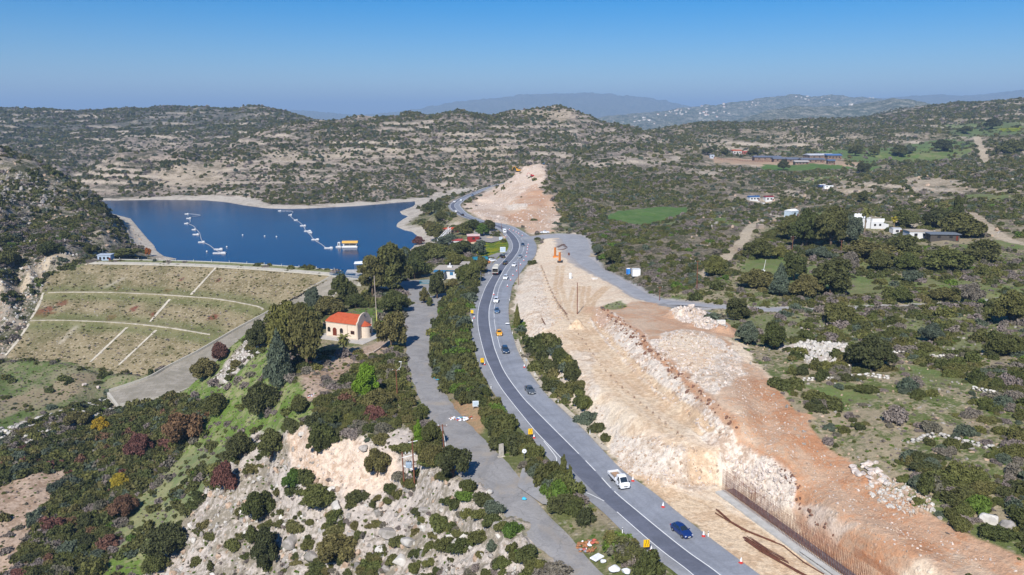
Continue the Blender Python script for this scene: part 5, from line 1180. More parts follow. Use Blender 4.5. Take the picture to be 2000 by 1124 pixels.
tree(738,800,60,40,'wide','brownish','brown scrub tree above the pale cliff'); tree(305,1118,60,44,'wide','olive','olive bush at the bottom edge of the green slope'); tree(330,1085,90,60,'wide','dark','dark bush on the lower green slope')
tree(1100,940,20,54,'cypress','olive','slim dark cypress at the junction of the two roads',None,'cypress_tree'); tree(1113,945,14,38,'cypress','olive','shorter cypress beside the slim one at the junction',None,'cypress_tree')
tree(1010,640,16,46,'conifer','olive','thin ragged conifer on the bank at the highway bend',None,'conifer_tree')
tree(275,892,52,46,'wide','red','crimson bush in the dark thicket',None,'red_shrub','shrub'); tree(440,962,54,62,'wide','red','dark red bush at the left edge of the rocks',None,'red_shrub','shrub'); tree(357,866,78,60,'wide','red','reddish-brown bush at the upper end of the thicket',None,'red_shrub','shrub')
tree(196,842,34,28,'wide','yellow','bright yellow-orange bush by the stone revetment',None,'yellow_shrub','shrub'); tree(236,952,42,30,'wide','yellow','olive-yellow bush inside the thicket',None,'yellow_shrub','shrub')
tree(243,1010,50,44,'wide','red','orange-red bush in the lower thicket',None,'red_shrub','shrub'); tree(430,705,44,36,'wide','red','purple-brown bush beside the spillway chute',None,'red_shrub','shrub'); tree(400,740,60,40,'wide','brownish','brown bush beside the lower spillway chute',None,'shrub','shrub')
tree(424,810,48,44,'wide','dark','dark bush on the rim of the green slope'); tree(150,830,52,26,'wide','brownish','brown bush on the stone revetment')
tree(20,522,42,36,'wide','dark','dark tree at the left end of the dam'); tree(97,498,50,26,'wide','dark','dark tree left of the dam guard hut'); tree(176,495,28,18,'wide','dark','small dark tree next to the dam guard hut'); tree(240,500,60,14,'wide','olive','low green bush right of the dam guard hut'); tree(290,500,14,16,'broad','orange','orange bush at the near lake corner',None,'autumn_shrub','shrub')
# right-hand side
G1 = 'trees on the terraces right of the works'
for a in [(1197,517,38,34,'broad','dark','dark tree beside the works access road'),(1168,498,24,20,'wide','slate','small grey tree between the track and the access road'),(1436,626,60,46,'broad','dark','carob tree between the two branches of the side road'),
 (1522,578,46,62,'conifer','slate','dark pointed tree at the left end of the grove'),(1550,548,60,56,'broad','dark','dark tree behind the pointed one in the grove'),(1622,578,96,72,'broad','dark','largest dark tree of the grove on the side road'),(1575,582,60,46,'wide','brownish','brown-green tree in the middle of the grove'),
 (1636,634,60,44,'wide','olive','round olive bush just below the side road'),(1458,672,44,44,'broad','slate','grey-green tree beside the red earth pile'),(1512,682,62,52,'broad','dark','dark tree right of the grey-green one'),(1704,720,92,62,'wide','dark','widest dark bush on the lower terrace'),(1972,632,72,62,'broad','dark','big dark tree where the side road leaves the picture'),
 (1818,668,44,36,'wide','slate','grey tree alone on the terrace with its shadow'),(1952,695,64,44,'wide','dark','dark bush under the big tree at the right edge'),(1398,540,46,40,'wide','olive','olive tree beside the pale track'),(1478,505,66,38,'wide','dark','dark bush at the upper end of the pale track'),(1480,560,76,34,'wide','brownish','brown-green thicket left of the grove'),
 (1522,506,40,26,'wide','olive','olive bush left of the green clearing'),(1545,470,50,50,'broad','dark','dark tree at the left end of the villa grove'),(1575,482,70,74,'broad','dark','tall dark tree of the villa grove'),(1622,486,76,82,'broad','dark','tallest dark tree in front of the villa'),(1665,478,50,56,'open','slate','thin grey tree in front of the villa'),
 (1600,505,46,22,'wide','slate','low grey-green bush under the villa grove'),(1690,508,100,36,'wide','brownish','long brown thicket under the palm'),(1762,498,80,38,'wide','dark','dark thicket in front of the low white house'),(1768,445,50,36,'broad','olive','olive tree between the palm and the low white house'),(1830,446,56,38,'wide','dark','dark tree behind the low white house'),
 (1872,462,84,46,'wide','dark','wide dark tree right of the flat shed'),(1868,428,26,46,'broad','dark','upright dark tree above the wide one'),(1850,528,90,40,'wide','olive','olive thicket below the flat shed'),(1920,508,84,40,'wide','dark','dark thicket at the right edge'),(1770,528,54,34,'wide','olive','olive bush in the middle of the thicket row'),
 (1715,530,56,40,'wide','dark','dark bush over the green terrace'),(1658,530,50,38,'wide','grey','bare mauve bush beside the grove'),(1780,550,40,22,'wide','slate','grey bush on the green terrace'),(1760,590,50,30,'wide','olive','olive bush above the side road'),(1840,588,56,26,'wide','brownish','brown bush above the side road'),(1895,592,44,40,'wide','grey','grey bush where the side road passes behind'),
 (1530,333,24,20,'broad','dark','dark tree in front of the long farm shed'),(1686,340,30,22,'broad','dark','dark tree at the end of the farm field'),(1670,305,34,20,'broad','dark','dark tree right of the farm'),(1707,303,24,18,'broad','dark','second dark tree right of the farm'),(1755,306,34,22,'broad','dark','third dark tree right of the farm'),(1775,300,22,16,'broad','slate','grey tree among the farm fields'),(1840,296,40,22,'broad','dark','wide dark tree among the far green fields'),
 (1470,303,22,14,'broad','dark','dark tree beside the farm house'),(1415,303,20,14,'broad','dark','dark tree left of the farm house'),(1382,303,26,14,'broad','dark','dark tree at the left end of the farm'),(1938,252,34,20,'broad','dark','dark tree on the far ridge field'),(1885,262,26,16,'broad','dark','dark tree left of the far ridge field'),(1685,395,26,22,'broad','dark','dark tree above the villa'),(1975,300,50,26,'wide','olive','olive thicket beside the far track')]:
    tree(*a, G1 if a[1] > 400 else 'trees round the distant farm')
# palms
def palm(px, py, wpx, hpx, label, dead=0):
    b = P(px, py); yy = b.y*CO-(b.z-CAM_H)*SI; s = FPX/yy; R_ = wpx/s/2; h = hpx/s
    root = empty('palm_tree', b, 0, label, 'palm'); mb = MB(); mb.bar((0,0,-.2),(.1,0,h*.55),.38,.30,10); mb.bar((.1,0,h*.55),(.05,.1,h),.30,.26,10); mb.build('trunk', mat('palm_bark', K(150,132,108), .9, .1, var=.3, scale=4), root)
    mb = MB(); rr = random.Random(int(px))
    for k in range(46):
        a = k*2.4; e = rr.uniform(-.9,1.2); L_ = R_*rr.uniform(.8,1.05); p = Vector((.05,.1,h)); d = Vector((math.cos(a)*math.cos(e), math.sin(a)*math.cos(e), math.sin(e))); q = p
        for j in range(6):
            n_ = q+d*(L_/6); sd = Vector((-math.sin(a), math.cos(a), 0))*(.22*R_*(1-abs(j-2.5)/4)); dr = Vector((0,0,-.07*R_))
            mb.add([q, q+sd+dr, n_+sd+dr, n_, q-sd+dr, n_-sd+dr], [(0,1,2,3),(0,3,5,4)]); q = n_; d = (d+Vector((0,0,-.28))).normalized()
    mb.build('fronds', LM['olive'] if not dead else LM['yellow'], root); return root
palm(1688,458,26,44,'tall palm in front of the white villa'); palm(1745,448,16,20,'short yellowish palm right of the villa',1); palm(672,694,34,34,'small palm at the corner of the church'); 
# ------------------------------------------------------------------ rocks and rubble
def rock_mat(name, a, b): 
    t = NT(name); tc = t.n('ShaderNodeTexCoord').outputs['Object']; oi = t.n('ShaderNodeObjectInfo').outputs['Random']
    n = t.noise(1.6, 5, .65, tc); c = t.mix(t.ramp(n, .35, .65), a, b); v = t.ramp(oi, 0, 1, .82, 1.1); cc = t.n('ShaderNodeCombineColor'); [t.l(v, cc.inputs[i]) for i in range(3)]
    c = t.mix(1., c, cc.outputs[0], 'MULTIPLY'); t.base(c, .9, .15); t.bump(t.noise(5, 4, .6, tc), .5, .08); return t.m
RM = {'grey': rock_mat('grey_stone', K(190,182,174), K(150,144,134)), 'white': rock_mat('white_stone', K(240,230,220), K(212,192,176)), 'tan': rock_mat('tan_stone', K(214,190,166), K(188,160,136)), 'pale': rock_mat('limestone', K(232,226,216), K(204,198,188))}
_rm = {}
def rock_mesh(kind, v, sub=2):
    if (kind, v, sub) not in _rm:
        mb = MB(); mb.rock((0,0,0), (1,.8,.62), v*17+3, sub=sub); me = pydata('rock_'+kind, mb.v, mb.f); me.materials.append(RM[kind]); _rm[(kind, v, sub)] = me
    return _rm[(kind, v, sub)]
def boulder(px, py, wpx, kind, label, group=None, flat=.8, cat='boulder'):
    b = P(px, py); s = FPX/(b.y*CO-(b.z-CAM_H)*SI); r = wpx/s/2; o = link('boulder', rock_mesh(kind, int(px+py) % 6, 3 if wpx > 20 else 2), None, None, (b.x, b.y, b.z+r*.25*flat), px*.9 % 6.28)
    o.scale = (r, r, r*1.1*flat); o.rotation_euler[0] = math.sin(px)*.35; return setp(o, label, cat, group)
for x, y, w, l in [(658,992,34,'large tilted grey boulder below the pale cliff'),(664,1018,30,'grey boulder leaning against the large tilted one'),(688,1050,36,'long grey boulder slab in the middle of the rocks'),(570,1062,46,'big grey boulder at the left of the rocks'),(610,1090,36,'big round grey boulder near the bottom edge'),(760,1045,44,'largest square-edged boulder in the rocks'),(802,1062,42,'tall pale boulder right of the largest one'),(745,1080,34,'pale flat boulder under the largest one'),(712,880,26,'blue-grey boulder on the cliff top'),(590,850,18,'small boulder at the left rim of the pale cliff'),(830,1000,28,'grey boulder below the wooden poles'),(850,1040,24,'pale boulder on the right part of the rocks'),(650,960,26,'boulder just below the pale cliff'),(545,1000,22,'boulder at the left edge of the rocks'),(780,1100,40,'pale boulder at the bottom edge'),(700,1110,36,'grey boulder at the bottom edge'),(880,1050,22,'white boulder near the bottom hedge'),(955,962,18,'pale block at the edge of the old road'),(940,965,14,'small pale block beside the old road'),(505,690,16,'white block on the grassy rim above the spillway')]:
    boulder(x, y, w, 'grey' if 'pale' not in l and 'white' not in l else 'pale', l, 'boulders on the rocky spur')
boulder(1932,1020,38,'pale','large cream and brown boulder, left of the pair',None,1.1); boulder(1963,1032,40,'grey','large grey boulder, right of the pair',None,1.1)
boulder(1150,632,8,'white','white rock on top of the mound under the lone pole')
rr = random.Random(5)
for j, row in enumerate([(1672,922,4),(1684,908,4),(1698,902,4),(1690,920,5),(1706,915,5),(1722,925,4),(1700,935,4),(1716,942,3),(1664,912,3)]):
    for k in range(3): boulder(row[0]+rr.uniform(-6,6)+k*5, row[1]+rr.uniform(-5,5)+k*3, rr.uniform(14,22), 'white', 'bright white boulder in the heap beside the red earth slope', 'white boulders heaped beside the red slope')
for k in range(190):
    f = k/190+rr.uniform(-.01,.01); x = 228-250*f; y = 776+72*f+rr.uniform(-3,40)*(1 if f > .15 else .6)
    boulder(x, y, rr.uniform(8,17), 'pale' if k % 3 else 'grey', 'pale boulder in the stone revetment at the foot of the dam', 'boulders of the revetment')
for x, y in [(165,753),(193,758)]: boulder(x, y, 11, 'white', 'white block on the lawn %s' % ('nearer the spillway end' if x > 180 else 'farther from the spillway end'), None, 1)
def scatter_rocks(name, polyg, n, r0, r1, kinds_, pw=2.5, lift=.1, sd=1):
    rg = np.random.default_rng(sd); g = [tuple(P(*q)[:2]) for q in polyg]; xs = [q[0] for q in g]; ys = [q[1] for q in g]
    x = rg.uniform(min(xs), max(xs), n*4); y = rg.uniform(min(ys), max(ys), n*4); ok = inside(x, y, g)&~inside(x, y, hw_poly); x, y = x[ok][:n], y[ok][:n]; z = HF(x, y)
    pts = [(a, b, float(c)+lift*r0, float(r0+(r1-r0)*rg.uniform()**pw), 1.0, '', 0, 1) for a, b, c in zip(x, y, z)]
    gn_scatter(name, pts, [rock_mesh(k, v, 1) for k in kinds_ for v in range(5)])
scatter_rocks('loose_stones', [(1165,605),(1240,645),(1345,735),(1432,830),(1425,880),(1340,825),(1230,725),(1160,630)], 900, .1, .7, ['white','tan'], 3.4, sd=1)
scatter_rocks('rubble_stones', [(1270,680),(1300,650),(1350,645),(1400,660),(1445,700),(1450,735),(1400,770),(1350,750),(1300,710)], 1300, .12, .7, ['white','tan','white'], 3.2, sd=2)
scatter_rocks('rubble_stones', [(1310,608),(1350,597),(1395,625),(1400,640),(1360,640),(1320,624)], 700, .2, 1.0, ['white'], 2.0, sd=3)
scatter_rocks('rubble_stones', [(1195,855),(1320,870),(1400,890),(1405,950),(1290,955),(1215,925)], 700, .08, .5, ['white','tan'], 3.4, sd=4)
scatter_rocks('loose_stones', [(1410,870),(1510,905),(1555,945),(1550,990),(1450,950)], 500, .1, .8, ['white'], 3, sd=5)
scatter_rocks('loose_stones', [(1050,560),(1090,560),(1110,700),(1160,850),(1200,850),(1120,700),(1030,650)], 900, .08, .5, ['white','tan'], 3, sd=6)
scatter_rocks('loose_stones', [(1425,690),(1600,880),(1850,1055),(2000,1124),(1720,1124),(1570,960),(1430,830)], 2200, .06, .36, ['tan','white','tan'], 3.5, sd=7)
RM['crack'] = rock_mat('crevice_stone', K(150,108,88), K(116,92,80))
scatter_rocks('ledge_stones', [(1172,600),(1200,612),(1245,645),(1285,690),(1350,742),(1400,785),(1440,835),(1432,850),(1395,805),(1335,760),(1275,705),(1230,665),(1190,625)], 260, .2, .8, ['crack'], 2, sd=21)
scatter_rocks('ledge_stones', [(1490,888),(1530,910),(1560,940),(1570,990),(1650,1060),(1630,1060),(1560,1000),(1545,950),(1520,920)], 90, .15, .6, ['crack'], 2, sd=22)
scatter_rocks('rubble_stones', [(1705,930),(1740,935),(1810,960),(1830,1000),(1780,1010),(1720,985),(1690,960)], 420, .15, .75, ['tan','pale'], 2, sd=8)
scatter_rocks('rubble_stones', [(1540,680),(1580,665),(1640,672),(1690,690),(1650,720),(1580,718)], 600, .2, 1.1, ['pale'], 2, sd=9)
scatter_rocks('loose_stones', [(420,930),(560,850),(700,960),(860,900),(960,1000),(1060,1124),(300,1124)], 1500, .1, 1.3, ['grey','tan','pale'], 3.8, sd=10)
scatter_rocks('loose_stones', [(566,848),(680,865),(760,905),(780,930),(700,962),(600,925)], 300, .08, .6, ['white'], 3, sd=11)
scatter_rocks('loose_stones', [(1400,630),(1990,600),(2000,1080),(1850,1040),(1560,860),(1450,700)], 1900, .08, .6, ['tan','grey'], 3.4, sd=12)
scatter_rocks('loose_stones', [(0,300),(120,350),(250,440),(300,490),(200,500),(0,500)], 900, .3, 1.8, ['grey','tan'], 3, sd=13)
scatter_rocks('loose_stones', [(0,470),(90,500),(180,505),(90,530),(80,580),(50,640),(0,700)], 900, .15, 1.2, ['tan','grey','pale'], 3, sd=18)
scatter_rocks('loose_stones', [(0,340),(60,335),(110,370),(120,400),(60,410),(0,400)], 110, 1.0, 3.0, ['grey'], 2, sd=14)
scatter_rocks('loose_stones', [(920,398),(990,355),(1035,325),(1062,325),(1055,370),(1090,410),(1065,455),(1000,440),(925,420)], 900, .2, 1.3, ['white'], 3, sd=15)
scatter_rocks('loose_stones', [(1350,440),(1400,345),(1990,300),(1990,480),(1450,440),(1300,560)], 1500, .3, 1.9, ['tan','grey'], 3.2, sd=16)
scatter_rocks('loose_stones', [(480,665),(520,640),(505,690),(440,750),(420,740)], 260, .2, 1.1, ['pale'], 2, sd=17)
# stones and tufts on the dam face
rg = np.random.default_rng(31); x = rg.uniform(min(p[0] for p in dam_poly), max(p[0] for p in dam_poly), 9000); y = rg.uniform(min(p[1] for p in dam_poly), max(p[1] for p in dam_poly), 9000)
ok = inside(x, y, dam_poly); x, y = x[ok], y[ok]; z = dam_z(x, y); h_ = len(x)//3
gn_scatter('dam_stones', [(a, b, float(c)+.08, float(.12+.35*rg.uniform()**2.5), 1., '', 0, 1) for a, b, c in zip(x[:h_], y[:h_], z[:h_])], [rock_mesh(k, v, 1) for k in ('tan','grey') for v in range(4)])
gn_scatter('dam_tufts', [(a, b, float(c), float(.3+.5*rg.uniform()**2), .7, '', 0) for a, b, c in zip(x[h_:2*h_], y[h_:2*h_], z[h_:2*h_])], [shrub_mesh(k, 2, v, 'low') for k in ('grey','brownish','olive') for v in range(3)])
# dry stone terraces walls
def drywall(pts, h, label):
    g = [P(*q) for q in pts]; root = None; mb = MB(); rr = random.Random(len(pts)+int(pts[0][0]))
    for a, b in zip(g[:-1], g[1:]):
        n_ = max(2, int((b-a).length/.8))
        for k in range(n_):
            for lv in range(2):
                p = a.lerp(b, (k+rr.random()*.6)/n_); z = float(HF(p.x, p.y)); mb.rock((p.x+rr.uniform(-.3,.3), p.y+rr.uniform(-.3,.3), z+.15+lv*h*.5), (.5,.4,h*.38), rr.randint(0,999), sub=1)
    o = mb.build('terrace_wall', RM['pale']); setp(o, label, 'stone wall')
drywall([(1560,745),(1620,742),(1700,735),(1740,742)], .8, 'low pale dry-stone wall on the lower terrace, left piece'); drywall([(1780,865),(1830,852),(1900,870),(1960,880)], .8, 'low dry-stone wall crossing the lower right scrub')
drywall([(1680,705),(1750,690),(1830,698),(1880,700)], .7, 'low stone wall on the middle terrace'); drywall([(1380,632),(1400,634),(1420,640)], .6, 'short stone edge beside the red earth pile')
drywall([(1900,760),(1940,770),(2000,785)], .8, 'low stone wall at the right edge')
# ------------------------------------------------------------------ vehicles
tyre_m = mat('tyre_rubber', (.02,.02,.022), .85, .2); rim_m = mat('rim_metal', (.45,.46,.48), .35, .5, .8); black_m = mat('black_plastic', (.025,.026,.028), .6, .3)
lamp_m = mat('headlamp_glass', (.75,.77,.8), .12, .6, var=.02); tail_m = mat('tail_lamp', (.42,.02,.02), .25, .5, var=.05); plate_m = mat('plate_white', (.75,.75,.7), .5, .3); platey_m = mat('plate_yellow', (.7,.55,.08), .5, .3)
def paint_m(name, col, metal=.0):
    if 'p_'+name in _M: return _M['p_'+name]
    t = NT(name+'_paint'); t.base(col, .28, .5, metal); t.b.inputs['Coat Weight'].default_value = .6; _M['p_'+name] = t.m; return t.m
PN = {'white': paint_m('white', (.78,.79,.8)), 'navy': paint_m('navy', (.008,.03,.14)), 'grey': paint_m('grey', (.13,.15,.17), .4), 'black': paint_m('black', (.015,.017,.02)), 'silver': paint_m('silver', (.42,.45,.48), .5), 'slateblue': paint_m('slateblue', (.08,.16,.28), .3), 'yellow': paint_m('yellow', (.75,.36,.02)), 'darkblue': paint_m('darkblue', (.02,.045,.09)), 'red': paint_m('red', (.45,.02,.02)), 'cream': paint_m('cream', (.62,.6,.54)), 'orange': paint_m('orange', (.62,.2,.02))}
STY = {
 'hatch': (4.1, [(2.05,.60,.32,.58,.60,.46),(1.92,.78,.22,.68,.71,.6),(1.25,.86,.2,.86,.90,.66),(.88,.87,.2,.92,.97,.68),(.12,.87,.2,.95,1.42,.57),(-.5,.87,.2,.96,1.49,.58),(-1.35,.86,.2,.98,1.44,.56),(-1.85,.83,.24,1.0,1.06,.6),(-2.05,.76,.32,.78,.84,.6)]),
 'sedan': (4.5, [(2.25,.62,.32,.56,.58,.46),(2.1,.80,.22,.66,.69,.6),(1.35,.87,.2,.84,.87,.66),(.9,.88,.2,.90,.94,.68),(.1,.88,.2,.93,1.36,.56),(-.6,.88,.2,.94,1.42,.57),(-1.2,.87,.2,.95,1.36,.55),(-1.75,.86,.2,.96,1.02,.64),(-2.15,.82,.26,.94,.97,.64),(-2.27,.74,.34,.74,.8,.6)]),
 'suv': (4.5, [(2.22,.68,.36,.72,.75,.52),(2.1,.84,.28,.86,.9,.66),(1.4,.9,.26,1.02,1.06,.7),(1.05,.91,.26,1.08,1.12,.7),(.4,.91,.26,1.1,1.64,.62),(-.5,.91,.26,1.1,1.70,.63),(-1.7,.9,.26,1.1,1.66,.62),(-2.12,.87,.3,1.1,1.18,.66),(-2.25,.8,.36,.9,.98,.66)]),
 'van': (5.4, [(2.7,.72,.36,.8,.84,.56),(2.55,.92,.28,1.0,1.05,.72),(2.15,.96,.26,1.15,1.2,.76),(1.45,.98,.26,1.25,2.15,.74),(.9,.98,.26,1.3,2.3,.78),(-.6,.98,.26,1.3,2.34,.8),(-2.5,.98,.26,1.3,2.32,.8),(-2.68,.96,.3,1.3,2.2,.78),(-2.72,.9,.36,1.2,1.9,.74)]),
 'cab': (2.6, [(2.9,.74,.42,.84,.88,.6),(2.75,.92,.32,1.0,1.04,.74),(2.3,.97,.3,1.16,1.2,.76),(1.6,.98,.3,1.28,2.0,.72),(1.15,.98,.3,1.3,2.16,.76),(.55,.98,.3,1.3,2.16,.76),(.48,.96,.34,1.3,2.1,.74)]),
 'pickup': (5.2, [(2.6,.7,.4,.8,.84,.54),(2.45,.86,.3,.92,.96,.66),(1.6,.9,.28,1.06,1.1,.7),(1.2,.91,.28,1.1,1.15,.7),(.55,.91,.28,1.12,1.68,.62),(-.1,.91,.28,1.12,1.72,.63),(-.75,.91,.28,1.12,1.66,.62),(-.95,.9,.28,1.08,1.12,.8),(-2.5,.9,.34,1.06,1.08,.8),(-2.6,.88,.4,1.0,1.04,.8)]),
}
def wheel(parent, x, y, r=.32, w=.22):
    mb = MB(); o = 1 if y > 0 else -1; mb.bar((0,-w/2,0),(0,w/2,0),r,r,16); ty = mb.build('wheel', tyre_m, parent, (x,y,r))
    mb = MB(); mb.bar((0,o*(w/2-.02),0),(0,o*(w/2+.012),0),r*.62,r*.56,12); mb.build('rim', rim_m, ty)
def car(px, py, style, paint, label, head=None, group='vehicles on the highway', name=None, cat='car', z=None, plate=True):
    b = P(px, py) if z is None else Vector(pz(px, py, z))
    if -0.2 < b.z < .05 and inside(np.array([b.x]), np.array([b.y]), hw_poly)[0]: b.z = .002
    if head is None:
        ds = [math.hypot(q[0]-b.x, q[1]-b.y) for q in hwc]; i = ds.index(min(ds)); i = min(max(i,1), len(hwc)-2); d = Vector(hwc[i+1])-Vector(hwc[i-1]); away = math.atan2(d.y, d.x)
        c = Vector(hwc[i]); side = (b.x-c.x)*d.y-(b.y-c.y)*d.x          # >0 : works side, traffic towards the camera
        rz = away+math.pi if side > 0 else away
    else: rz = head
    nm = name or {'hatch':'hatchback_car','sedan':'sedan_car','suv':'suv_car','van':'van','cab':'flatbed_truck','pickup':'pickup_truck'}[style]
    root = empty(nm, b, rz, label, cat, group); S = STY[style][1]; pm = PN[paint]
    rings = []
    for x, w, zb, zl, zr, wr in S:
        h = [(0,zb),(w*.88,zb),(w,zb+.14),(w*1.0,(zb+zl)/2+.05),(w*.97,zl),(wr,zr-.03),(wr*.86,zr),(0,zr+.035)]
        rings.append([(x,-y,z_) for y, z_ in h[:0:-1]]+[(x,y,z_) for y, z_ in h[1:]]) if False else rings.append([(x,-y,z_) for y, z_ in reversed(h[1:])]+[(x,y,z_) for y, z_ in h])
    # ring order: -roof edge ... -bottom | bottom centre ... roof centre  (15 points), close over the roof
    rings = []
    for x, w, zb, zl, zr, wr in S:
        h = [(w*.88,zb),(w,zb+.14),(w,(zb+zl)/2+.05),(w*.97,zl),(wr,zr-.03),(wr*.86,zr)]
        rings.append([(x,y,z_) for y, z_ in h]+[(x,0,zr+.035)]+[(x,-y,z_) for y, z_ in reversed(h)]+[(x,0,zb)])
    n = len(rings[0]); v = [p for r in rings for p in r]; f = []
    for i in range(len(rings)-1):
        for k in range(n): f.append((i*n+k, i*n+(k+1)%n, (i+1)*n+(k+1)%n, (i+1)*n+k))
    f.append(tuple(range(n))); f.append(tuple(reversed(range((len(rings)-1)*n, len(rings)*n))))
    mb = MB(); mb.add(v, f); bd = mb.build('body', pm, root, smooth=True)
    # window panes set just off the body
    def patch(nm_, quads_, m_, off=.014):
        mb = MB()
        for q in quads_:
            q = [Vector(p) for p in q]; c = sum(q, Vector())/len(q); nn_ = (q[1]-q[0]).cross(q[-1]-q[0]).normalized()
            if nn_.dot(c-Vector((c.x*.9,0,.7))) < 0: nn_ = -nn_
            mb.add([c+(p-c)*.9+nn_*off for p in q], [tuple(range(len(q)))])
        mb.build(nm_, m_, root)
    bd.data.set_sharp_from_angle(angle=rad(32))
    def strip(nm_, A_, B_, m_, off=.02, k=.9):
        pts = [Vector(p) for p in A_+B_]; c = sum(pts, Vector())/len(pts); nn_ = (Vector(A_[-1])-Vector(A_[0])).cross(Vector(B_[0])-Vector(A_[0])).normalized()
        if nn_.z < 0: nn_ = -nn_
        n_ = len(A_); mb = MB(); mb.add([c+(p-c)*k+nn_*off for p in pts], [(i, i+1, n_+i+1, n_+i) for i in range(n_-1)]); mb.build(nm_, m_, root)
    g = glassm(); ws = 3 if style != 'van' and style != 'cab' else 2
    R_ = rings
    strip('windscreen', R_[ws][4:9], R_[ws+1][4:9], g)
    iend = {'hatch':6,'sedan':6,'suv':6,'van':4,'cab':4,'pickup':6}[style]
    for a_, b_ in ((3,4),(9,8)):
        qs = [(R_[i][a_], R_[i+1][a_], R_[i+1][b_], R_[i][b_]) for i in range(ws+1, iend)]+[(R_[ws][a_], R_[ws+1][a_], R_[ws+1][b_])]; patch('side_window', qs, g)
    if style in ('hatch','sedan','suv','pickup'): strip('rear_window', R_[iend][4:9], R_[iend+1][4:9], g)
    if style == 'van': patch('rear_window', [((-2.72,.6,1.3),(-2.72,-.6,1.3),(-2.72,-.6,1.85),(-2.72,.6,1.85))], g)
    xf = S[1][0]; wf = S[1][1]; zf = S[1][3]; xr = S[-1][0]
    for s in (-1, 1):
        mb = MB(); mb.box((xf+.02, s*(wf-.16), zf-.08), (.16,.26,.13), top=(.7,.9)); mb.build('headlight', lamp_m, root)
        if style != 'cab': mb = MB(); mb.box((xr+.02, s*(S[-1][1]-.02), S[-1][3]+.0), (.1,.18,.2)); mb.build('tail_light', tail_m, root)
        xm = S[ws][0]-.15; mb = MB(); mb.box((xm, s*(S[ws][1]+.09), S[ws][3]+.08), (.12,.2,.14)); mb.build('mirror', black_m if style in ('cab','van') else pm, root)
    mb = MB(); mb.box((S[0][0]+.0, 0, S[0][3]-.1), (.06,.7,.12)); mb.build('grille', black_m, root)
    mb = MB(); mb.box((S[0][0]+.035, 0, S[0][2]+.12), (.02,.5,.11)); mb.build('number_plate', plate_m, root)
    if style != 'cab': mb = MB(); mb.box((xr-.03, 0, S[-1][2]+.22), (.02,.5,.11)); mb.build('number_plate', platey_m, root)
    mb = MB(); mb.box(((S[0][0]+xr)/2, 0, .3), ((S[0][0]-xr)*.86, wf*1.9, .14)); mb.build('underbody', black_m, root)
    wx = {'hatch': (1.28,-1.25), 'sedan': (1.4,-1.35), 'suv': (1.38,-1.35), 'van': (1.75,-1.7), 'cab': (2.05,-1.35), 'pickup': (1.6,-1.6)}[style]; wr_ = .36 if style in ('suv','van','cab','pickup') else .31
    for x in wx:
        for s in (-1,1): wheel(root, x, s*(S[3][1]-.06), wr_)
    if style == 'cab':
        mb = MB(); mb.box((-1.15,0,.62),(3.3,.9,.18)); mb.build('chassis', black_m, root)
        mb = MB(); mb.box((-1.2,0,.86),(3.5,2.1,.1)); fl = mb.build('bed_floor', mat('bed_boards', K(150,140,130), .8), root)
        for s in (-1,1): mb = MB(); mb.box((-1.2,s*1.06,1.12),(3.5,.05,.42)); mb.build('side_board', PN['white'], root)
        mb = MB(); mb.box((-2.96,0,1.12),(.05,2.1,.42)); mb.build('tailgate', PN['white'], root)
        mb = MB(); mb.box((.46,0,1.25),(.05,2.0,.7)); mb.build('headboard', PN['white'], root)
        mb = MB(); mb.box((-1.7,.15,1.02),(1.6,.9,.22), rz=.1); mb.build('load', mat('cardboard', K(196,160,128), .9), root)
    if style == 'pickup': mb = MB(); mb.box((-1.75,0,1.1),(1.45,1.5,.06)); mb.build('load_bed', black_m, root)
    return root
car(1331,1044,'hatch','navy','dark blue hatchback on the highway nearest the bottom edge')
car(1209,946,'cab','white','white flatbed truck with single cab and an almost empty dropside bed',cat='truck')
car(1035,767,'sedan','grey','dark grey sedan on the straight below the hedge'); car(987,689,'suv','darkblue','dark blue-black car behind the yellow one, with bright bonnet'); car(975,655,'hatch','yellow','bright yellow car with a dark roof window'); car(970.5,611,'hatch','slateblue','slate-blue hatchback right behind the white one'); car(969,591,'suv','white','white off-road car just in front of the slate-blue hatchback')
car(987.5,546,'suv','white','white car opposite the slow truck, next to the red cone'); car(1004,521,'hatch','white','white hatchback between the silver car and the larger white car'); car(1015.5,504,'sedan','silver','silver car in the row beside the cones'); car(1021,481,'hatch','darkblue','dark car farthest along the cone row'); 
car(987,517,'suv','black','dark off-road car overtaking room behind the slow truck'); car(984.5,455,'van','white','white van entering the upper bend',cat='van')
car(903,422,'hatch','black','dark car leaving the far bend'); car(890,414.5,'sedan','white','white car at the outside of the far loop'); car(888,396,'hatch','white','left one of the two white cars at the top of the far loop'); car(901,393,'suv','white','right one of the two white cars at the top of the far loop'); car(923,383.5,'hatch','slateblue','blue car on the far climb beyond the loop'); car(956,365,'hatch','black','dark car at the far end of the visible highway')
car(961,511,'hatch','white','white car parked in the lay-by by the blue awning',head=.3,group='parked vehicles'); car(981,504,'suv','black','black car parked at the tip of the lay-by',head=1.9,group='parked vehicles'); car(1064,456,'pickup','white','white pickup with a red patch beside it at the works entrance',head=.1,group='parked vehicles')
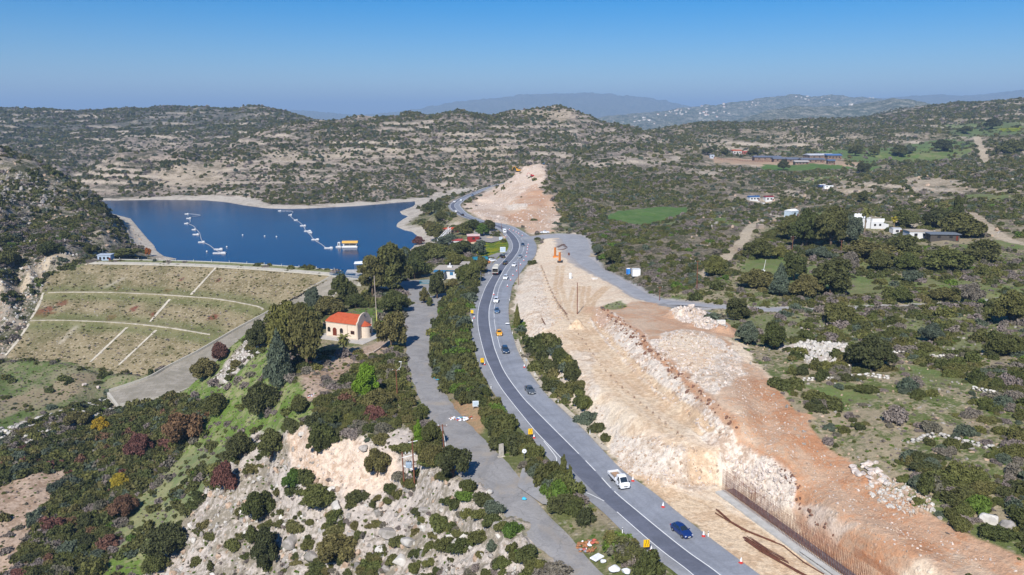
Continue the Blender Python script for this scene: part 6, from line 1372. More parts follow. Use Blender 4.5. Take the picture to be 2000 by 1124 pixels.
# tipper truck seen from behind
b = Vector(pz(969,535,0)); ds = [math.hypot(q[0]-b.x, q[1]-b.y) for q in hwc]; i = ds.index(min(ds)); d = Vector(hwc[i+1])-Vector(hwc[i-1]); b.z = .002
tr = empty('tipper_truck', b, math.atan2(d.y, d.x), 'big cream tipper truck driving away with its open tailgate showing a dark inside', 'truck', 'vehicles on the highway')
mb = MB(); mb.box((3.9,0,1.75),(1.9,2.4,2.3), top=(.86,.94)); cb = mb.build('cab', PN['cream'], tr); mb = MB(); mb.box((4.75,0,2.25),(.2,2.1,.8)); mb.build('windscreen', glassm(), tr)
mb = MB(); mb.box((0,0,.85),(8.2,1.0,.3)); mb.build('chassis', black_m, tr)
mb = MB()
for s in (-1,1): mb.box((-.6,s*1.22,2.25),(6.4,.08,2.1))
mb.box((-.6,0,1.2),(6.4,2.4,.12)); mb.box((2.6,0,2.3),(.1,2.4,2.3))
for k in range(6):
    for s in (-1,1): mb.box((-3.4+k*1.15,s*1.29,2.2),(.12,.07,2.0))
mb.build('tipper_body', PN['cream'], tr); mb = MB(); mb.box((-.6,0,3.42),(6.4,2.3,.14)); mb.box((2.0,0,3.6),(1.1,1.4,.4)); mb.build('cover', mat('truck_cover', K(222,218,204), .8), tr)
mb = MB(); mb.box((-3.85,0,3.15),(.08,2.3,.5), tilt=0); mb.build('tailgate', PN['cream'], tr); mb = MB(); mb.box((-3.0,0,2.2),(.1,2.2,1.8)); mb.build('inside_shade_panel', mat('inside_shade_panel', (.04,.035,.03), .95), tr)  # near-black panel paints the shade inside the open tipper body
for s in (-1,1): mb = MB(); mb.box((-3.9,s*.95,.95),(.08,.35,.18)); mb.build('tail_light', tail_m, tr)
for x in (3.6,-1.3,-2.6):
    for s in (-1,1): wheel(tr, x, s*1.02, .5, .32)
# construction machines
def excavator(px, py, rz, label, z=None, s=1., pm='orange'):
    b = P(px, py); r = empty('excavator', b, rz, label, 'excavator'); M_ = PN[pm]
    for sd in (-1,1): mb = MB(); mb.prism([(-1.9,.1),(-1.6,0),(1.6,0),(1.9,.1),(1.95,.5),(1.6,.8),(-1.6,.8),(-1.95,.5)], 'y', sd*.85*1-.25, sd*.85+.25); mb.build('track', black_m, r)
    mb = MB(); mb.box((-.4,0,1.4),(3.2,2.3,1.0)); mb.box((-1.6,0,1.7),(.9,2.2,1.1)); mb.build('upper_body', M_, r)
    mb = MB(); mb.box((.7,.65,2.2),(1.3,.95,1.4), top=(.8,.9)); cb = mb.build('cab', M_, r); mb = MB(); mb.box((1.32,.65,2.3),(.06,.8,1.0)); mb.build('window', glassm(), cb)
    mb = MB(); mb.bar((1.0,-.2,1.6),(3.4,-.2,4.6),.28,.22,4); mb.bar((3.4,-.2,4.6),(5.6,-.2,3.4),.22,.2,4); mb.build('boom', M_, r)
    mb = MB(); mb.bar((5.6,-.2,3.4),(5.9,-.2,1.4),.2,.15,4); mb.build('stick', M_, r); mb = MB(); mb.prism([(5.3,1.5),(6.2,1.4),(6.3,.8),(5.8,.5),(5.2,.8)], 'y', -.8, .4); mb.build('bucket', black_m, r)
    for o in r.children: o.scale = (s,s,s); o.location = o.location*s
    return r
excavator(1012,336,2.6,'yellow-orange excavator on the crest of the cut hill',s=1.3,pm='yellow'); excavator(1039,346,3.6,'rust-red excavator on the face of the cut hill',s=.8,pm='red'); excavator(1062,322,.5,'dark blue-grey excavator behind the crest of the cut hill',s=.7,pm='slateblue'); excavator(953,515,2.2,'small orange and black digger by the blue awning',s=.55)
# ------------------------------------------------------------------ road furniture
cone_red = mat('cone_red', (.55,.05,.04), .6); cone_wh = mat('cone_white', (.82,.82,.82), .6)
def build_cone():
    r = empty('traffic_cone', (0,0,0), 0, 'x', 'traffic cone')
    mb = MB(); mb.box((0,0,.03),(.48,.48,.06)); mb.lathe((0,0,0),[(.2,.06),(.16,.28)]); mb.build('base', cone_red, r)
    mb = MB(); mb.lathe((0,0,0),[(.16,.28),(.085,.62)]); mb.build('white_band', cone_wh, r); mb = MB(); mb.lathe((0,0,0),[(.085,.62),(.05,.8)]); mb.build('tip', cone_wh, r); return r
def copy_tree(o, parent=None):
    c = o.copy(); COL.objects.link(c); c.parent = parent
    for ch in list(o.children): copy_tree(ch, c)
    return c
c0 = build_cone(); first = True
cones = [(1236,940,'traffic cone beside the front of the white flatbed truck'),(1295,991,'traffic cone between the white truck and the blue car'),(1374,1048,'traffic cone right of the blue car next to a white post'),(1447,1100,'traffic cone nearest the bottom right edge of the road'),(1272,1077,'traffic cone at the foot of the nearest yellow sign'),(1043,856,'traffic cone beside the second yellow road sign'),(946.5,713,'traffic cone beside the yellow sign at the bend'),(1024,718,'traffic cone on the works-side edge above the grey sedan'),(926,622,'traffic cone beside the small white road sign'),(964.5,576,'fallen-looking cone on the centre line behind the white off-roader'),(988,463,'traffic cone on the lake-side edge of the upper bend')]
crow = [(1031.7,479),(1030.5,484),(1030,489),(1029,495),(1027.4,502),(1023,510),(1016.7,518),(1009,530),(1001.8,539),(997.5,548),(991,560),(1002.5,451.5),(1008,454),(995,449),(1013,457),(1020,461)]
for i, a in enumerate(cones+[(x, y, None) for x, y in crow]):
    c = c0 if i == 0 else copy_tree(c0); p = pz(a[0], a[1], 0); c.location = (p[0], p[1], .003 if i != 4 else .003); c.rotation_euler = (0,0,i*.7)
    c.scale = (1.15,1.15,1.15); c['label'] = a[2] or 'red and white cone in the long row dividing the works-side lane'; c['group'] = 'cones of the dividing row' if a[2] is None else 'cones along the road edge'
post_m = mat('post_white', (.8,.8,.78), .6)
def post_mesh():
    mb = MB(); mb.box((0,0,.48),(.13,.05,.96), top=(1,.8), mi=0); mb.box((0,0,.8),(.135,.056,.16), mi=1); me = pydata('delineator_post', mb.v, mb.f); me.materials.append(post_m); me.materials.append(black_m); me.polygons.foreach_set('material_index', mb.mi); return me
pm_ = post_mesh()
for i, (x, y, l) in enumerate([(1383,1050,'white road post beside the cone right of the blue car'),(1215.6,1043,'white road post at the hedge left of the nearest yellow sign'),(1152,850,'white road post at the lower end of the works-side bushes'),(1090,789,'white road post in the middle of the works-side bushes'),(1045,735,'white road post above the concrete channel start'),(1017,688,'white road post level with the dark car'),(1001,653,'white road post level with the yellow car'),(995.5,588,'white road post on the works side by the white off-roader'),(1001,820,'white road post at the hedge above the second yellow sign'),(959,760,'white road post on the hedge side of the straight'),(933,711,'white road post left of the yellow bend sign'),(918.6,662,'white road post on the hedge side level with the yellow car'),(914,627,'white road post left of the small white sign'),(919,597,'white road post at the top of the hedge'),(929,572,'white road post where the hedge meets the lay-by'),(955,536,'white road post beside the tipper truck'),(994.7,493,'white road post right of the pale billboard'),(988,502,'white road post next to the parked black car')]):
    o = link('road_post', pm_, None, None, (0,0,0), .2); p = P(x, y); o.location = p; o.scale = (1.25,1.25,1.15); setp(o, l, 'road post', 'white delineator posts')
yel = mat('sign_yellow', (.85,.50,.01), .5, .3, var=.03); wsg = mat('sign_white', (.8,.82,.84), .5); grm = mat('galvanised_steel', (.42,.44,.46), .4, .5, .6)
def yellow_sign(px, py, label, w=.95, h=1.25, arrows=True):
    b = P(px, py); b.z = max(b.z, 0); r = empty('road_works_sign', b, .12, label, 'road sign', 'yellow road works signs')
    mb = MB(); mb.box((0,0,1.45),(w,.04,h)); bo = mb.build('board', yel, r)
    if arrows:
        mb = MB()
        for s in (-.2,.2):
            pts = [(s,-.38),(s,-.1),(s+.16,.08),(s+.16,.36)]
            for a, c in zip(pts[:-1], pts[1:]): mb.bar((a[0]*w,-.028,1.45+a[1]*h),(c[0]*w,-.028,1.45+c[1]*h),.035,.035,4)
            mb.add([((s+.16-.1)*w,-.03,1.45+.3*h),((s+.16+.1)*w,-.03,1.45+.3*h),((s+.16)*w,-.03,1.45+.46*h)],[(0,1,2)])
        mb.build('arrow_marks', black_m, bo)
    mb = MB(); mb.box((0,.0,.66),(w*.9,.05,.3)); mb.build('weight_panel', black_m, r)
    for s in (-1,1): mb = MB(); mb.bar((s*w*.35,.05,0),(s*w*.35,.03,.9),.03,.03,5); mb.bar((s*w*.35,.5,0),(s*w*.35,.04,1.2),.03,.03,5); mb.build('leg', grm, r)
yellow_sign(1262,1080,'yellow sign with black lane-shift arrows, nearest the camera'); yellow_sign(1036,857,'yellow sign with black lane-shift arrows at the hedge tip, second nearest'); yellow_sign(942,715,'yellow sign with black lane-shift arrows at the bend beside the hedge'); yellow_sign(922,618,'pale yellow-orange sign farthest up beside the long hedge',.9,1.1,False)
b = P(921,629); r = empty('small_white_sign', b, .1, 'small white panel standing just below the farthest yellow sign', 'road sign'); mb = MB(); mb.box((0,0,.45),(.8,.04,.7)); mb.build('board', wsg, r); mb = MB(); mb.box((0,.1,.06),(.9,.5,.1)); mb.build('foot', black_m, r)
b = P(991,636); b.z = 0; r = empty('road_barrier', b, .1, 'small white and black barrier panels on the works-side edge', 'barrier')
mb = MB(); mb.box((0,0,.55),(1.3,.06,.3)); mb.box((.1,.6,.55),(1.2,.06,.3)); mb.build('panel', wsg, r); mb = MB(); mb.box((0,0,.85),(1.3,.05,.14)); mb.bar((-.5,0,0),(-.5,0,.9),.04,.04,5); mb.bar((.5,0,0),(.5,0,.9),.04,.04,5); mb.build('frame', black_m, r)
def board(px, py, w, h, z0, label, m=None, name='billboard', rz=.1, legs=2):
    b = P(px, py); r = empty(name, b, rz, label, 'sign board'); mb = MB(); mb.box((0,0,z0+h/2),(w,.08,h)); bo = mb.build('board', m or wsg, r)
    mb = MB(); mb.box((0,-.045,z0+h/2),(w*.9,.01,h*.86)); mb.build('panel_face', mat('board_face', K(206,224,236), .5, var=.1, scale=1.2), bo)
    for k in range(legs): x = (k/(legs-1)-.5)*w*.8 if legs > 1 else 0; mb = MB(); mb.bar((x,.06,-.2),(x,.06,z0+h*.9),.06,.06,6); mb.build('leg', grm, r)
board(982,499,2.6,2.5,1.5,'pale blue billboard on legs above the parked black car'); board(978,473,1.8,1.5,1.2,'grey-blue sign board at the end of the yellow flowers'); board(946,447,2.2,1.4,1.6,'white box sign at the roadside parking under the trees'); board(929,799,1.4,1.35,.6,'white square board on two posts beside the litter ground')
b = P(979,893); r = empty('concrete_slab_marker', b, .5, 'tall weathered concrete slab standing upright between old road and hedge', 'concrete slab'); mb = MB(); mb.box((0,0,1.35),(1.05,.3,2.9), top=(.9,.9)); mb.build('slab', mat('weathered_concrete', K(206,198,184), .9, .1, var=.2, scale=1.5), r); mb = MB(); mb.box((0,0,.05),(1.5,.7,.2)); mb.build('base', mat('weathered_concrete',(.4,.4,.4)), r)
b = P(1024,901); r = empty('round_road_sign', b, .15, 'round white road sign seen from behind near the standing slab', 'road sign'); mb = MB(); mb.bar((0,.03,0),(0,.03,2.3),.04,.04,6); mb.build('pole', grm, r); mb = MB(); mb.bar((0,-.02,2.1),(0,.02,2.1),.45,.45,20); mb.build('disc', wsg, r); mb = MB(); mb.bar((0,-.03,2.1),(0,-.024,2.1),.12,.12,10); mb.build('bracket', grm, r)
b = P(1028,724); r = empty('traffic_counter_pole', P(1028,722), 0, 'thin grey pole with small boxes at the works-side edge', 'pole'); mb = MB(); mb.bar((0,0,0),(0,0,3.0),.05,.05,6); mb.build('pole', grm, r); mb = MB(); mb.box((0,0,2.6),(.4,.25,.5)); mb.build('box', mat('box_grey', K(180,190,196), .6), r)
# poles
wood = mat('pole_wood', K(140,92,72), .9, .1, var=.2, scale=2)
def pole(px, py, ptx, pty, label, m=None, rad0=.16, arms=1, group='utility poles', name='utility_pole'):
    b = P(px, py); s = FPX/(b.y*CO-(b.z-CAM_H)*SI); h = (py-pty)/s/math.cos(TILT+math.atan((py-562)/FPX)) if True else 8; dx = (ptx-px)/s
    r = empty(name, b, 0, label, 'pole', group); mb = MB(); mb.bar((0,0,-.3),(dx,0,h),rad0,rad0*.7,8); mb.build('pole', m or wood, r)
    for k in range(arms):
        z = h-.3-k*.9; cx_ = dx*z/h; mb = MB(); mb.bar((cx_-.9,0,z),(cx_+.9,0,z),.06,.06,4); mb.build('crossarm', wood, r)
        for xx in (-.8,0,.8): mb = MB(); mb.lathe((cx_+xx,0,z),[(.05,.05),(.08,.15),(.04,.28)],6); mb.build('insulator', post_m, r)
    return r, h
pole(870,920,866,833,'tall reddish wooden pole beside the old road'); r_, h_ = pole(736,628,734,540,'very tall pole with white lower half behind the church roof',mat('mast_grey', K(196,180,168), .8),.16,0)
mb = MB(); mb.bar((0,0,-.2),(0,0,h_*.25),.19,.18,8); mb.build('painted_foot', mat('foot_yellow', K(220,214,120), .7), r_)
r_, h_ = pole(776,772,775,722,'wooden pole with a white curved lamp arm above the dense scrub'); mb = MB(); mb.bar((0,0,h_-.5),(1.1,0,h_+.6),.05,.05,5); mb.bar((1.1,0,h_+.6),(1.2,0,h_+1.8),.05,.05,5); mb.box((1.0,0,h_+1.9),(.7,.2,.12)); mb.build('lamp_arm', post_m, r_)
pole(1013,557,1012,512,'thin rusty pole on the highway edge opposite the tipper truck',None,.1,0); pole(1127.5,614,1126.5,553,'lone wooden pole standing on the pale mound in the works',None,.16,0); pole(1288,588,1288,560,'short pole with a flat top at the side road',None,.12,1)
pole(1361,566,1360,510,'wooden pole left of the pale track'); pole(1547,490,1547,462,'wooden pole beside the villa grove'); pole(1642,495,1642,470,'wooden pole in front of the villa'); pole(979.5,449,979,434,'dark pole on the upper bend beside the van',None,.12,0); pole(1490,534,1494,508,'leaning white pole on the green clearing',post_m,.09,0); pole(939,560,939,530,'grey lamp pole between hedge and lay-by',grm,.08,0)
mb = MB(); g_ = P(881,930); mb.bar((g_.x,g_.y,g_.z),(P(870,920).x-.2,P(870,920).y,P(870,920).z+7.6),.035,.035,4); setp(mb.build('guy_wire', post_m), 'pale stay wire slanting from the tall reddish pole', 'wire')
b1, b2 = P(790,957), P(810,954); r = empty('pole_transformer', b1.lerp(b2,.5), 0, 'grey transformer hung between two rusty wooden poles with crossarms', 'transformer'); o1 = b1-r.location; o2 = b2-r.location
for o, hh in ((o1, 8.2), (o2, 10.2)): mb = MB(); mb.bar((o.x,o.y,o.z-.2),(o.x-.25,o.y,o.z+hh),.17,.12,8); mb.build('pole', wood, r)
mb = MB(); mb.bar((o1.x-.3,o1.y,o1.z+7.0),(o2.x+.3,o2.y,o2.z+7.3),.09,.09,4); mb.bar((o1.x,o1.y,4.6),(o2.x,o2.y,4.6),.12,.12,4); mb.bar((o2.x-1,o2.y,o2.z+9.8),(o2.x+.8,o2.y,o2.z+10.2),.07,.07,4); mb.build('crossarm', post_m, r)
mb = MB(); mb.box((0,0,5.3),(1.15,.8,1.1)); 
for k in range(5): mb.box((-.45+k*.22,-.46,5.2),(.06,.12,.8))
tb = mb.build('transformer_tank', mat('tank_blue', K(186,204,222), .5), r); 
for k in range(3): mb = MB(); mb.lathe((-.35+k*.35,0,5.85),[(.07,0),(.11,.12),(.05,.35)],7); mb.build('bushing', black_m, tb)
for k in range(3): mb = MB(); mb.lathe((o1.x+.4+k*.75,o1.y,7.15),[(.06,0),(.1,.12),(.05,.5)],6); mb.build('insulator', post_m, r)
# ------------------------------------------------------------------ works details
rust = mat('rusty_steel', K(128,84,66), .85, .2, var=.3, scale=3); conc = mat('fresh_concrete', K(206,204,198), .9, .1, var=.12, scale=.8); dconc = mat('shadow_concrete', K(176,172,164), .9)
A_ = Vector(pz(1409,960,.15)); B_ = Vector(pz(1690,1165,.15)); rw = empty('reinforcement_wall', A_, math.atan2(B_.y-A_.y, B_.x-A_.x), 'long standing grid of rusty vertical bars rising from a pale concrete footing', 'rebar wall'); LW = (B_-A_).length
mb = MB(); mb.box((LW/2,-.35,-1.2),(LW,1.9,2.8)); mb.build('footing', conc, rw)
for yy, hh, nm in ((.1, 4.4, 'front_bars'), (.8, 4.8, 'back_bars')):
    mb = MB(); rr = random.Random(3); n_ = int(LW/.33)
    for k in range(n_): x = k*LW/n_; h2 = hh*(1-.12*k/n_)+rr.uniform(-.1,.1); mb.bar((x,yy,.15),(x+rr.uniform(-.05,.05),yy+rr.uniform(-.06,.06),h2),.032,.028,3)
    for k in range(10): mb.bar((0,yy+.02,.35+k*.42),(LW,yy+.02,.35+k*.42*.88),.012,.012,3)
    mb.build(nm, rust, rw)
mb = MB(); mb.box((LW*.5,1.9,-1.0),(LW,1.4,2.3)); mb.build('rear_blinding', mat('blinding_concrete', K(150,144,144), .95), rw)
A2 = Vector(pz(1572,1078,.3)); B2 = Vector(pz(1690,1160,.3)); r = empty('cast_concrete_beam', A2, math.atan2(B2.y-A2.y, B2.x-A2.x), 'cast grey concrete beam with dark open side in front of the bars', 'concrete beam'); L2 = (B2-A2).length
mb = MB(); mb.box((L2/2,-.6,.35),(L2,.9,.14)); mb.box((L2/2,-.2,.1),(L2,.12,.6)); mb.box((L2/2,-.6,-.9),(L2,.9,1.2)); mb.build('slab', conc, r)
for k in range(8): mb = MB(); mb.box((.6+k*L2/8,-.9,.05),(.12,.12,.6)); mb.build('leg', rust, r)
A3 = Vector(pz(1665,1092,2.2)); B3 = Vector(pz(1790,1180,2.2)); A3 = P(1668,1088); B3 = P(1760,1146); r = empty('rebar_fence', A3, math.atan2(B3.y-A3.y, B3.x-A3.x), 'orange-brown bar grid standing at the foot of the red slope at the bottom edge', 'rebar grid'); L3_ = (B3-A3).length
mb = MB(); n_ = int(L3_/.2)
for k in range(n_): mb.bar((k*.2,0,-.6),(k*.2,0,1.9+.2*math.sin(k)),.014,.014,3)
for k in range(7): mb.bar((0,0,.2+k*.26),(L3_,0,.2+k*.26),.014,.014,3)
mb.build('bars', mat('orange_rust', K(196,120,70), .85, .2), r)
def bundle(pts, w, n, label, name='rebar_bundle'):
    g = [P(*q) for q in pts]; r = empty(name, g[0], 0, label, 'steel bars'); mb = MB(); rr = random.Random(int(pts[0][0]))
    for k in range(n):
        ox, oy = rr.uniform(-w,w), rr.uniform(-w,w)
        for a, b in zip(g[:-1], g[1:]): mb.bar((a.x-g[0].x+ox, a.y-g[0].y+oy, a.z-g[0].z+.12+rr.uniform(0,.12)), (b.x-g[0].x+ox, b.y-g[0].y+oy, b.z-g[0].z+.12+rr.uniform(0,.12)), .035,.035,4)
    mb.build('bars', rust, r); mb = MB()
    for a in g[1:-1] or g[:1]: mb.box((a.x-g[0].x,a.y-g[0].y,a.z-g[0].z+.06),(w*3,.15,.12)); 
    mb.build('timber_support', mat('old_timber', K(150,124,98), .9), r)
bundle([(1401,998),(1428,1022),(1460,1040),(1515,1062)], .3, 14, 'long curved bundle of rusty bars on the sand, upper one'); bundle([(1398,1004),(1450,1036),(1530,1068),(1570,1100),(1610,1124)], .15, 8, 'longest thin bundle of rusty bars reaching the bottom edge')
bundle([(1460,1054),(1495,1078),(1530,1098)], .7, 26, 'wide dark stack of steel mesh lying on the sand'); bundle([(1500,1086),(1560,1120),(1600,1140)], .2, 10, 'thin bar bundle continuing from the dark mesh stack'); bundle([(1058,622),(1061,628),(1065,635)], .3, 5, 'two orange steel beams lying on the works floor', 'steel_beams')
bundle([(1660,977),(1700,976),(1760,975)] if False else [(1824,1008),(1850,1005),(1870,1003)], .05, 2, 'single rusty bar lying on the red slope right of the rubble')
# formwork columns, pile heads, cabin
for x, y, l in [(1084,503,'orange steel column standing nearer the access road, left one'),(1093,513,'orange steel column with machinery at its foot, right one')]:
    b = P(x, y); r = empty('drilling_rig', b, 0, l, 'drilling rig'); mb = MB(); mb.box((0,0,2.4),(1.1,.9,4.6), top=(.9,.9)); mb.build('mast', PN['orange'], r); mb = MB(); mb.bar((.3,-.55,.3),(.3,-.55,4.8),.1,.1,6); mb.bar((-.2,-.5,.3),(-.2,-.5,4.4),.07,.07,6); mb.build('feed_rail', rust, r); mb = MB(); mb.box((.2,0,.35),(2.4,1.6,.7)); mb.build('crawler_base', black_m if x > 1090 else PN['orange'], r)
bundle([(1088,484),(1100,478),(1106,484)], .8, 12, 'rusty heap of steel plates on the gravel yard'); bundle([(1090,489),(1100,488),(1107,485)], .5, 8, 'second rusty heap of steel in front of the first')
b = P(1111,499); r = empty('steel_drum', b, 0, 'small red-brown drum on the sandy yard', 'drum'); mb = MB(); mb.lathe((0,0,0),[(.4,0),(.42,.3),(.4,.6),(.42,.9),(.4,1.2)],12); mb.build('drum', rust, r)
b = P(1114,545); r = empty('white_tank', b, 0, 'upright white tank on a thin base in the works', 'tank'); mb = MB(); mb.lathe((0,0,.2),[(.5,0),(.55,.1),(.55,1.9),(.35,2.2)],12); mb.build('tank', post_m, r); mb = MB(); mb.box((0,0,.1),(1.3,1.3,.2)); mb.build('base', conc, r)
stub = MB(); stub.box((0,0,.2),(.9,.6,.5), top=(.85,.8)); stub_me = pydata('pile_head', stub.v, stub.f); stub_me.materials.append(mat('pile_concrete', K(196,176,152), .95, var=.25))
bars_ = MB()
for k in range(8): a = k*.8; bars_.bar((.3*math.cos(a),.2*math.sin(a),.4),(.32*math.cos(a),.22*math.sin(a),.95),.03,.03,3)
bars_me = pydata('starter_bars', bars_.v, bars_.f); bars_me.materials.append(rust)
line_px = smooth_line([Vector((x,y,0)) for x, y in [(1057,522),(1066,545),(1078,575),(1092,600),(1104,615),(1112,630),(1130,655),(1148,680),(1166,705),(1188,732),(1215,760),(1245,785),(1275,810),(1305,835),(1332,856)]], 5)
for k, q in enumerate(line_px):
    if q[1] > 618 and k % 2: continue
    b = P(q[0], q[1]); big = q[1] < 618
    o = empty('pile_head', b, k*.9, 'low concrete pile head in the %s part of the row crossing the works' % ('upper' if big else 'lower'), 'pile head', 'upper row of pile heads' if big else 'lower row of pile heads')
    s_ = random.uniform(.8,1.2)*(1 if big else .62); a = link('stub', stub_me, None, o); a.scale = (s_,s_*(1.6 if big else 1),s_); c = link('starter_bars', bars_me, None, o); c.scale = (s_,s_,s_)
b = P(1243,541); r = empty('site_cabin', b, .05, 'plain white box cabin beside the blue toilet', 'cabin'); mb = MB(); mb.box((0,1.2,1.5),(3.0,2.6,2.7)); w_ = mb.build('wall', mat('cabin_white', (.72,.72,.7), .6), r); mb = MB(); mb.box((0,1.2,2.9),(3.1,2.7,.1)); mb.build('roof', mat('cabin_roof', (.6,.6,.6), .6), r); mb = MB(); mb.box((1.52,1.2,1.3),(.04,.9,2.0)); mb.build('door', grm, r)
b = P(1227,536); r = empty('portable_toilet', b, .4, 'blue portable toilet left of the white cabin', 'toilet'); mb = MB(); mb.box((0,0,1.15),(1.2,1.2,2.2)); mb.build('cabin', mat('toilet_blue', (.03,.2,.6), .5), r); mb = MB(); mb.box((0,0,2.33),(1.25,1.25,.16), top=(.7,.7)); mb.build('roof', post_m, r); mb = MB(); mb.box((0,-.62,1.1),(.8,.03,1.8)); mb.build('door', mat('toilet_door', (.05,.28,.7), .5), r)
b = P(1408,633); r = empty('concrete_block', b, .1, 'white rectangular block between rubble heap and red earth pile', 'concrete block'); mb = MB(); mb.box((0,0,.55),(2.4,1.0,1.1)); mb.build('block', mat('white_block', K(240,236,226), .8), r, bevel=.04)
b = P(1162,545); mb = MB()
for k in range(4): mb.bar((b.x-1.2+k*.8,b.y-1.5,b.z+.1),(b.x-1.2+k*.8,b.y+1.5,b.z+.1),.05,.05,4); mb.bar((b.x-1.3,b.y-1.4+k*.9,b.z+.12),(b.x+1.3,b.y-1.4+k*.9,b.z+.12),.05,.05,4)
setp(mb.build('white_grid_frame', post_m), 'white square grid frame lying beside the access road', 'frame')
# litter
lm = [mat('litter_white', (.75,.76,.78), .7), mat('litter_blue', (.08,.18,.4), .6), mat('litter_red', (.5,.12,.09), .7), mat('litter_brown', (.36,.16,.07), .8), mat('litter_teal', (.05,.3,.34), .6), mat('litter_grey', (.25,.25,.27), .7)]
def litter(px, py, rx, ry, n, size, kinds_, label):
    c = P(px, py); mb = MB(); rr = random.Random(int(px)); 
    for k in range(n):
        a = rr.uniform(0,6.28); d = math.sqrt(rr.random()); x, y = c.x+math.cos(a)*d*rx, c.y+math.sin(a)*d*ry; s = size*rr.uniform(.4,1.3); z = float(HF(x,y))
        if inside(np.array([x]), np.array([y]), [q[:2] for q in roads['old'][0]])[0] or dist_line(np.array([x]), np.array([y]), roads['old'][0], False)[0][0] < 4.5: z = max(z, float(HF(x,y)))+.15
        v0 = len(mb.v); mb.rock((x, y, z+s*.25), (s*rr.uniform(.4,1), s*rr.uniform(.4,1), s*.4), rr.randint(0,9999), mi=rr.choice(kinds_), sub=1)
    o = mb.build('litter', lm); o['kind'] = 'stuff'; o['label'] = label
litter(900,820,2.6,1.3,60,.55,[0,0,0,1,2,4,3,0],'colourful litter heap beside the old road'); litter(1075,985,.8,1.6,26,.3,[0,0,3,5],'scattered white litter under the junction hedge'); litter(1148,1070,1.7,1.6,55,.55,[3,3,3,2,0,5],'orange-brown dumped rubble beside the old road'); litter(662,753,1.6,1.4,24,.5,[0,0,5,1],'white and black litter on the dirt clearing'); litter(608,774,.9,.8,12,.35,[1,2,0],'blue and red litter below the clearing'); litter(853,742,.9,1.2,10,.45,[4,1],'teal litter at the hedge foot')
b = P(1166,1093); r = empty('mattress', (b.x,b.y,b.z+.25), .75, 'white mattress lying beside the orange rubble', 'mattress'); mb = MB(); mb.box((0,0,.12),(2.0,1.3,.24)); mb.build('mattress_body', lm[0], r, bevel=.05)
for x, y, s, l in [(1178,1101,.55,'small white bag beside the mattress'),(1200,1118,.95,'big round white sack at the bottom edge, left'),(1223,1122,.85,'torn white sack at the bottom edge, right'),(1024,978,.5,'bright blue bag on the old road')]:
    b = P(x, y); mb = MB(); mb.rock((0,0,s*.45), (s,s*.8,s*.6), int(x), sub=3); setp(mb.build('rubbish_bag', lm[0] if 'white' in l else mat('bag_cyan', (.05,.45,.7), .5), None, (b.x,b.y,b.z+.15), smooth=True), l, 'bag')
# ------------------------------------------------------------------ buildings
def tile_mat(name, a, b):
    t = NT(name); tc = t.n('ShaderNodeTexCoord').outputs['Object']; w = t.n('ShaderNodeTexWave'); w.inputs['Scale'].default_value = 1.1; w.inputs['Distortion'].default_value = .4; t.l(tc, w.inputs['Vector'])
    n = t.noise(1.2, 4, .6, tc); c = t.mix(t.ramp(n, .3, .7), a, b); c = t.mix(t.math('MULTIPLY', t.ramp(w.outputs['Fac'], .1, .35, 1., 0.), .35), c, tuple(x*.55 for x in b)); t.base(c, .85, .15); t.bump(w.outputs['Fac'], .4, .06); return t.m
roof_t = tile_mat('terracotta_tiles', K(214,108,70), K(198,92,60)); stucco = mat('cream_stucco', K(244,226,204), .9, .1, var=.05, scale=.8); trim_m = mat('stone_trim', K(230,212,192), .85, .1, var=.08, scale=1)
brown = mat('brown_wood', K(120,58,40), .7, .2); dark = mat('dark_opening', (.02,.018,.018), .5, .3); whw = mat('white_wall', K(240,240,238), .85, .1, var=.05, scale=.6); bluep = mat('blue_trim', K(70,130,170), .6, .2); pink = mat('pink_chimney', K(206,110,110), .8, .1)
CH = Vector(pz(699,664,-3.15)); ca_ = rad(180-24); ch = empty('church', CH, ca_, 'small cream church with terracotta tiled roof and a rounded apse', 'church')
# local x runs away along the nave, local y runs back from the long wall (towards the lake)
LN, WD, HE, HR = 12.0, 7.6, 4.9, 7.2
def cy_(y): return -y
mb = MB(); mb.box((LN/2, cy_(WD/2), HE/2), (LN, WD, HE)); 
gable = [(0,HE-.01),(cy_(WD),HE-.01),(cy_(WD*.78),HE+1.2),(cy_(WD*.5),HR-.25),(cy_(WD*.22),HE+1.2)]
mb.prism(gable, 'x', 0.01, .3); wall = mb.build('wall', stucco, ch)
# roof: vaulted profile, hipped at the far end
mb = MB(); prof = [(.35,HE-.1),(0-.0,HE+.05),(cy_(WD*.18),HE+1.05),(cy_(WD*.5),HR),(cy_(WD*.82),HE+1.05),(cy_(WD),HE+.05),(cy_(WD)-.35,HE-.1)]
prof = [(.35,HE-.08),(cy_(WD*.2),HE+1.25),(cy_(WD*.5),HR),(cy_(WD*.8),HE+1.25),(cy_(WD)-.35,HE-.08)]
v = [(.25,y,z) for y, z in prof]+[(LN-2.2,y,z) for y, z in prof]; n = len(prof)
f = [(i,i+1,n+i+1,n+i) for i in range(n-1)]
v += [(LN+.3,.2,HE-.08),(LN+.3,cy_(WD)-.2,HE-.08),(LN-.2,cy_(WD*.25),HE+1.1),(LN-.2,cy_(WD*.75),HE+1.1)]; a = 2*n
f += [(n,n+1,a+2,a),(n+1,n+2,a+2),(n+2,a+3,a+2),(n+2,n+3,a+3),(n+3,n+4,a+1,a+3),(a,a+2,a+3,a+1)]; mb.add(v, f); rf = mb.build('roof', roof_t, ch)
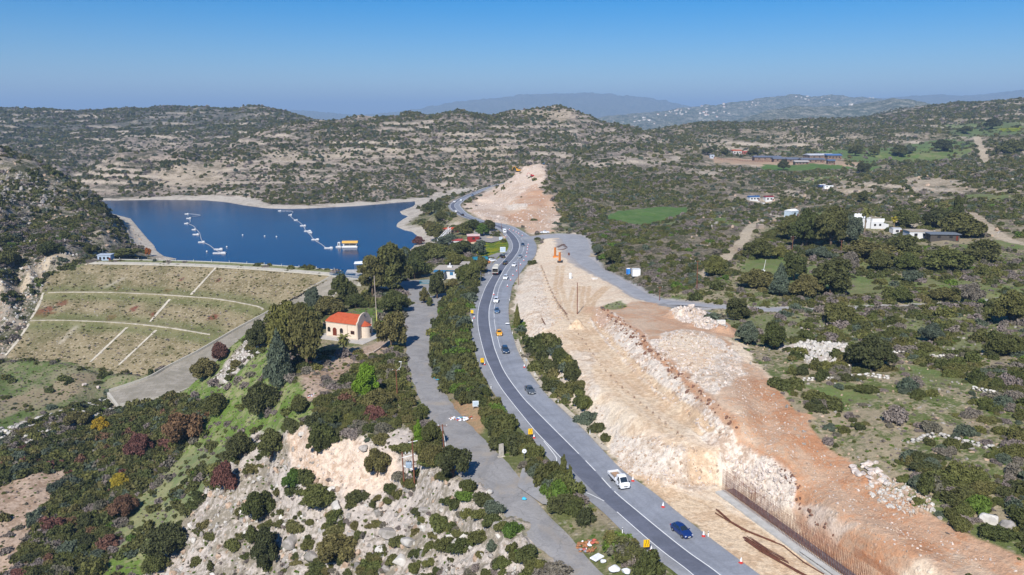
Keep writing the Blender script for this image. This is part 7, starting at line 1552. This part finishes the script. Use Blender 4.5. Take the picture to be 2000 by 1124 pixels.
mb = MB(); arc = [(0+.25,HE-.5),(.25,HE+.35)]+[(cy_(WD/2)+ (WD/2+.1)*math.cos(t)*.86, HE+.2+(HR-HE+.55)*math.sin(t)) for t in np.linspace(.25,math.pi-.25,14)]+[(cy_(WD)-.25,HE+.35),(cy_(WD)-.25,HE-.5)]
mb.prism(arc, 'x', -.12, .28); mb.build('gable_parapet', trim_m, ch)
mb = MB(); mb.box((-.02,.12,HE/2),(.5,.5,HE+.6)); mb.box((-.02,cy_(WD)-.12,HE/2),(.5,.5,HE+.6)); mb.build('corner_pilaster', trim_m, ch)
mb = MB(); mb.box((LN/2,.06,.2),(LN,.14,.4)); mb.box((LN/2,.08,HE-.25),(LN+.2,.16,.22)); mb.build('cornice', trim_m, ch)
# apse
yc = cy_(WD*.52); n = 12; mb = MB(); pts = [(-.1,yc+1.9)]+[(-.1-1.9*math.sin(t), yc+1.9*math.cos(t)) for t in np.linspace(0,math.pi,n)]+[(-.1,yc-1.9)]
mb.prism(pts, 'z', 0, 3.9); ap = mb.build('apse', stucco, ch)
mb = MB(); r0 = [(-.1-2.15*math.sin(t), yc+2.15*math.cos(t), 3.85) for t in np.linspace(0,math.pi,n)]; mb.add(r0+[(-.12,yc,5.3)], [(i,i+1,n) for i in range(n-1)]+[tuple(range(n))]); mb.build('apse_roof', roof_t, ap)
mb = MB(); mb.box((-2.0,yc,2.0),(.12,.5,1.2)); mb.bar((-1.95,yc,2.6),(-2.06,yc,2.6),.25,.25,10); mb.build('window', dark, ap)
mb = MB(); mb.bar((-.2,cy_(WD*.5),HR-.55),(-.2,cy_(WD*.5),HR+.25),.06,.06,4); mb.bar((-.2,cy_(WD*.5)-.3,HR-.05),(-.2,cy_(WD*.5)+.3,HR-.05),.06,.06,4); mb.build('cross', mat('iron', (.03,.03,.035), .6), ch)
def arched(x, w, z0, z1, m_, nm, fr=True):
    pts = [(x-w/2,z0),(x+w/2,z0),(x+w/2,z1)]+[(x+w/2*math.cos(t), z1+w/2*math.sin(t)) for t in np.linspace(.3,math.pi-.3,7)]+[(x-w/2,z1)]
    big = [(x+(p-x)*1.22, (q-z1)*1.1+z1) for p, q in pts]
    mb = MB(); mb.prism(big, 'y', .0, .05); fo = mb.build(nm+'_surround' if nm == 'door' else 'window', trim_m, ch); mb = MB(); mb.prism(pts, 'y', .03, .075); mb.build('pane' if nm != 'door' else 'door_leaf', m_, fo)
arched(8.7,1.5,.1,2.3,brown,'door'); arched(6.1,1.2,1.5,2.5,dark,'window'); arched(10.9,1.1,1.5,2.5,dark,'window')
mb = MB(); mb.box((1.9,.04,2.1),(1.4,.08,1.1)); fo = mb.build('window', brown, ch)
mb = MB(); [mb.box((1.45+k*.45,.09,2.1),(.36,.04,.9)) for k in range(3)]; mb.build('pane', dark, fo)
for x in (3.8,): mb = MB(); mb.bar((x,.12,.1),(x,.12,HE-.3),.06,.06,6); mb.build('downpipe', trim_m, ch)
mb = MB(); mb.box((LN/2-1.2,cy_(WD/2)+1.2,-.12),(LN+6.5,WD+5,.3)); mb.build('paved_base', mat('pale_paving', K(206,200,190), .9, .1, var=.1, scale=.6), ch)
b = P(745,640); mb = MB(); g = [P(700,699), P(730,690), P(752,676), P(768,662)]
for a, c in zip(g[:-1], g[1:]): d = (c-a); mb.box(tuple((a+c)/2+Vector((0,0,.25))), (d.length+.1,.3,.6), rz=math.atan2(d.y,d.x))
setp(mb.build('low_wall', trim_m), 'low pale wall bounding the church forecourt', 'wall')
def hut(px, py, L_, D_, H_, rz, wall_m, roof_m, label, roofh=.5, over=.3, name='hut', cat='hut', wins=2, flat=False, door=True, group=None, z=None, winm=None):
    b = P(px, py); 
    if z is not None: b = Vector(pz(px, py, z))
    r = empty(name, b, rz, label, cat, group); mb = MB(); mb.box((0,D_/2,H_/2-.3),(L_,D_,H_+.6)); mb.build('wall', wall_m, r); mb = MB()
    if flat: mb.box((0,D_/2,H_+.12),(L_+over*2,D_+over*2,.24))
    else: mb.prism([(-over,H_-.02),(D_+over,H_-.02),(D_/2,H_+roofh)], 'x', -L_/2-over, L_/2+over)
    mb.build('roof', roof_m, r)
    for k in range(wins):
        x = (-L_/2+L_*(k+.7)/(wins+.4)); mb = MB(); mb.box((x,-.02,H_*.58),(min(1.4,L_/wins*.5),.06,H_*.36)); w_ = mb.build('window', winm or dark, r)
    if door: mb = MB(); mb.box((L_*.42,-.025,1.0),(.9,.06,2.0)); mb.build('door', brown, r)
    return r
# lakeside restaurant
rs = hut(882,545,13.5,9,3.9,-.12,whw,mat('flat_roof', K(196,186,172), .9, var=.1), 'white lakeside restaurant with flat beige roof, blue shutters and a pink chimney', name='restaurant', cat='restaurant', wins=3, flat=True, over=.55, winm=bluep)
mb = MB(); mb.box((0,4.5,3.72),(14.9,10.3,.2)); mb.build('blue_fascia', bluep, rs); mb = MB(); mb.box((3.6,-.45,2.4),(.9,.7,4.9)); mb.build('chimney', pink, rs)
mb = MB(); mb.box((-1.5,4.5,4.5),(2.0,1.6,.7)); mb.bar((-1.5,4.5,4.8),(-1.5,4.5,6.0),.3,.3,8); mb.build('roof_vent', whw, rs)
mb = MB(); mb.box((-4.8,-1.6,1.7),(4.2,3.2,3.3)); wg = mb.build('wing', whw, rs); mb = MB(); mb.box((-4.8,-1.6,3.5),(4.9,3.9,.22)); mb.build('wing_roof', bluep, wg); mb = MB(); mb.box((-4.8,-3.22,1.8),(3.2,.05,1.5)); mb.build('window', bluep, wg)
hut(912,532,5.5,6,3.4,-.12,whw,mat('flat_roof', K(190,180,165), .9), 'small white annexe with flat roof right of the restaurant', flat=True, wins=1, over=.4, name='annexe', cat='building')
b = P(938,516); r = empty('blue_awning', b, .2, 'teal blue awning tent at the lay-by behind the tree', 'awning'); mb = MB(); mb.prism([(-2.2,2.4),(2.2,2.4),(1.2,3.3),(-1.2,3.3)], 'x', -3.4, 3.4); mb.build('canopy', mat('teal_canvas', (.01,.14,.2), .7), r)
for x in (-3,3):
    for y in (-2,2): mb = MB(); mb.bar((x,y,0),(x,y,2.45),.06,.06,5); mb.build('leg', grm, r)
r = hut(925,473,6.5,5.5,3.2,.1,mat('red_boards', K(150,44,40), .7),mat('pale_sheet_roof', K(226,196,190), .7), 'dark red timber hut with pale roof beside the bright tree', .8, wins=1)
hut(889,480,7.5,5,2.6,0,whw,mat('red_sheet', K(196,90,86), .7), 'small white hut with faded red roof above the shore', .7, wins=2)
b = P(868,470); r = empty('timber_stairs', b, .6, 'white timber stair frame climbing the bank under a tiled shelter', 'stairs'); mb = MB()
for k in range(11): mb.box((k*.75-4,0,.4+k*.62),(.7,2.6,.14))
mb.build('steps', post_m, r); mb = MB()
for s in (-1.3,1.3): mb.bar((-4,s,.9),(4,s,7.6),.1,.1,4); mb.bar((-4,s,-.3),(4,s,6.2),.14,.14,4); [mb.bar((k*1.5-4,s,-2),(k*1.5-4,s,.9+k*1.25),.08,.08,4) for k in range(6)]
mb.build('frame', post_m, r)
r = hut(884,458,8,5,3,.5,mat('shelter_dark', K(120,106,92), .9),roof_t, 'open shelter with tiled roof at the head of the timber stairs', .9, wins=3, name='shelter', cat='shelter')
hut(905,452,4,3.5,2.6,.1,mat('sand_wall', K(214,180,150), .9),roof_t, 'little sand-coloured kiosk under the highway trees', .6, wins=1, name='kiosk', cat='kiosk')
# dam guard hut and dark wall
r = hut(204,512,6.0,4.5,3.2,.1,mat('pale_blue_wall', K(188,204,222), .8),mat('pale_blue_roof', K(200,210,222), .7), 'pale blue guard hut at the left end of the dam crest', flat=True, wins=3, name='guard_hut')
mb = MB(); mb.bar((-1,2,3),(-1,2,5.6),.07,.07,5); mb.build('aerial', grm, r)
b = P(182,513); mb = MB(); mb.box((0,.3,.6),(7,.4,1.4)); setp(mb.build('dark_wall', mat('dark_wall', K(96,90,84), .9), None, b, .1), 'low dark wall left of the guard hut', 'wall')
# marina
b = pz(708,545,-3); M0 = Vector(pz(712,530,-11.6)); mr = empty('marina_canopy', M0, .1, 'white square canopy on posts over the jetty beside the bridge', 'canopy')
mb = MB(); mb.add([(-5,-3.5,4.4),(5,-3.5,4.4),(5,3.5,4.4),(-5,3.5,4.4),(0,0,5.3)], [(0,1,4),(1,2,4),(2,3,4),(3,0,4),(0,3,2,1)]); mb.build('canvas', post_m, mr)
for x in (-4.5,4.5):
    for y in (-3,3): mb = MB(); mb.bar((x,y,0),(x,y,4.4),.09,.09,5); mb.build('leg', grm, mr)
mb = MB(); mb.box((2,-1,.1),(22,9,.3)); mb.build('deck', conc, mr); mb = MB(); [mb.bar((x,-5.4,.2),(x,-5.4,1.3),.05,.05,4) for x in range(-8,12,2)]; mb.bar((-8,-5.4,1.3),(12,-5.4,1.3),.05,.05,4); mb.build('railing', grm, mr)
b = Vector(pz(748,533,-8)); mb = MB(); mb.box((0,0,-.6),(26,12,1.2)); setp(mb.build('boat_ramp', mat('ramp_concrete', K(214,206,194), .9, .1, var=.1, scale=.4), None, b, .15), kind='structure')
# gates at the car park
for x, y, l in [(829,556,'turquoise gate panel at the car park entrance'),(850,551,'turquoise fence behind the car park')]:
    b = P(x, y); mb = MB(); 
    for k in range(9): mb.bar((k*.5-2,0,0),(k*.5-2,0,1.8),.05,.05,4)
    mb.bar((-2,0,1.8),(2,0,1.8),.07,.07,4); mb.bar((-2,0,.3),(2,0,.3),.07,.07,4); mb.bar((-2,0,1.0),(2,0,1.0),.06,.06,4); setp(mb.build('gate', mat('turquoise_paint', (.05,.3,.38), .5), None, b, .1), l, 'gate')
# ------------------------------------------------------------------ on the lake
float_m = mat('float_white', K(236,236,236), .6); fgrey = mat('float_grey', K(180,186,196), .7)
def lake_pt(x, y): return Vector(pz(x, y, LAKE_Z+.12))
def boom(pts, plats, label):
    g = [Vector(q) for q in smooth_line([lake_pt(*q) for q in pts], 4)]; r = empty('floating_boom', g[0], 0, label, 'floating boom'); mb = MB(); acc = 0; 
    for a, c in zip(g[:-1], g[1:]):
        L_ = (c-a).length; k = max(1, int(L_/2.6))
        for j in range(k): p = a.lerp(c, j/k)-g[0]; q = a.lerp(c, (j+.86)/k)-g[0]; mb.bar(p, q, .25, .25, 6)
    mb.build('float_line', fgrey, r)
    for x, y, w, d in plats: p = lake_pt(x, y)-g[0]; mb = MB(); w *= .34; d *= .4; mb.box((p.x,p.y,.1),(w,d,.5)); mb.box((p.x+w*.3,p.y,.5),(w*.3,d*.6,.6)); mb.build('platform', float_m, r)
boom([(363,418),(376,418.5),(392,421),(376,424),(370,427),(372,434),(368,437),(378,442),(384,449),(390,456),(393,467),(397,473),(410,480),(420,488),(432,494)], [(365,418.5,9,4),(369,427,10,4),(364,437,8,4),(379,449,8,4),(383,458.5,12,4),(394,473.5,12,4),(427,487.5,15,4),(429,495,22,4)], 'left white floating boom with small platforms on the lake')
boom([(546,412.5),(570,413),(571,417),(566,420.5),(573,428),(580,431),(590,439),(594,445),(598,452),(605,458),(614,469),(627,477),(636,484)], [(546,412.5,7,3),(567,420.5,8,4),(578,430.5,8,4),(592,441.5,12,4),(601,452,14,4),(606,455,8,3),(616,468.5,14,4),(642,485,15,4)], 'right white floating boom leading towards the houseboat')
b = lake_pt(684,483); r = empty('houseboat', b, .05, 'moored white pontoon boat with an orange-yellow canopy roof', 'boat'); mb = MB(); mb.box((0,0,.35),(9.0,4.4,.8)); mb.bar((-4.6,-2,.2),(4.6,-2,.2),.55,.55,8); mb.build('hull', float_m, r)
mb = MB(); mb.box((0,0,1.5),(8,3.6,1.6)); cb = mb.build('cabin', float_m, r); mb = MB(); mb.box((.3,-1.82,1.7),(7,.05,.9)); mb.build('window', dark, cb)
mb = MB(); mb.prism([(-2.3,2.7),(2.3,2.7),(.8,3.8),(-.8,3.8)], 'x', -4.6, 4.8); mb.build('canopy', mat('orange_canvas', K(236,188,96), .7), r)
for x in (-4,0,4): mb = MB(); mb.bar((x,-2,.6),(x,-2,2.8),.07,.07,4); mb.build('post', float_m, r)
b = lake_pt(662,483); r = empty('float_cabin', b, 0, 'tiny white floating cabin left of the houseboat', 'float'); mb = MB(); mb.box((0,0,.2),(3.4,2.6,.6)); mb.build('raft', float_m, r); mb = MB(); mb.box((.2,0,1.7),(1.5,1.6,2.6)); c_ = mb.build('box', float_m, r); mb = MB(); mb.box((.2,-.82,1.7),(.7,.04,1.5)); mb.build('door', dark, c_)
for k, (x, y) in enumerate([(474,460),(540,463),(404,492),(301+160,396),(517,462),(443,483)]): mb = MB(); mb.lathe((0,0,-.3),[(.3,0),(.5,.3),(.5,.6),(.2,.95)],8); setp(mb.build('buoy', float_m, None, lake_pt(x, y)), 'single small white buoy afloat in open water', 'buoy', 'single white buoys')
# ------------------------------------------------------------------ farm
gsheet = mat('grey_sheet_roof', K(118,124,138), .6, .3, var=.2, scale=.3); lsheet = mat('light_sheet_roof', K(214,216,222), .6, .2); fw = mat('farm_wall', K(150,128,112), .9, .1, var=.3, scale=.5)
for x, y, L_, D_, H_, rz, rm, l in [(1500,314,30,14,3.6,-.08,gsheet,'long grey-roofed farm shed, left one'),(1535,317,26,13,3.4,-.12,gsheet,'long grey-roofed farm shed, second from the left'),(1558,318,22,14,3.4,-.15,gsheet,'grey farm shed in the middle of the farm'),(1588,319,24,13,3.6,-.1,gsheet,'grey farm shed fourth along the farm'),(1606,311,30,16,4.2,.15,lsheet,'farm shed with the light silver roof'),(1630,312,16,12,4.5,.05,mat('blue_sheet', K(96,130,180), .6),'blue-roofed farm shed at the right end'),(1566,322,14,7,2.8,0,mat('pale_sheet', K(186,180,174), .8),'low pale pen in front of the farm sheds'),(1624,322,7,6,4.0,0,mat('blue_grey_sheet', K(96,112,140), .7),'small dark blue store below the blue-roofed shed')]:
    hut(x, y, L_, D_, H_, rz, fw, rm, l, 1.6, .8, 'farm_shed', 'farm shed', 4, group='sheds of the distant farm')
hut(1440,303,11,8,5,.1,mat('farmhouse_wall', K(222,214,206), .9),roof_t,'pale farmhouse with a red roof left of the sheds',1.2,.4,'farmhouse','house',3); hut(1457,302,9,6,3,.1,mat('red_brick_wall', K(170,110,90), .9),mat('red_sheet', K(196,90,86), .7),'low reddish outbuilding right of the farmhouse',.8,.3,'outbuilding','building',2)
hut(1391,310,5,5,4,0,mat('white_container', K(200,210,220), .8),lsheet,'small white container at the left end of the farm',.3,.1,'container','container',1)
b0 = P(1400,311); b1_ = P(1530,317)
for k in range(12):
    p = b0.lerp(b1_, k/12); 
mb = MB(); d = b1_-b0
for k in range(40): p = b0.lerp(b1_, k/40); z = float(HF(p.x,p.y)); mb.bar((p.x-b0.x,p.y-b0.y,z-b0.z),(p.x-b0.x,p.y-b0.y,z-b0.z+1.8),.12,.12,4)
for k in range(10): p = b0.lerp(b1_, k/10); q = b0.lerp(b1_, (k+1)/10); z = float(HF(p.x,p.y)); z2 = float(HF(q.x,q.y)); [mb.bar((p.x-b0.x,p.y-b0.y,z-b0.z+h),(q.x-b0.x,q.y-b0.y,z2-b0.z+h),.1,.1,4) for h in (.6,1.2,1.7)]
setp(mb.build('farm_fence', rust, None, b0), 'rusty rail fence in front of the farm yard', 'fence')
# ------------------------------------------------------------------ houses on the right
hut(1474,393,8,5,3.0,.15,whw,mat('blue_sheet_dark', K(60,104,160), .6),'white cabin with a blue roof among the scrub',.8,.3,wins=3,name='cabin',cat='cabin'); hut(1503,394,6.5,5,3.4,.1,whw,mat('dark_red_roof', K(150,50,56), .7),'white cabin with a dark red roof beside the blue-roofed one',.7,.3,wins=2,name='cabin',cat='cabin')
mb = MB(); b = P(1491,399); mb.box((0,0,.5),(2.4,1.2,1.0), top=(.8,.8)); setp(mb.build('white_boat', float_m, None, b, .4), 'small white object shaped like an upturned boat below the two cabins', 'boat')
hut(1552,425,6.5,5,3.8,.6,mat('pale_glasshouse', K(206,222,232), .4),post_m,'small white and grey hut at the end of the pale track',.9,.2,wins=1,name='hut',cat='hut'); hut(1607,368,4.5,4,2.6,0,mat('blue_store_wall', K(60,84,140), .6),post_m,'small blue hut on the upper slope',.3,.1,wins=1,name='hut',cat='hut'); hut(1619,368,7,3,1.8,0,post_m,post_m,'long white caravan beside the small blue hut',.2,.1,wins=2,name='caravan',cat='caravan',door=False)
v0 = P(1712,447); vr = empty('villa', v0, .1, 'bright white villa half hidden behind trees and a tall palm', 'house')
mb = MB(); mb.box((-9,4,3.2),(9,8,6.8)); mb.box((0,3,2.0),(8,7,4.4)); mb.box((5.5,3,1.2),(4.5,6,2.8)); mb.build('wall', whw, vr); mb = MB(); mb.prism([(-.5,4.2),(6.5,4.2),(6.5,5.2),(-.5,6.3)], 'x', -3.5, 4.4) ; mb.box((-9,4,6.75),(9.6,8.6,.3)); mb.build('roof', post_m, vr)
for x, y, z in ((-11,-.05,4.6),(-7.5,-.05,4.6),(-1.5,-.55,2.4),(1.8,-.55,2.4)): mb = MB(); mb.box((x,y,z),(1.3,.1,1.3)); mb.build('window', dark, vr)
for k in range(3): mb = MB(); mb.lathe((-12+k*2.0,4,6.9),[(.95,0),(1,.4),(1,1.7),(.6,2.1)],12); mb.build('water_tank', post_m, vr)
vr.scale = (.78,.78,.78)
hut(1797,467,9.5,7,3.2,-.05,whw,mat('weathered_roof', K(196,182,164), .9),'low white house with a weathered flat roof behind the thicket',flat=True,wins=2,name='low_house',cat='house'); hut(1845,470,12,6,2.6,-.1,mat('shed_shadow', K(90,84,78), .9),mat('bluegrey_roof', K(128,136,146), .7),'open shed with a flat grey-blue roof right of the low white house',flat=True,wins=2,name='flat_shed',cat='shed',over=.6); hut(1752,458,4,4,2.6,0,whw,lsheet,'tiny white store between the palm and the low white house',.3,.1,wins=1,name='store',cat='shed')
b = P(1596,470); mb = MB(); mb.rock((0,0,.8),(4.5,3,1.6),77,sub=3); 
hut(1487,447,3,3,1.8,.2,mat('stone_hut', K(176,160,144), .95),mat('stone_hut', K(176,160,144)),'small grey stone heap hut beside the pale track',.4,.1,wins=0,door=False)
mb = MB(); mb.box((0,0,.7),(1.6,1.2,1.4)); setp(mb.build('white_trough', post_m, None, P(1489,535), .3), 'small white tank at the foot of the leaning pole', 'tank')
# far villages on the hills
hm = [mat('village_wall', K(244,236,226), .9, var=.04), mat('village_roof', K(206,150,120), .9)]
mb = MB(); mb.box((0,0,3),(14,11,8)); h1 = pydata('house_wall', mb.v, mb.f); h1.materials.append(hm[0]); mb = MB(); mb.prism([(-6.2,7),(6.2,7),(0,9.5)], 'x', -7.6, 7.6); h2 = pydata('house_roof', mb.v, mb.f); h2.materials.append(hm[1])
rr = random.Random(21); k = 0
for cx_, cy2, sx_, sy_, n_ in [(1318,216,22,9,20),(1258,236,26,7,10),(1400,222,34,8,14),(1472,203,18,5,6),(1560,189,22,4,7),(1645,183,16,3,5),(1700,191,34,5,7),(1390,205,40,5,6),(1600,195,30,4,4),(1855,199,20,3,6),(1640,205,20,5,5)]:
    for j in range(n_):
        x, y = cx_+rr.gauss(0,sx_*.6), cy2+rr.gauss(0,sy_*.6); b = P(x, y)
        if b.y < 2400 or b.y > 9000: continue
        o = empty('village_house', b, rr.uniform(0,3.1), 'distant white house in the villages on the blue hills', 'house', 'white houses of the distant villages'); s_ = rr.uniform(.4,.95)
        a = link('wall', h1, None, o); a.scale = (s_,s_,s_*rr.uniform(.7,1.2)); 
        if rr.random() < .5: c = link('roof', h2, None, o); c.scale = a.scale
# hilltop posts and tiny masts
# ------------------------------------------------------------------ air
HAZE = 1
if HAZE:
    mb = MB(); mb.box((0, 17000, (560-240)/2), (72000, 34500, 800)); hz = NT('haze_air'); hz.t.nodes.remove(hz.b)
    pv = hz.n('ShaderNodeVolumePrincipled'); pv.inputs['Color'].default_value = (.47,.70,1,1); pv.inputs['Density'].default_value = 1.12e-4; pv.inputs['Anisotropy'].default_value = 0
    hz.l(pv.outputs[0], hz.out.inputs['Volume']); h = mb.build('haze', hz.m); h['kind'] = 'stuff'
